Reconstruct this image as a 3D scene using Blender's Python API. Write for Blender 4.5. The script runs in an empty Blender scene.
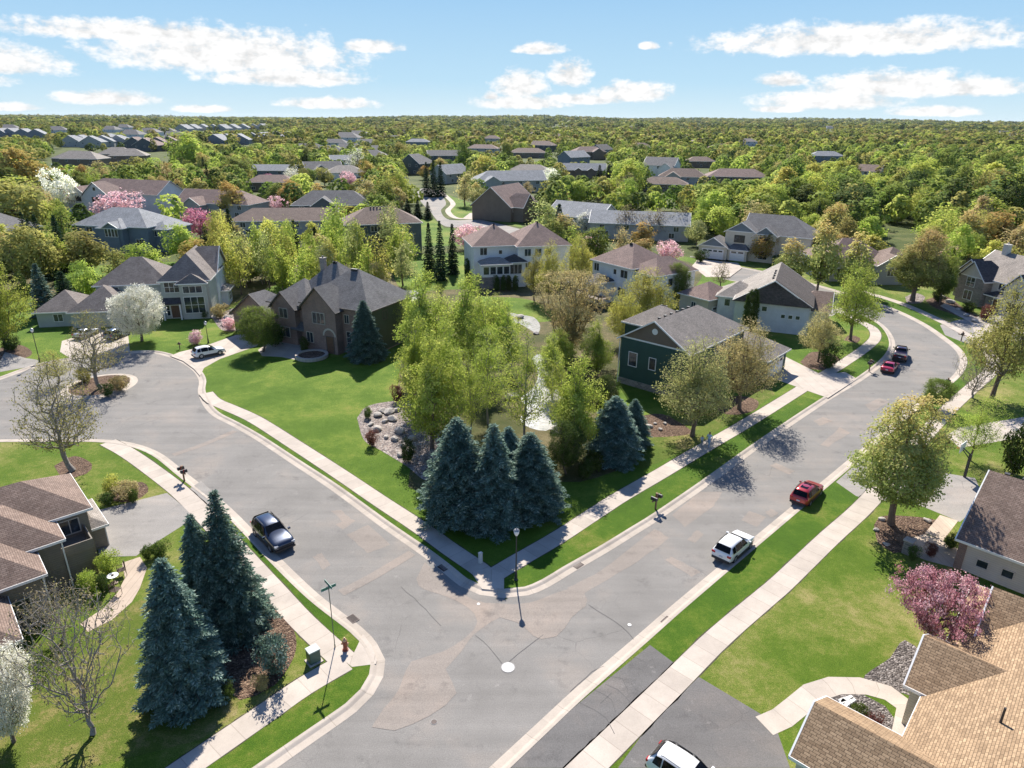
import bpy, math, random
import numpy as np
from mathutils import Vector, Matrix

SC = bpy.context.scene
COL = SC.collection
R = math.radians

# ------------------------------------------------------------------ camera numbers
CAM_H = 35.0
FPX = 683.0
PITCH = math.atan((384 - 118) / FPX)
ROLL = R(0.45)

def at(u, v, z=0.0):
    """point of the photograph -> world point on the horizontal plane at height z"""
    x, y = (u - 512) / FPX, (v - 384) / FPX
    c, s = math.cos(ROLL), math.sin(ROLL)
    x, y = c * x + s * y, -s * x + c * y
    dy, dz = math.cos(PITCH) - y * math.sin(PITCH), -math.sin(PITCH) - y * math.cos(PITCH)
    k = (CAM_H - z) / -dz
    return Vector((x * k, dy * k, z))

def px(p):
    """world -> photograph point (planning aid for spacing the woods)"""
    dx, dy, dz = p[0], p[1], p[2] - CAM_H
    zc = dy * math.cos(PITCH) - dz * math.sin(PITCH)
    yc = -(dy * math.sin(PITCH) + dz * math.cos(PITCH))
    if zc < 1: return (-9999, -9999)
    x, y = dx / zc, yc / zc
    c, s = math.cos(ROLL), math.sin(ROLL)
    return 512 + FPX * (c * x - s * y), 384 + FPX * (s * x + c * y)

def height_for(base, vtop):
    """height (m) of something standing on base whose top is seen at picture row vtop"""
    lo, hi = 0.0, 34.0
    for _ in range(40):
        m = (lo + hi) / 2
        if px((base[0], base[1], m))[1] > vtop: lo = m
        else: hi = m
    return lo

# ------------------------------------------------------------------ mesh builder
class MB:
    def __init__(self):
        self.v, self.f, self.m, self.uv = [], [], [], []
    def face(self, pts, mi=0, uvs=None):
        i = len(self.v)
        self.v.extend([tuple(p) for p in pts])
        self.f.append(tuple(range(i, i + len(pts))))
        self.m.append(mi)
        self.uv.append(uvs)
    def box(self, x0, x1, y0, y1, z0, z1, mi=0, M=None):
        P = [Vector((x, y, z)) for z in (z0, z1) for y in (y0, y1) for x in (x0, x1)]
        if M is not None: P = [M @ p for p in P]
        for q in ((0, 2, 3, 1), (4, 5, 7, 6), (0, 1, 5, 4), (2, 6, 7, 3), (0, 4, 6, 2), (1, 3, 7, 5)):
            self.face([P[k] for k in q], mi)
    def prism(self, poly, z0, z1, mi=0, side=None):
        """vertical prism over an (x,y) polygon, counter-clockwise"""
        a = sum(poly[i][0] * poly[(i + 1) % len(poly)][1] - poly[(i + 1) % len(poly)][0] * poly[i][1] for i in range(len(poly)))
        if a < 0: poly = list(reversed(poly))
        n = len(poly)
        self.face([(p[0], p[1], z1) for p in poly], mi)
        for i in range(n):
            a, b = poly[i], poly[(i + 1) % n]
            self.face([(a[0], a[1], z0), (b[0], b[1], z0), (b[0], b[1], z1), (a[0], a[1], z1)], mi if side is None else side)
    def tube(self, path, radii, n=8, mi=0, cap=True):
        rings = []
        path = [Vector(p) for p in path]
        for i, p in enumerate(path):
            d = (path[min(i + 1, len(path) - 1)] - path[max(i - 1, 0)]).normalized()
            a = d.cross(Vector((0, 0, 1)))
            if a.length < 1e-3: a = d.cross(Vector((0, 1, 0)))
            a.normalize(); b = d.cross(a)
            r = radii[i] if isinstance(radii, (list, tuple)) else radii
            rings.append([p + (a * math.cos(t) + b * math.sin(t)) * r for t in [2 * math.pi * k / n for k in range(n)]])
        for i in range(len(rings) - 1):
            for k in range(n):
                self.face([rings[i][k], rings[i + 1][k], rings[i + 1][(k + 1) % n], rings[i][(k + 1) % n]], mi)
        if cap:
            self.face(rings[0], mi); self.face(list(reversed(rings[-1])), mi)
    def cyl(self, c, r, z0, z1, n=12, mi=0, r2=None):
        c = Vector(c)
        self.tube([c + Vector((0, 0, z0)), c + Vector((0, 0, z1))], [r, r if r2 is None else r2], n, mi)
    def lathe(self, prof, n=14, mi=0, c=(0, 0, 0)):
        c = Vector(c)
        for i in range(len(prof) - 1):
            (r0, z0), (r1, z1) = prof[i], prof[i + 1]
            for k in range(n):
                a, b = 2 * math.pi * k / n, 2 * math.pi * (k + 1) / n
                q = [c + Vector((r0 * math.cos(a), r0 * math.sin(a), z0)), c + Vector((r0 * math.cos(b), r0 * math.sin(b), z0)),
                     c + Vector((r1 * math.cos(b), r1 * math.sin(b), z1)), c + Vector((r1 * math.cos(a), r1 * math.sin(a), z1))]
                self.face(q, mi)
    def build(self, name, mats, parent=None, smooth=False, merge=False, bevel=0):
        me = bpy.data.meshes.new(name)
        me.from_pydata(self.v, [], self.f)
        if not isinstance(mats, (list, tuple)): mats = [mats]
        for m in mats: me.materials.append(m)
        me.polygons.foreach_set('material_index', self.m)
        # planar metre UVs per face: u along the horizontal, v up the slope
        uvl = me.uv_layers.new(name='UVMap')
        for poly, fuv in zip(me.polygons, self.uv):
            if fuv is not None:
                for li, t in zip(poly.loop_indices, fuv): uvl.data[li].uv = t
                continue
            nrm = poly.normal
            t = Vector((0, 0, 1)).cross(nrm)
            t = t.normalized() if t.length > 0.05 else Vector((1, 0, 0))
            b = nrm.cross(t)
            for li in poly.loop_indices:
                co = me.vertices[me.loops[li].vertex_index].co
                uvl.data[li].uv = (co.dot(t), co.dot(b))
        if merge or bevel:
            import bmesh
            bm = bmesh.new(); bm.from_mesh(me)
            bmesh.ops.remove_doubles(bm, verts=bm.verts, dist=0.0008)
            bmesh.ops.recalc_face_normals(bm, faces=bm.faces)
            if bevel:
                ed = [e for e in bm.edges if len(e.link_faces) == 2 and e.calc_face_angle(0) > 0.5]
                bmesh.ops.bevel(bm, geom=ed, offset=bevel, segments=2, affect='EDGES', clamp_overlap=True)
            bm.to_mesh(me); bm.free()
        if smooth:
            for p in me.polygons: p.use_smooth = True
        o = bpy.data.objects.new(name, me)
        COL.objects.link(o)
        if parent is not None: o.parent = parent
        return o

def empty(name, loc, rz=0.0):
    o = bpy.data.objects.new(name, None)
    o.empty_display_size = 0.5
    COL.objects.link(o)
    o.location = loc; o.rotation_euler = (0, 0, rz)
    return o

def tag(o, label=None, cat=None, group=None, kind=None):
    if label: o['label'] = label
    if cat: o['category'] = cat
    if group: o['group'] = group
    if kind: o['kind'] = kind
    return o

def copy_tree(o, parent=None):
    c = o.copy(); COL.objects.link(c)
    if parent is not None: c.parent = parent
    for ch in list(o.children): copy_tree(ch, c)
    return c

# ------------------------------------------------------------------ materials
MATS = {}
def newmat(name):
    m = bpy.data.materials.new(name); m.use_nodes = True
    nt = m.node_tree; nt.nodes.clear()
    out = nt.nodes.new('ShaderNodeOutputMaterial')
    return m, nt, out
def N(nt, t, **kw):
    n = nt.nodes.new(t)
    for k, v in kw.items():
        if k.startswith('i_'):
            n.inputs[k[2:].replace('_', ' ')].default_value = v
        else: setattr(n, k, v)
    return n
def L(nt, a, b): nt.links.new(a, b)
def rgb(c): return (c[0], c[1], c[2], 1.0)
def ramp(nt, fac, stops):
    r = nt.nodes.new('ShaderNodeValToRGB')
    e = r.color_ramp.elements
    while len(e) < len(stops): e.new(0.5)
    for k, (p, c) in zip(e, stops): k.position = p; k.color = rgb(c) if len(c) == 3 else c
    L(nt, fac, r.inputs[0]); return r
def noise_node(nt, vec, scale, detail=4, rough=0.6):
    n = nt.nodes.new('ShaderNodeTexNoise')
    n.inputs['Scale'].default_value = scale; n.inputs['Detail'].default_value = detail
    n.inputs['Roughness'].default_value = rough
    L(nt, vec, n.inputs['Vector']); return n
def mixc(nt, fac, a, b, mode='MIX'):
    n = nt.nodes.new('ShaderNodeMix'); n.data_type = 'RGBA'; n.blend_type = mode
    for s, x in ((0, fac), (6, a), (7, b)):
        if isinstance(x, (int, float)): n.inputs[s].default_value = x
        elif isinstance(x, tuple): n.inputs[s].default_value = rgb(x)
        else: L(nt, x, n.inputs[s])
    return n.outputs[2]
def bump(nt, h, strength, dist):
    b = nt.nodes.new('ShaderNodeBump'); b.inputs['Strength'].default_value = strength
    b.inputs['Distance'].default_value = dist; L(nt, h, b.inputs['Height']); return b.outputs[0]

def plain(name, c, rough=0.6, metal=0.0, var=0.15, scale=3.0, coat=0.0, spec=0.5):
    if name in MATS: return MATS[name]
    m, nt, out = newmat(name)
    b = N(nt, 'ShaderNodeBsdfPrincipled')
    tc = N(nt, 'ShaderNodeTexCoord')
    n = noise_node(nt, tc.outputs['Object'], scale, 5)
    lo = tuple(x * (1 - var) for x in c); hi = tuple(min(1, x * (1 + var)) for x in c)
    r = ramp(nt, n.outputs['Fac'], [(0.3, lo), (0.7, hi)])
    L(nt, r.outputs[0], b.inputs['Base Color'])
    b.inputs['Roughness'].default_value = rough; b.inputs['Metallic'].default_value = metal
    b.inputs['Coat Weight'].default_value = coat; b.inputs['Coat Roughness'].default_value = 0.05
    b.inputs['Specular IOR Level'].default_value = spec
    L(nt, b.outputs[0], out.inputs[0]); MATS[name] = m; return m

def shingles(name, c1, c2, streak=0.25):
    """asphalt shingle roof: staggered tabs in the metre UVs plus weathering"""
    if name in MATS: return MATS[name]
    m, nt, out = newmat(name)
    b = N(nt, 'ShaderNodeBsdfPrincipled')
    uv = N(nt, 'ShaderNodeUVMap')
    br = N(nt, 'ShaderNodeTexBrick')
    br.offset = 0.37; br.squash = 1.0
    br.inputs['Scale'].default_value = 1.0
    br.inputs['Brick Width'].default_value = 0.36; br.inputs['Row Height'].default_value = 0.165
    br.inputs['Mortar Size'].default_value = 0.018; br.inputs['Mortar Smooth'].default_value = 0.6
    br.inputs['Bias'].default_value = 0.0
    br.inputs['Color1'].default_value = rgb(c1); br.inputs['Color2'].default_value = rgb(c2)
    br.inputs['Mortar'].default_value = rgb(tuple(x * 0.45 for x in c1))
    L(nt, uv.outputs[0], br.inputs['Vector'])
    tc = N(nt, 'ShaderNodeTexCoord')
    n = noise_node(nt, tc.outputs['Object'], 0.55, 6, 0.65)
    r = ramp(nt, n.outputs['Fac'], [(0.3, (1 - streak,) * 3), (0.7, (1 + streak * 0.6,) * 3)])
    n2 = noise_node(nt, tc.outputs['Object'], 9.0, 3)
    r2 = ramp(nt, n2.outputs['Fac'], [(0.3, (0.85,) * 3), (0.7, (1.15,) * 3)])
    col = mixc(nt, 1.0, br.outputs['Color'], r.outputs[0], 'MULTIPLY')
    col = mixc(nt, 1.0, col, r2.outputs[0], 'MULTIPLY')
    L(nt, col, b.inputs['Base Color']); b.inputs['Roughness'].default_value = 0.85
    b.inputs['Specular IOR Level'].default_value = 0.3
    L(nt, bump(nt, br.outputs['Fac'], 0.6, -0.02), b.inputs['Normal'])
    L(nt, b.outputs[0], out.inputs[0]); MATS[name] = m; return m

def siding(name, c, row=0.19, dark=0.72, rough=0.6):
    if name in MATS: return MATS[name]
    m, nt, out = newmat(name)
    b = N(nt, 'ShaderNodeBsdfPrincipled')
    uv = N(nt, 'ShaderNodeUVMap')
    br = N(nt, 'ShaderNodeTexBrick')
    br.inputs['Scale'].default_value = 1.0; br.inputs['Brick Width'].default_value = 3.6
    br.inputs['Row Height'].default_value = row; br.inputs['Mortar Size'].default_value = 0.014
    br.inputs['Mortar Smooth'].default_value = 0.3
    br.inputs['Color1'].default_value = rgb(c); br.inputs['Color2'].default_value = rgb(tuple(x * 0.95 for x in c))
    br.inputs['Mortar'].default_value = rgb(tuple(x * dark for x in c))
    L(nt, uv.outputs[0], br.inputs['Vector'])
    tc = N(nt, 'ShaderNodeTexCoord')
    n = noise_node(nt, tc.outputs['Object'], 0.6, 5)
    r = ramp(nt, n.outputs['Fac'], [(0.3, (0.88,) * 3), (0.7, (1.06,) * 3)])
    L(nt, mixc(nt, 1.0, br.outputs['Color'], r.outputs[0], 'MULTIPLY'), b.inputs['Base Color'])
    b.inputs['Roughness'].default_value = rough; b.inputs['Specular IOR Level'].default_value = 0.3
    L(nt, bump(nt, br.outputs['Fac'], 0.5, -0.012), b.inputs['Normal'])
    L(nt, b.outputs[0], out.inputs[0]); MATS[name] = m; return m

def brickm(name, c1, c2, mortar, w=0.3, h=0.1, ms=0.012):
    if name in MATS: return MATS[name]
    m, nt, out = newmat(name)
    b = N(nt, 'ShaderNodeBsdfPrincipled')
    uv = N(nt, 'ShaderNodeUVMap')
    br = N(nt, 'ShaderNodeTexBrick')
    br.inputs['Scale'].default_value = 1.0; br.inputs['Brick Width'].default_value = w
    br.inputs['Row Height'].default_value = h; br.inputs['Mortar Size'].default_value = ms
    br.inputs['Color1'].default_value = rgb(c1); br.inputs['Color2'].default_value = rgb(c2); br.inputs['Mortar'].default_value = rgb(mortar)
    L(nt, uv.outputs[0], br.inputs['Vector'])
    tc = N(nt, 'ShaderNodeTexCoord')
    n = noise_node(nt, tc.outputs['Object'], 0.8, 6)
    r = ramp(nt, n.outputs['Fac'], [(0.3, (0.75,) * 3), (0.7, (1.15,) * 3)])
    L(nt, mixc(nt, 1.0, br.outputs['Color'], r.outputs[0], 'MULTIPLY'), b.inputs['Base Color'])
    b.inputs['Roughness'].default_value = 0.8
    L(nt, bump(nt, br.outputs['Fac'], 0.5, -0.01), b.inputs['Normal'])
    L(nt, b.outputs[0], out.inputs[0]); MATS[name] = m; return m

def glassm(name='window_glass', c=(0.02, 0.025, 0.03), rough=0.04):
    if name in MATS: return MATS[name]
    m, nt, out = newmat(name)
    b = N(nt, 'ShaderNodeBsdfPrincipled')
    tc = N(nt, 'ShaderNodeTexCoord')
    n = noise_node(nt, tc.outputs['Object'], 1.3, 2)
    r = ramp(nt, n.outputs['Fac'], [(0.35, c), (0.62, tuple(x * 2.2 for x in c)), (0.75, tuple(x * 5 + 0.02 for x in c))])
    L(nt, r.outputs[0], b.inputs['Base Color'])
    b.inputs['Roughness'].default_value = rough; b.inputs['IOR'].default_value = 1.6
    L(nt, b.outputs[0], out.inputs[0]); MATS[name] = m; return m

def ground_mat(name, kind):
    """grass / woodland floor / mulch / gravel / asphalt / concrete in world metres"""
    if name in MATS: return MATS[name]
    m, nt, out = newmat(name)
    b = N(nt, 'ShaderNodeBsdfPrincipled')
    g = N(nt, 'ShaderNodeNewGeometry')
    pos = g.outputs['Position']
    b.inputs['Roughness'].default_value = 0.9; b.inputs['Specular IOR Level'].default_value = 0.15
    if kind in ('lawn', 'strip', 'dry', 'worn', 'floor', 'far'):
        cols = {'lawn': [(0.0, (0.054, 0.112, 0.006)), (0.40, (0.086, 0.150, 0.013)), (0.58, (0.128, 0.187, 0.022)), (0.85, (0.20, 0.21, 0.042))],
                'strip': [(0.0, (0.040, 0.090, 0.006)), (0.45, (0.060, 0.122, 0.008)), (0.62, (0.094, 0.150, 0.014)), (0.88, (0.18, 0.18, 0.040))],
                'dry': [(0.0, (0.056, 0.110, 0.007)), (0.36, (0.090, 0.146, 0.013)), (0.56, (0.150, 0.180, 0.032)), (0.84, (0.28, 0.245, 0.09))],
                'worn': [(0.0, (0.060, 0.105, 0.010)), (0.42, (0.105, 0.140, 0.020)), (0.6, (0.21, 0.185, 0.06)), (0.85, (0.36, 0.29, 0.14))],
                'floor': [(0.0, (0.045, 0.06, 0.012)), (0.4, (0.085, 0.085, 0.03)), (0.6, (0.14, 0.115, 0.055)), (0.85, (0.19, 0.16, 0.085))],
                'far': [(0.0, (0.035, 0.055, 0.010)), (0.45, (0.065, 0.085, 0.018)), (0.6, (0.10, 0.115, 0.030)), (0.85, (0.125, 0.115, 0.05))]}[kind]
        n1 = noise_node(nt, pos, 0.11, 5, 0.62)
        n2 = noise_node(nt, pos, 0.75, 5, 0.7)
        n3 = noise_node(nt, pos, 4.0, 5, 0.8)
        a = N(nt, 'ShaderNodeMath', operation='MULTIPLY'); L(nt, n1.outputs['Fac'], a.inputs[0]); a.inputs[1].default_value = 0.62
        c = N(nt, 'ShaderNodeMath', operation='MULTIPLY_ADD'); L(nt, n2.outputs['Fac'], c.inputs[0]); c.inputs[1].default_value = 0.24; L(nt, a.outputs[0], c.inputs[2])
        d = N(nt, 'ShaderNodeMath', operation='MULTIPLY_ADD'); L(nt, n3.outputs['Fac'], d.inputs[0]); d.inputs[1].default_value = 0.28; L(nt, c.outputs[0], d.inputs[2])
        # widen the range
        e = N(nt, 'ShaderNodeMapRange'); L(nt, d.outputs[0], e.inputs[0]); e.inputs[1].default_value = 0.41; e.inputs[2].default_value = 0.76
        r = ramp(nt, e.outputs[0], cols)
        n4 = noise_node(nt, pos, 16.0, 3, 0.8)
        r4 = ramp(nt, n4.outputs['Fac'], [(0.3, (0.45,) * 3), (0.7, (1.5,) * 3)])
        L(nt, mixc(nt, 1.0, r.outputs[0], r4.outputs[0], 'MULTIPLY'), b.inputs['Base Color'])
        L(nt, bump(nt, n4.outputs['Fac'], 0.7, 0.10), b.inputs['Normal'])
        pass
    elif kind in ('mulch', 'rock', 'chips'):
        v = N(nt, 'ShaderNodeTexVoronoi'); v.inputs['Scale'].default_value = {'mulch': 9, 'chips': 9, 'rock': 6.5}[kind]
        L(nt, pos, v.inputs['Vector'])
        sep = N(nt, 'ShaderNodeSeparateColor'); L(nt, v.outputs['Color'], sep.inputs[0])
        st = [(0.0, (0.07, 0.045, 0.03)), (0.6, (0.16, 0.10, 0.07)), (1.0, (0.27, 0.19, 0.13))] if kind == 'mulch' else [(0.0, (0.07, 0.06, 0.055)), (0.6, (0.17, 0.145, 0.13)), (1.0, (0.36, 0.32, 0.29))] if kind == 'chips' else \
             [(0.0, (0.12, 0.10, 0.095)), (0.5, (0.26, 0.22, 0.20)), (0.8, (0.34, 0.27, 0.23)), (1.0, (0.5, 0.46, 0.42))]
        r = ramp(nt, sep.outputs[0], st)
        n = noise_node(nt, pos, 0.6, 4)
        r2 = ramp(nt, n.outputs['Fac'], [(0.3, (0.7,) * 3), (0.7, (1.2,) * 3)])
        L(nt, mixc(nt, 1.0, r.outputs[0], r2.outputs[0], 'MULTIPLY'), b.inputs['Base Color'])
        L(nt, bump(nt, v.outputs['Distance'], 1.0, -0.12), b.inputs['Normal'])
    elif kind.startswith('asphalt'):
        base = {'asphalt': (0.212, 0.200, 0.184), 'asphalt_dark': (0.14, 0.133, 0.127), 'asphalt_patch': (0.250, 0.218, 0.190), 'asphalt_grey': (0.27, 0.252, 0.23)}[kind]
        n1 = noise_node(nt, pos, 0.16, 5, 0.6)
        r1 = ramp(nt, n1.outputs['Fac'], [(0.3, tuple(x * 0.86 for x in base)), (0.5, base), (0.72, (base[0] * 1.22, base[1] * 1.14, base[2] * 1.08))])
        # worn streaks along the street
        mp = N(nt, 'ShaderNodeMapping'); mp.inputs['Rotation'].default_value = (0, 0, R(-47)); mp.inputs['Scale'].default_value = (0.05, 0.8, 1)
        L(nt, pos, mp.inputs[0])
        n2 = noise_node(nt, mp.outputs[0], 1.0, 4)
        r2 = ramp(nt, n2.outputs['Fac'], [(0.3, (0.9,) * 3), (0.7, (1.1,) * 3)])
        n3 = noise_node(nt, pos, 14, 4, 0.8)
        r3 = ramp(nt, n3.outputs['Fac'], [(0.3, (0.74,) * 3), (0.7, (1.26,) * 3)])
        col = mixc(nt, 1.0, r1.outputs[0], r2.outputs[0], 'MULTIPLY'); col = mixc(nt, 1.0, col, r3.outputs[0], 'MULTIPLY')
        # oil drips and damp stains
        n6 = noise_node(nt, pos, 0.42, 6, 0.7); r6 = ramp(nt, n6.outputs['Fac'], [(0.30, (0.72, 0.72, 0.73)), (0.43, (1, 1, 1))])
        col = mixc(nt, 1.0, col, r6.outputs[0], 'MULTIPLY')
        vf = N(nt, 'ShaderNodeTexVoronoi'); vf.feature = 'DISTANCE_TO_EDGE'; vf.inputs['Scale'].default_value = 0.55
        nf = noise_node(nt, pos, 1.6, 4); wf = mixc(nt, 0.16, pos, nf.outputs['Color'], 'LINEAR_LIGHT'); L(nt, wf, vf.inputs['Vector'])
        ng = noise_node(nt, pos, 0.13, 3); rg_ = ramp(nt, ng.outputs['Fac'], [(0.52, (0, 0, 0)), (0.66, (1, 1, 1))])
        rf = ramp(nt, vf.outputs['Distance'], [(0.0, (0.38, 0.38, 0.38)), (0.012, (0, 0, 0))])
        fm = N(nt, 'ShaderNodeMix', data_type='RGBA', blend_type='MULTIPLY'); fm.inputs[0].default_value = 1.0; L(nt, rf.outputs[0], fm.inputs[6]); L(nt, rg_.outputs[0], fm.inputs[7])
        col = mixc(nt, fm.outputs[2], col, (0.09, 0.086, 0.082))
        # pale scuffs
        n5 = noise_node(nt, pos, 0.9, 6, 0.75)
        r5 = ramp(nt, n5.outputs['Fac'], [(0.62, (0, 0, 0)), (0.74, (0.5, 0.5, 0.5))])
        col = mixc(nt, r5.outputs[0], col, (0.38, 0.355, 0.33))
        # hairline cracks
        v = N(nt, 'ShaderNodeTexVoronoi'); v.feature = 'DISTANCE_TO_EDGE'; v.inputs['Scale'].default_value = 0.13 if kind == 'asphalt' else 0.3
        wv = noise_node(nt, pos, 0.5, 4); wm = mixc(nt, 0.22, pos, wv.outputs['Color'], 'LINEAR_LIGHT'); L(nt, wm, v.inputs['Vector'])
        rc0 = ramp(nt, v.outputs['Distance'], [(0.0, (0.6, 0.6, 0.6)), (0.0035 if kind == 'asphalt' else 0.010, (0, 0, 0))])
        nm = noise_node(nt, pos, 0.07, 3); rm = ramp(nt, nm.outputs['Fac'], [(0.50, (0, 0, 0)), (0.62, (1, 1, 1))])
        rc = N(nt, 'ShaderNodeMix', data_type='RGBA', blend_type='MULTIPLY'); rc.inputs[0].default_value = 1.0; L(nt, rc0.outputs[0], rc.inputs[6]); L(nt, rm.outputs[0], rc.inputs[7])
        if kind != 'asphalt_patch': col = mixc(nt, rc.outputs[2], col, (0.06, 0.058, 0.056))
        L(nt, col, b.inputs['Base Color'])
        L(nt, bump(nt, n3.outputs['Fac'], 0.25, 0.02), b.inputs['Normal'])
    else:  # concrete, joints every 1.5 m along the UV
        base = {'concrete': (0.455, 0.395, 0.335), 'kerb': (0.43, 0.372, 0.312), 'paver': (0.46, 0.37, 0.29)}[kind]
        n1 = noise_node(nt, pos, 0.5, 6, 0.65)
        r1 = ramp(nt, n1.outputs['Fac'], [(0.3, tuple(x * 0.86 for x in base)), (0.7, tuple(x * 1.1 for x in base))])
        n3 = noise_node(nt, pos, 12, 4, 0.8)
        r3 = ramp(nt, n3.outputs['Fac'], [(0.3, (0.92,) * 3), (0.7, (1.08,) * 3)])
        col = mixc(nt, 1.0, r1.outputs[0], r3.outputs[0], 'MULTIPLY')
        uv = N(nt, 'ShaderNodeUVMap'); sx = N(nt, 'ShaderNodeSeparateXYZ'); L(nt, uv.outputs[0], sx.inputs[0])
        md = N(nt, 'ShaderNodeMath', operation='PINGPONG'); L(nt, sx.outputs[0], md.inputs[0]); md.inputs[1].default_value = {'concrete': 0.78, 'kerb': 1.5, 'paver': 0.3}[kind]
        rj = ramp(nt, md.outputs[0], [(0.0, (0.6,) * 3), (0.035, (0, 0, 0))])
        col = mixc(nt, rj.outputs[0], col, (0.20, 0.165, 0.13))
        # every slab a slightly different tone
        fl = N(nt, 'ShaderNodeMath', operation='SNAP'); L(nt, sx.outputs[0], fl.inputs[0]); fl.inputs[1].default_value = 1.56
        wn = N(nt, 'ShaderNodeTexWhiteNoise', noise_dimensions='1D'); L(nt, fl.outputs[0], wn.inputs['W'])
        rw = ramp(nt, wn.outputs['Value'], [(0.0, (0.9,) * 3), (1.0, (1.06,) * 3)])
        col = mixc(nt, 1.0, col, rw.outputs[0], 'MULTIPLY')
        L(nt, col, b.inputs['Base Color']); b.inputs['Roughness'].default_value = 0.85
    L(nt, b.outputs[0], out.inputs[0]); MATS[name] = m; return m

def leafm(name, stops, transl=0.38, rough=0.8, hue=0.014):
    """foliage: species colours picked clump by clump through the 'tint' attribute; leaves pass some light"""
    if name in MATS: return MATS[name]
    m, nt, out = newmat(name)
    a = N(nt, 'ShaderNodeAttribute', attribute_name='tint')
    oi = N(nt, 'ShaderNodeObjectInfo')
    r = ramp(nt, a.outputs['Fac'], stops)
    hs = N(nt, 'ShaderNodeHueSaturation')
    mr = N(nt, 'ShaderNodeMapRange'); L(nt, oi.outputs['Random'], mr.inputs[0]); mr.inputs[3].default_value = 0.5 - hue; mr.inputs[4].default_value = 0.5 + hue
    L(nt, mr.outputs[0], hs.inputs['Hue'])
    mv = N(nt, 'ShaderNodeMath', operation='MULTIPLY_ADD'); L(nt, oi.outputs['Random'], mv.inputs[0]); mv.inputs[1].default_value = 0.3; mv.inputs[2].default_value = 0.85
    L(nt, mv.outputs[0], hs.inputs['Value'])
    L(nt, r.outputs[0], hs.inputs['Color'])
    d = N(nt, 'ShaderNodeBsdfPrincipled'); L(nt, hs.outputs[0], d.inputs['Base Color']); d.inputs['Roughness'].default_value = rough
    d.inputs['Specular IOR Level'].default_value = 0.06
    t = N(nt, 'ShaderNodeBsdfTranslucent'); L(nt, hs.outputs[0], t.inputs['Color'])
    mx = N(nt, 'ShaderNodeMixShader'); mx.inputs[0].default_value = transl
    L(nt, d.outputs[0], mx.inputs[1]); L(nt, t.outputs[0], mx.inputs[2]); L(nt, mx.outputs[0], out.inputs[0])
    MATS[name] = m; return m

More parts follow.
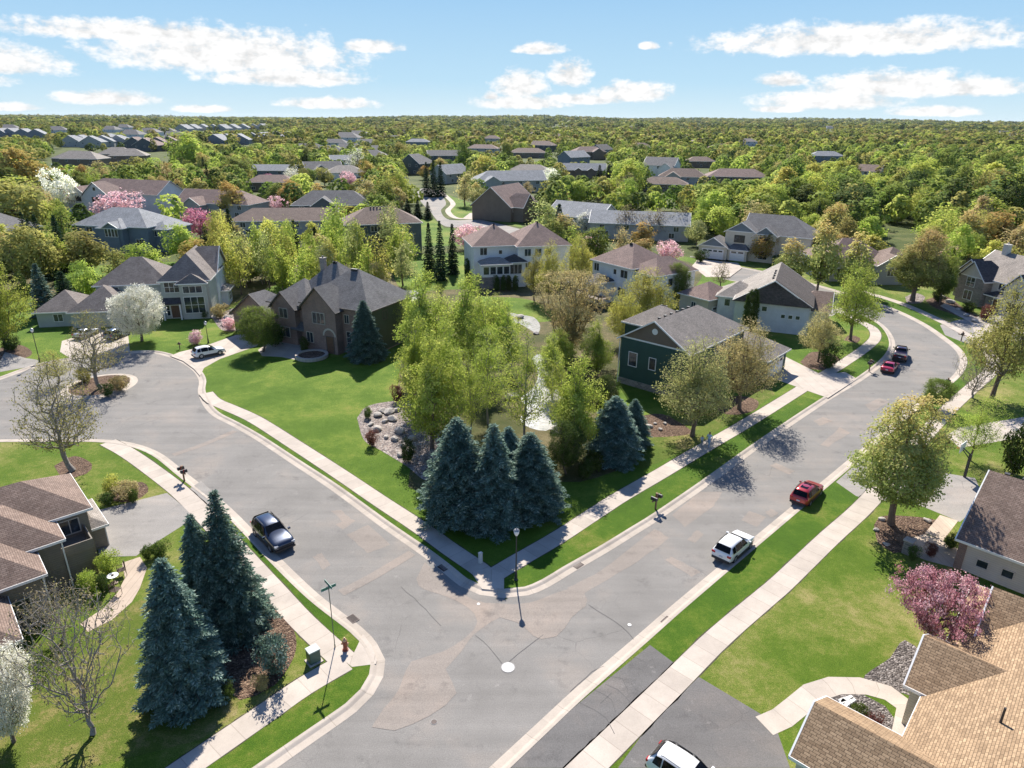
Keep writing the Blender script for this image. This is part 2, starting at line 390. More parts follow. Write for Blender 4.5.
# ------------------------------------------------------------------ world, sun, camera
SUN_EL, SUN_AZ = R(43), R(-5)        # azimuth from +Y, towards -X negative
def build_world():
    w = bpy.data.worlds.new('World'); SC.world = w; w.use_nodes = True
    nt = w.node_tree; nt.nodes.clear()
    out = nt.nodes.new('ShaderNodeOutputWorld'); bg = nt.nodes.new('ShaderNodeBackground')
    sky = nt.nodes.new('ShaderNodeTexSky'); sky.sky_type = 'NISHITA'; sky.sun_disc = False
    sky.sun_elevation = SUN_EL; sky.sun_rotation = SUN_AZ
    sky.air_density = 1.0; sky.dust_density = 0.3; sky.ozone_density = 4.0; sky.altitude = 300
    tc = nt.nodes.new('ShaderNodeTexCoord')
    # cumulus: noise on a cloud deck seen in perspective, flat-based puffs low down
    sep = nt.nodes.new('ShaderNodeSeparateXYZ'); L(nt, tc.outputs['Generated'], sep.inputs[0])
    az = N(nt, 'ShaderNodeMath', operation='ARCTAN2'); L(nt, sep.outputs[0], az.inputs[0]); L(nt, sep.outputs[1], az.inputs[1])
    el = N(nt, 'ShaderNodeMath', operation='ARCSINE'); L(nt, sep.outputs[2], el.inputs[0])
    def clouds(places, warp_scale, warp_amt):
        cv = N(nt, 'ShaderNodeCombineXYZ'); L(nt, az.outputs[0], cv.inputs[0])
        e2 = N(nt, 'ShaderNodeMath', operation='MULTIPLY'); L(nt, el.outputs[0], e2.inputs[0]); e2.inputs[1].default_value = 1.7
        L(nt, e2.outputs[0], cv.inputs[1])
        nz = noise_node(nt, cv.outputs[0], warp_scale, 7, 0.62)
        nb = noise_node(nt, cv.outputs[0], warp_scale * 3.3, 5, 0.6)
        acc = None
        for (a0, e0, ra, re) in places:
            da = N(nt, 'ShaderNodeMath', operation='SUBTRACT'); L(nt, az.outputs[0], da.inputs[0]); da.inputs[1].default_value = a0
            de = N(nt, 'ShaderNodeMath', operation='SUBTRACT'); L(nt, el.outputs[0], de.inputs[0]); de.inputs[1].default_value = e0
            da2 = N(nt, 'ShaderNodeMath', operation='DIVIDE'); L(nt, da.outputs[0], da2.inputs[0]); da2.inputs[1].default_value = ra
            de2 = N(nt, 'ShaderNodeMath', operation='DIVIDE'); L(nt, de.outputs[0], de2.inputs[0]); de2.inputs[1].default_value = re
            # flat bottoms: squash the lower half
            lo = N(nt, 'ShaderNodeMath', operation='MINIMUM'); L(nt, de2.outputs[0], lo.inputs[0]); lo.inputs[1].default_value = 0.0
            lo2 = N(nt, 'ShaderNodeMath', operation='MULTIPLY_ADD'); L(nt, lo.outputs[0], lo2.inputs[0]); lo2.inputs[1].default_value = 0.9; L(nt, de2.outputs[0], lo2.inputs[2])
            p1 = N(nt, 'ShaderNodeMath', operation='MULTIPLY'); L(nt, da2.outputs[0], p1.inputs[0]); L(nt, da2.outputs[0], p1.inputs[1])
            p2 = N(nt, 'ShaderNodeMath', operation='MULTIPLY_ADD'); L(nt, lo2.outputs[0], p2.inputs[0]); L(nt, lo2.outputs[0], p2.inputs[1]); L(nt, p1.outputs[0], p2.inputs[2])
            inv = N(nt, 'ShaderNodeMath', operation='SUBTRACT'); inv.inputs[0].default_value = 1.0; L(nt, p2.outputs[0], inv.inputs[1])
            inv.use_clamp = False
            if acc is None: acc = inv
            else:
                mx = N(nt, 'ShaderNodeMath', operation='MAXIMUM'); L(nt, acc.outputs[0], mx.inputs[0]); L(nt, inv.outputs[0], mx.inputs[1]); acc = mx
        cl = N(nt, 'ShaderNodeMath', operation='MAXIMUM'); L(nt, acc.outputs[0], cl.inputs[0]); cl.inputs[1].default_value = -1.2
        s = N(nt, 'ShaderNodeMath', operation='MULTIPLY_ADD'); L(nt, nz.outputs['Fac'], s.inputs[0]); s.inputs[1].default_value = warp_amt; L(nt, cl.outputs[0], s.inputs[2])
        s2 = N(nt, 'ShaderNodeMath', operation='MULTIPLY_ADD'); L(nt, nb.outputs['Fac'], s2.inputs[0]); s2.inputs[1].default_value = warp_amt * 0.35; L(nt, s.outputs[0], s2.inputs[2])
        r = N(nt, 'ShaderNodeMapRange', interpolation_type='SMOOTHSTEP'); L(nt, s2.outputs[0], r.inputs[0])
        r.inputs[1].default_value = warp_amt * 0.675 - 0.04; r.inputs[2].default_value = warp_amt * 0.675 + 0.78
        return r.outputs[0], nz.outputs['Fac']
    f = 1 / FPX
    places = []
    for (u, v, ru, rv) in CLOUDS:
        places.append(((u - 512) * f * 0.95, (119 + (u - 512) * 0.0078 - v) * f * 0.93, ru * f * 1.12, rv * f * 1.25))
    fac, nz = clouds(places, 34.0, 2.3)
    # scattered clouds all round the rest of the sky, so that it also lights like this sky
    mp = N(nt, 'ShaderNodeMapping'); mp.inputs['Scale'].default_value = (3.0, 3.0, 7.0); L(nt, tc.outputs['Generated'], mp.inputs[0])
    n2 = noise_node(nt, mp.outputs[0], 1.6, 7, 0.6)
    r2 = N(nt, 'ShaderNodeMapRange', interpolation_type='SMOOTHSTEP'); L(nt, n2.outputs['Fac'], r2.inputs[0]); r2.inputs[1].default_value = 0.62; r2.inputs[2].default_value = 0.80
    hi = N(nt, 'ShaderNodeMapRange', interpolation_type='SMOOTHSTEP'); L(nt, el.outputs[0], hi.inputs[0]); hi.inputs[1].default_value = 0.15; hi.inputs[2].default_value = 0.24
    m2 = N(nt, 'ShaderNodeMath', operation='MULTIPLY'); L(nt, r2.outputs[0], m2.inputs[0]); L(nt, hi.outputs[0], m2.inputs[1])
    tot = N(nt, 'ShaderNodeMath', operation='MAXIMUM'); L(nt, fac, tot.inputs[0]); L(nt, m2.outputs[0], tot.inputs[1])
    tint = mixc(nt, 1.0, sky.outputs[0], SKY_TINT, 'MULTIPLY')
    lowr = ramp(nt, el.outputs[0], [(0.0, LOW0), (0.045, LOW1), (0.17, LOW2)])
    lowf = N(nt, 'ShaderNodeMapRange', interpolation_type='SMOOTHSTEP'); L(nt, el.outputs[0], lowf.inputs[0]); lowf.inputs[1].default_value = 0.16; lowf.inputs[2].default_value = 0.42; lowf.inputs[3].default_value = 1.0; lowf.inputs[4].default_value = 0.0
    tint = mixc(nt, lowf.outputs[0], tint, lowr.outputs[0])
    shade = ramp(nt, nz, [(0.36, tuple(x * 0.74 for x in CLOUD_C)), (0.50, tuple(x * 0.93 for x in CLOUD_C)), (0.62, CLOUD_C)])
    col = mixc(nt, tot.outputs[0], tint, shade.outputs[0])
    L(nt, col, bg.inputs[0]); bg.inputs[1].default_value = SKY_STRENGTH
    L(nt, bg.outputs[0], out.inputs[0])

SKY_STRENGTH = 0.10
LOW0, LOW1, LOW2 = (3.7, 4.6, 5.0), (2.75, 4.05, 5.0), (1.75, 3.15, 4.75)
SKY_TINT = (0.60, 0.72, 0.90)
CLOUD_C = (5.7, 5.7, 5.7)
CLOUDS = [(55, 78, 75, 15), (25, 90, 60, 9), (255, 68, 110, 22), (190, 52, 110, 10), (300, 85, 70, 10), (335, 107, 45, 6), (150, 104, 40, 7), (80, 111, 22, 4), (225, 112, 25, 4),
          (535, 58, 24, 6), (565, 82, 20, 14), (518, 92, 26, 15), (520, 106, 48, 8), (625, 98, 38, 11), (580, 103, 40, 6), (638, 56, 9, 4), (378, 57, 28, 7),
          (815, 58, 130, 15), (850, 95, 70, 13), (800, 106, 60, 10), (905, 97, 45, 9), (1016, 48, 10, 6), (760, 88, 22, 7), (885, 115, 35, 5), (490, 100, 8, 5), (760, 112, 24, 4)]
build_world()
sun = bpy.data.lights.new('sun', 'SUN'); sun.energy = 5.0; sun.angle = R(0.53); sun.color = (1.0, 0.945, 0.86)
so = bpy.data.objects.new('sun', sun); COL.objects.link(so)
d = Vector((math.sin(SUN_AZ) * math.cos(SUN_EL), math.cos(SUN_AZ) * math.cos(SUN_EL), math.sin(SUN_EL)))
so.rotation_euler = d.to_track_quat('Z', 'Y').to_euler(); so.location = (0, 60, 120)

cam = bpy.data.cameras.new('camera'); cam.sensor_width = 36.0; cam.lens = FPX / 1024 * 36.0
cam.clip_start = 0.5; cam.clip_end = 30000
co = bpy.data.objects.new('camera', cam); COL.objects.link(co)
co.matrix_world = Matrix.Translation((0, 0, CAM_H)) @ Matrix.Rotation(math.pi / 2 - PITCH, 4, 'X') @ Matrix.Rotation(ROLL, 4, 'Z')
SC.camera = co
SC.view_settings.view_transform = 'Standard'; SC.view_settings.look = 'None'
SC.view_settings.exposure = 0.92; SC.view_settings.gamma = 1.0; SC.view_settings.use_curve_mapping = False
cy = SC.cycles
cy.max_bounces = 6; cy.diffuse_bounces = 3; cy.glossy_bounces = 3; cy.transmission_bounces = 4; cy.transparent_max_bounces = 8; cy.volume_bounces = 0
cy.use_denoising = True
try: cy.denoiser = 'OPENIMAGEDENOISE'; cy.denoising_input_passes = 'RGB_ALBEDO_NORMAL'
except Exception: pass
cy.sample_clamp_indirect = 6.0

def haze_box():
    m, nt, out = newmat('thin_air')
    v = N(nt, 'ShaderNodeVolumePrincipled'); v.inputs['Density'].default_value = HAZE; v.inputs['Color'].default_value = (0.80, 0.88, 1.0, 1); v.inputs['Anisotropy'].default_value = 0.2
    L(nt, v.outputs[0], out.inputs['Volume'])
    b = MB(); b.box(-9000, 9000, -300, 12000, -1.0, 60.0); o = b.build('haze', m); tag(o, kind='stuff'); return o
HAZE = 0.000015
# ================================================================== GROUND, STREETS
def W(pts, z=0.0): return [at(u, v, z) for u, v in pts]
def smooth(pts, step=1.0):
    """Catmull-Rom through world points, resampled about every step metres"""
    P = [Vector((p[0], p[1], 0)) for p in pts]
    P = [P[0] * 2 - P[1]] + P + [P[-1] * 2 - P[-2]]
    out = []
    for i in range(1, len(P) - 2):
        n = max(1, int((P[i + 1] - P[i]).length / step))
        for k in range(n):
            t = k / n
            a, b, c, d = P[i - 1], P[i], P[i + 1], P[i + 2]
            out.append(0.5 * ((2 * b) + (c - a) * t + (2 * a - 5 * b + 4 * c - d) * t * t + (3 * b - a - 3 * c + d) * t ** 3))
    out.append(P[-2]); return out
def normals2(path):
    ns = []
    for i in range(len(path)):
        d = path[min(i + 1, len(path) - 1)] - path[max(i - 1, 0)]
        d.z = 0; d.normalize(); ns.append(Vector((-d.y, d.x, 0)))
    return ns
def offset(path, s):
    return [p + n * s for p, n in zip(path, normals2(path))]
def sheet(name, poly, z, mat, kind='structure', skirt=0.0):
    m = MB()
    pl = [(p[0], p[1]) for p in poly]
    if skirt: m.prism(pl, z - skirt, z)
    else:
        a = sum(pl[i][0] * pl[(i + 1) % len(pl)][1] - pl[(i + 1) % len(pl)][0] * pl[i][1] for i in range(len(pl)))
        if a < 0: pl = pl[::-1]
        m.face([(p[0], p[1], z) for p in pl])
    return tag(m.build(name, mat), kind=kind)
def strip_mesh(m, path, w, z, drop=0.0):
    Lf, Rt = offset(path, w / 2), offset(path, -w / 2)
    s = 0.0
    for i in range(len(path) - 1):
        e = (path[i + 1] - path[i]).length
        q = [Rt[i], Rt[i + 1], Lf[i + 1], Lf[i]]
        m.face([(p.x, p.y, z) for p in q], 0, [(s, 0), (s + e, 0), (s + e, w), (s, w)])
        if drop:
            for a, b in ((Rt[i], Rt[i + 1]), (Lf[i + 1], Lf[i])):
                m.face([(a.x, a.y, z - drop), (b.x, b.y, z - drop), (b.x, b.y, z), (a.x, a.y, z)], 0, [(s + .7, 0), (s + .7, 0), (s + .7, .1), (s + .7, .1)])
        s += e
def walk(name, pts, w, z, mat, drop=0.03):
    m = MB(); rg = random.Random(int(w * 100) + len(pts)); path = smooth(pts, .6)
    Lf, Rt = offset(path, w / 2), offset(path, -w / 2)
    for rail, s in ((Lf, 1), (Rt, -1)):
        ed = [p + n * s * rg.uniform(.03, .12) for p, n in zip(rail, normals2(path))]
        for i in range(len(path) - 1):
            q = [(rail[i].x, rail[i].y, z - .0025), (rail[i + 1].x, rail[i + 1].y, z - .0025), (ed[i + 1].x, ed[i + 1].y, z - .0025), (ed[i].x, ed[i].y, z - .0025)]
            m.face(q if s < 0 else q[::-1])
    tag(m.build('soil_edge', SOIL), kind='structure')
    m = MB(); strip_mesh(m, smooth(pts), w, z, drop)
    return tag(m.build(name, mat), kind='structure')
def kerb(pts, side, mat):
    """concrete gutter pan and kerb swept along the street edge; side=+1 puts the kerb on the left of the path"""
    m = MB(); path = smooth(pts)
    prof = [(-0.02, 0.010), (0.0, 0.018), (0.50, 0.034), (0.66, 0.11), (0.74, 0.138), (0.95, 0.142), (0.95, 0.0)]
    rails = [offset(path, side * s) for s, _ in prof]
    s = 0
    for i in range(len(path) - 1):
        e = (path[i + 1] - path[i]).length
        for k in range(len(prof) - 1):
            a, b = rails[k], rails[k + 1]
            q = [(a[i].x, a[i].y, prof[k][1]), (a[i + 1].x, a[i + 1].y, prof[k][1]), (b[i + 1].x, b[i + 1].y, prof[k + 1][1]), (b[i].x, b[i].y, prof[k + 1][1])]
            uv = [(s, k), (s + e, k), (s + e, k + 1), (s, k + 1)]
            if side < 0: q.reverse(); uv.reverse()
            m.face(q, 0, uv)
        s += e
    tag(m.build('kerb', mat), kind='structure')
    return offset(path, side * 0.90)

GM = ground_mat
LAWN, STRIP, DRY, FLOOR = GM('lawn_grass', 'lawn'), GM('verge_grass', 'strip'), GM('dry_grass', 'dry'), GM('woodland_floor', 'floor')
CONC, KERBM, ASPH = GM('concrete_walk', 'concrete'), GM('kerb_concrete', 'kerb'), GM('asphalt', 'asphalt')
ASPD, ASPP, ASPG = GM('asphalt_dark', 'asphalt_dark'), GM('asphalt_patch', 'asphalt_patch'), GM('asphalt_grey', 'asphalt_grey')
SOIL = plain('edge_soil', (0.055, 0.05, 0.028), 0.95, var=.4)
PAVE, MULCH, ROCK = GM('paver', 'paver'), GM('mulch', 'mulch'), GM('rock', 'rock')

# one sheet to the horizon
sheet('ground', [(-14000, -600), (14000, -600), (14000, 26000), (-14000, 26000)], 0.0, GM('far_ground', 'far'))

EB = Vector((0.676, 0.737, 0))                      # heading of the right-hand street
K_C = W([(147.5, 353), (165, 356), (180, 362), (193, 371), (199, 381), (198, 392), (203, 405), (213, 416), (232, 426), (256, 440), (292, 464), (331, 490), (381, 527), (421, 555),
         (444, 573), (460, 586), (480, 595), (504, 598), (528, 595.5), (549, 587), (571, 573.5), (608, 552), (640, 532), (662, 518), (712, 483), (768, 442), (830, 400), (863, 380),
         (886, 362), (895, 348), (892, 335), (882, 324), (866, 315.5), (845, 309), (820, 302), (790, 293), (760, 286), (725, 279)])
K_T = W([(-60, 398), (-20, 385), (0, 380), (40, 366), (72, 360), (120, 354.5), (147.5, 353)])
K_W = W([(-70, 441), (0, 439.5), (62, 439), (102, 439.5), (132, 443), (160, 453), (190, 476), (225, 503), (252, 529), (278, 556), (318, 594), (361, 627), (377, 644), (385, 660), (383, 677), (373, 695), (356, 712)])
K_W += [K_W[-1] - EB * s for s in (4, 12, 40)]
K_E = W([(537, 724), (574, 690), (637, 636), (674, 604), (722, 564), (768, 526), (830, 475), (860, 450), (905, 413), (930, 393), (948, 380), (957, 370), (960, 360), (955, 350), (943, 340), (918, 323), (885, 307.5), (850, 296), (805, 283), (770, 274), (735, 267)])
K_E = [K_E[0] - EB * 40, K_E[0] - EB * 12] + K_E

# asphalt sheets (they run under the raised blocks)
def ribbon(a, b): return a + b[::-1]
sheet('road', [K_E[0] - EB * 10 + Vector((1, 0, 0))] + offset(smooth(K_E, 2), -1.0) + W([(690, 256), (690, 279)]) + offset(smooth(K_C[18:], 2), 1.0)[::-1] + [K_W[-1] - EB * 10], 0.004, ASPH)
sheet('road', offset(smooth(K_W[:-3], 2), -1.0) + W([(420, 690), (505, 640), (505, 590)]) + offset(smooth(K_C[:19], 2), 1.0)[::-1] + offset(smooth(K_T, 2), 1.0)[::-1], 0.008, ASPH)

ic = kerb(K_T[:-1] + K_C, 1, KERBM)
iw = kerb(K_W, -1, KERBM)
ie = kerb(K_E, -1, KERBM)
# raised blocks behind the kerbs
sheet('lawn', ic + [Vector((58, 182, 0)), Vector((20, 196, 0)), Vector((-30, 186, 0)), Vector((-80, 176, 0)), Vector((-160, 150, 0))], 0.12, LAWN, skirt=0.12)
sheet('lawn', iw + [Vector((-45, -20, 0)), Vector((-140, 0, 0)), Vector((-120, 80, 0))], 0.12, GM('mixed_lawn', 'dry'), skirt=0.12)
sheet('lawn', ie + W([(690, 258)]) + [Vector((80, 192, 0)), Vector((140, 180, 0)), Vector((200, 60, 0)), Vector((60, -20, 0)), Vector((5, -20, 0))], 0.12, GM('mixed_lawn', 'dry'), skirt=0.12)
# the island of the cul-de-sac
isl_c = at(100, 386)
isl = [isl_c + Vector((4.6 * math.cos(t), 4.9 * math.sin(t), 0)) for t in [2 * math.pi * k / 40 for k in range(41)]]
kerb(isl, 1, KERBM)
sheet('planting_island', offset(isl, 0.9)[:-1], 0.13, MULCH, skirt=0.13)
# far kerb of the street behind the bend

# verges: greener strips between kerb and walk, then the walks
def between(path_pts, w, z, mat, name='verge'):
    m = MB(); strip_mesh(m, smooth(path_pts, 1.5), w, z); return tag(m.build(name, mat), kind='structure')
wk_cA = W([(206, 393), (214, 401), (230, 408), (256, 420), (297, 446), (340, 474), (380, 501), (421, 528), (450, 549), (478, 568), (489, 577)], .12)
wk_cB = W([(491, 577), (512, 564), (560, 536), (617, 499), (660, 474), (702, 449), (740, 427), (768, 410), (808, 385), (842, 364), (866, 347.5), (875.5, 337), (872, 328), (858, 320.5), (840, 311), (823, 304)], .12)
wk_w = W([(108, 442), (128, 453), (155, 472), (185, 496), (225, 537), (271, 587), (303, 622), (345, 661)], .12)
wk_e = W([(630, 725), (675, 680.5), (719, 637), (768, 595), (783, 582), (828, 539), (868, 502), (908, 454), (948, 410), (972, 388), (990, 372), (993, 360), (983, 346), (962, 332), (940, 320.5), (908, 306), (885, 298), (850, 288)], .12)
wk_e = [wk_e[0] - (wk_e[1] - wk_e[0]).normalized() * s for s in (30, 8)] + wk_e
wk_w2 = W([(346, 662), (306, 685), (261, 716)], .12); wk_w2 = wk_w2 + [wk_w2[-1] + (wk_w2[-1] - wk_w2[-2]).normalized() * s for s in (6, 30)]
sheet('sidewalk_corner', W([(471, 572), (488, 568), (504, 574), (504, 591), (482, 589)], .12), 0.134, CONC, skirt=0.03)
sheet('sidewalk_corner', W([(341, 658), (352, 657), (363, 634), (372, 646), (377, 660), (376, 664), (352, 667)], .12), 0.134, CONC, skirt=0.03)
for nm, pts, wd in (('sidewalk', wk_cA, 1.75), ('sidewalk', wk_cB, 1.75), ('sidewalk', wk_w, 1.75), ('sidewalk', wk_w2, 1.75), ('sidewalk', wk_e, 1.8)):
    WZ = .1295 if pts is not wk_cB and pts is not wk_w2 else .1315
    walk(nm, pts, wd, WZ, CONC)
# dark soil lines where turf meets the walk edge
# greener verge sheets
def verge(kp, sd, wp, s, e):
    """grass strip between the back of the kerb and the walk"""
    path, wk = smooth(kp), smooth(wp, .5); near = lambda q: min(range(len(path)), key=lambda j: (path[j] - q).length)
    i0, i1 = near(at(*s)), near(at(*e)); m = MB(); rail = offset(path, sd * .93); last = None; ns = normals2(path)
    for i in range(i0, i1 + 1):
        q = min(wk, key=lambda w_: (Vector((w_.x, w_.y, 0)) - path[i]).length); q = Vector((q.x, q.y, 0)); dv = q - rail[i]; l_ = dv.length
        if l_ < 1.15 or dv.dot(ns[i]) * sd < 0: last = None; continue
        o_ = rail[i] + dv * ((l_ - .84) / l_)
        if last is not None:
            f_ = [(last[0].x, last[0].y, .126), (rail[i].x, rail[i].y, .126), (o_.x, o_.y, .126), (last[1].x, last[1].y, .126)]
            m.face(f_ if sd > 0 else f_[::-1])
        last = (rail[i], o_)
    tag(m.build('verge', STRIP), kind='structure')
verge(K_C, 1, wk_cA, (213, 416), (463, 587)); verge(K_C, 1, wk_cB, (504, 598), (822, 404)); verge(K_C, 1, wk_cB, (860, 382), (886, 326))
verge(K_W, -1, wk_w, (134, 443), (192, 478)); verge(K_W, -1, wk_w, (250, 527), (362, 628)); verge(K_W, -1, wk_w2, (384, 668), (60, 1000))
verge(K_E, -1, wk_e, (630, 643), (834, 472)); verge(K_E, -1, wk_e, (905, 413), (950, 378)); verge(K_E, -1, wk_e, (950, 345), (850, 296))
# lower-left yard: drier, worn grass
sheet('dry_lawn', W([(140, 600), (175, 605), (240, 700), (236, 715), (200, 740), (90, 768), (-40, 768), (-40, 690), (40, 640), (80, 632)], .12), 0.124, GM('worn_grass', 'worn'))
sheet('dry_lawn', W([(668, 415), (700, 420), (735, 400), (770, 385), (775, 395), (735, 420), (690, 448), (660, 462), (640, 470), (640, 450)], .12), 0.124, GM('worn_grass', 'dry'))
# driveways
def drive(name, pts, mat, z=0.136): sheet(name, W(pts, .12), z, mat, skirt=0.03)
drive('driveway', [(167, 493), (95, 511), (99, 557), (136, 556), (152, 545), (196, 517)], ASPG, 0.128)
drive('driveway', [(189, 489), (201, 481), (214, 493), (222, 504), (206, 512)], ASPG, 0.127)
drive('driveway', [(170, 356), (180, 352), (205, 346), (236, 335), (250, 334), (262, 338), (257, 346), (220, 359), (204, 368), (200, 376), (194, 369), (183, 361)], CONC)
drive('driveway', [(828, 398), (857, 379), (845, 372), (822, 375), (782, 355), (757, 357), (742, 372), (775, 379), (808, 391)], CONC)
drive('driveway', [(62, 341), (100, 330), (128, 334), (130, 352), (120, 353), (72, 359), (60, 352)], CONC)
drive('driveway', [(836, 482), (863, 458), (885, 470), (900, 466), (975, 478), (985, 500), (960, 522), (912, 502), (872, 500), (856, 496)], ASPG, 0.127)
drive('driveway', [(650, 645), (674, 663), (612, 726), (585, 768), (510, 768), (556, 722)], ASPD, 0.127)
drive('driveway', [(699, 677), (774, 722), (790, 768), (618, 768), (650, 724)], ASPD, 0.127)
drive('driveway', [(945, 335), (970, 345), (1000, 340), (1040, 345), (1040, 322), (990, 310), (975, 318), (958, 320), (940, 325)], ASPG, 0.127)
drive('driveway', [(820, 302), (845, 309), (832, 316), (812, 318), (800, 312), (800, 303)], ASPG, 0.127)
drive('driveway', [(946, 436), (958, 428), (1030, 416), (1030, 436), (960, 448)], CONC)
drive('driveway', [(692, 266), (698, 259), (738, 263), (742, 268), (730, 277), (706, 277)], CONC, 0.140)
drive('driveway', [(0, 361), (0, 372), (40, 365), (38, 360), (25, 358), (5, 352)], ASPG)
# front walks and patios
def path_sheet(name, pts, mat, z=0.138): sheet(name, W(pts, .12), z, mat, skirt=0.03)
path_sheet('path', [(268, 343), (300, 336), (325, 345), (326, 356), (312, 361), (296, 360), (282, 357), (262, 356), (258, 350)], CONC)
path_sheet('path', [(122, 563), (140, 557), (147, 568), (140, 588), (132, 602), (112, 620), (88, 632), (80, 624), (104, 608), (118, 592), (125, 578)], PAVE)
m = MB(); strip_mesh(m, smooth(W([(764, 726), (782, 718), (797, 706), (813, 692.5), (835, 685.5), (863, 686), (888, 693), (908, 708), (905, 740)], .12)), 1.5, 0.137, 0.03)
tag(m.build('path', CONC), kind='structure')
path_sheet('path', [(940, 515), (958, 521), (943, 541), (925, 533)], PAVE)
path_sheet('path', [(905, 540), (925, 534), (943, 541), (960, 550), (955, 568), (925, 560), (906, 552)], PAVE, 0.134)
path_sheet('path', [(980, 345), (1000, 328), (960, 310), (945, 303), (940, 306), (970, 322)], CONC, 0.1345)
# planting beds
def bed(pts, mat, z=0.126): sheet('planting_bed', smooth(W(pts + [pts[0]], .12), 0.8)[:-1], z, mat)
bed([(357, 418), (368, 406), (398, 401), (425, 405), (440, 440), (430, 480), (405, 465), (380, 450), (364, 440)], ROCK, 0.132)
bed([(874, 525), (882, 516), (905, 516), (936, 520), (930, 531), (912, 548), (893, 553), (878, 543)], MULCH)
bed([(890, 658), (905, 640), (925, 660), (922, 700), (905, 694), (863, 680)], GM('bark_chips', 'chips'))
bed([(826, 702), (840, 692), (862, 694), (885, 706), (900, 726), (872, 735)], GM('bark_chips', 'chips'))
bed([(640, 416), (662, 414), (685, 426), (690, 434), (652, 437), (642, 430)], MULCH)
bed([(714, 404), (735, 396), (757, 400), (755, 410), (735, 415), (720, 412)], MULCH)
bed([(54, 466), (74, 456), (92, 464), (86, 474), (64, 478)], MULCH)
bed([(103, 500), (115, 486), (142, 482), (148, 492), (130, 502)], MULCH, 0.130)
bed([(252, 560), (270, 585), (290, 620), (296, 650), (275, 685), (240, 700), (225, 690), (215, 620)], MULCH, 0.129)
bed([(0, 348), (20, 345), (32, 352), (25, 358), (0, 360)], MULCH, 0.128)
bed([(212, 318), (235, 308), (246, 318), (238, 330), (222, 330)], ROCK)
bed([(905, 297), (915, 293), (925, 297), (920, 303), (908, 303)], ROCK)
bed([(925, 300), (945, 296), (970, 312), (1000, 325), (990, 330), (955, 315), (935, 308)], MULCH)
bed([(800, 362), (812, 352), (832, 354), (842, 363), (826, 370), (808, 368)], MULCH)
bed([(843, 340), (850, 335), (860, 338), (856, 343)], MULCH)
# woodland floor in the hollow and behind the houses
sheet('woodland_floor', smooth(W([(396, 405), (404, 330), (408, 300), (470, 284), (600, 284), (622, 330), (616, 388), (640, 420), (628, 462), (580, 482), (545, 482), (420, 492), (410, 470), (396, 405)], .12), 2)[:-1], 0.124, FLOOR)
sheet('woodland_floor', smooth(W([(640, 300), (616, 340), (560, 300), (520, 290), (478, 290), (470, 268), (560, 262), (660, 258), (700, 268), (690, 290), (640, 300)], .12), 2)[:-1], 0.128, FLOOR)
sheet('woodland_floor', smooth(W([(225, 310), (240, 262), (330, 238), (420, 262), (405, 290), (330, 268), (240, 300), (225, 310)], .12), 2)[:-1], 0.124, FLOOR)
sheet('woodland_floor', smooth(W([(-30, 330), (20, 300), (90, 300), (60, 250), (-60, 230), (-90, 300), (-30, 330)], .12), 2)[:-1], 0.124, FLOOR)
# sunny back lawns
for pts in ([(385, 262), (478, 252), (484, 283), (440, 290), (402, 288), (392, 272)], [(52, 268), (84, 256), (98, 290), (60, 296)], [(480, 296), (530, 300), (560, 318), (520, 322), (486, 312)],
            [(96, 300), (70, 306), (60, 290), (90, 286)], [(84, 228), (100, 222), (98, 246), (88, 250)]):
    sheet('lawn', smooth(W(pts + [pts[0]], .12), 2)[:-1], 0.133, LAWN)
# bright pond in the hollow
pond_m, nt, out = newmat('pond_water')
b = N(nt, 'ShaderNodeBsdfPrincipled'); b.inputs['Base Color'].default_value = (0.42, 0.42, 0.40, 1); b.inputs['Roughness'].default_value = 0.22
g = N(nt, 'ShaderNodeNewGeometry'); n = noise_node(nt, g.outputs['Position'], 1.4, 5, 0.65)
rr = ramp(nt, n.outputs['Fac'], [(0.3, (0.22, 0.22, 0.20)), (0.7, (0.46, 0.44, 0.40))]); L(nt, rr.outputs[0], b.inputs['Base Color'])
L(nt, bump(nt, n.outputs['Fac'], 0.5, 0.08), b.inputs['Normal']); L(nt, b.outputs[0], out.inputs[0])
def pond(pts, z): sheet('pond', smooth(W(pts + [pts[0]], .12), 1.0)[:-1], z, pond_m)
pond([(498, 313), (508, 312), (520, 315), (533, 317), (540, 325), (538, 333), (530, 330), (520, 324), (508, 323), (500, 319)], 0.14)
pond([(532, 358), (540, 354), (549, 366), (553, 382), (562, 396), (566, 412), (556, 426), (546, 431), (530, 428), (520, 420), (526, 408), (521, 398), (533, 388), (538, 374)], 0.14)
pond([(394, 293), (408, 290), (420, 293), (416, 300), (400, 303), (392, 301)], 0.14)

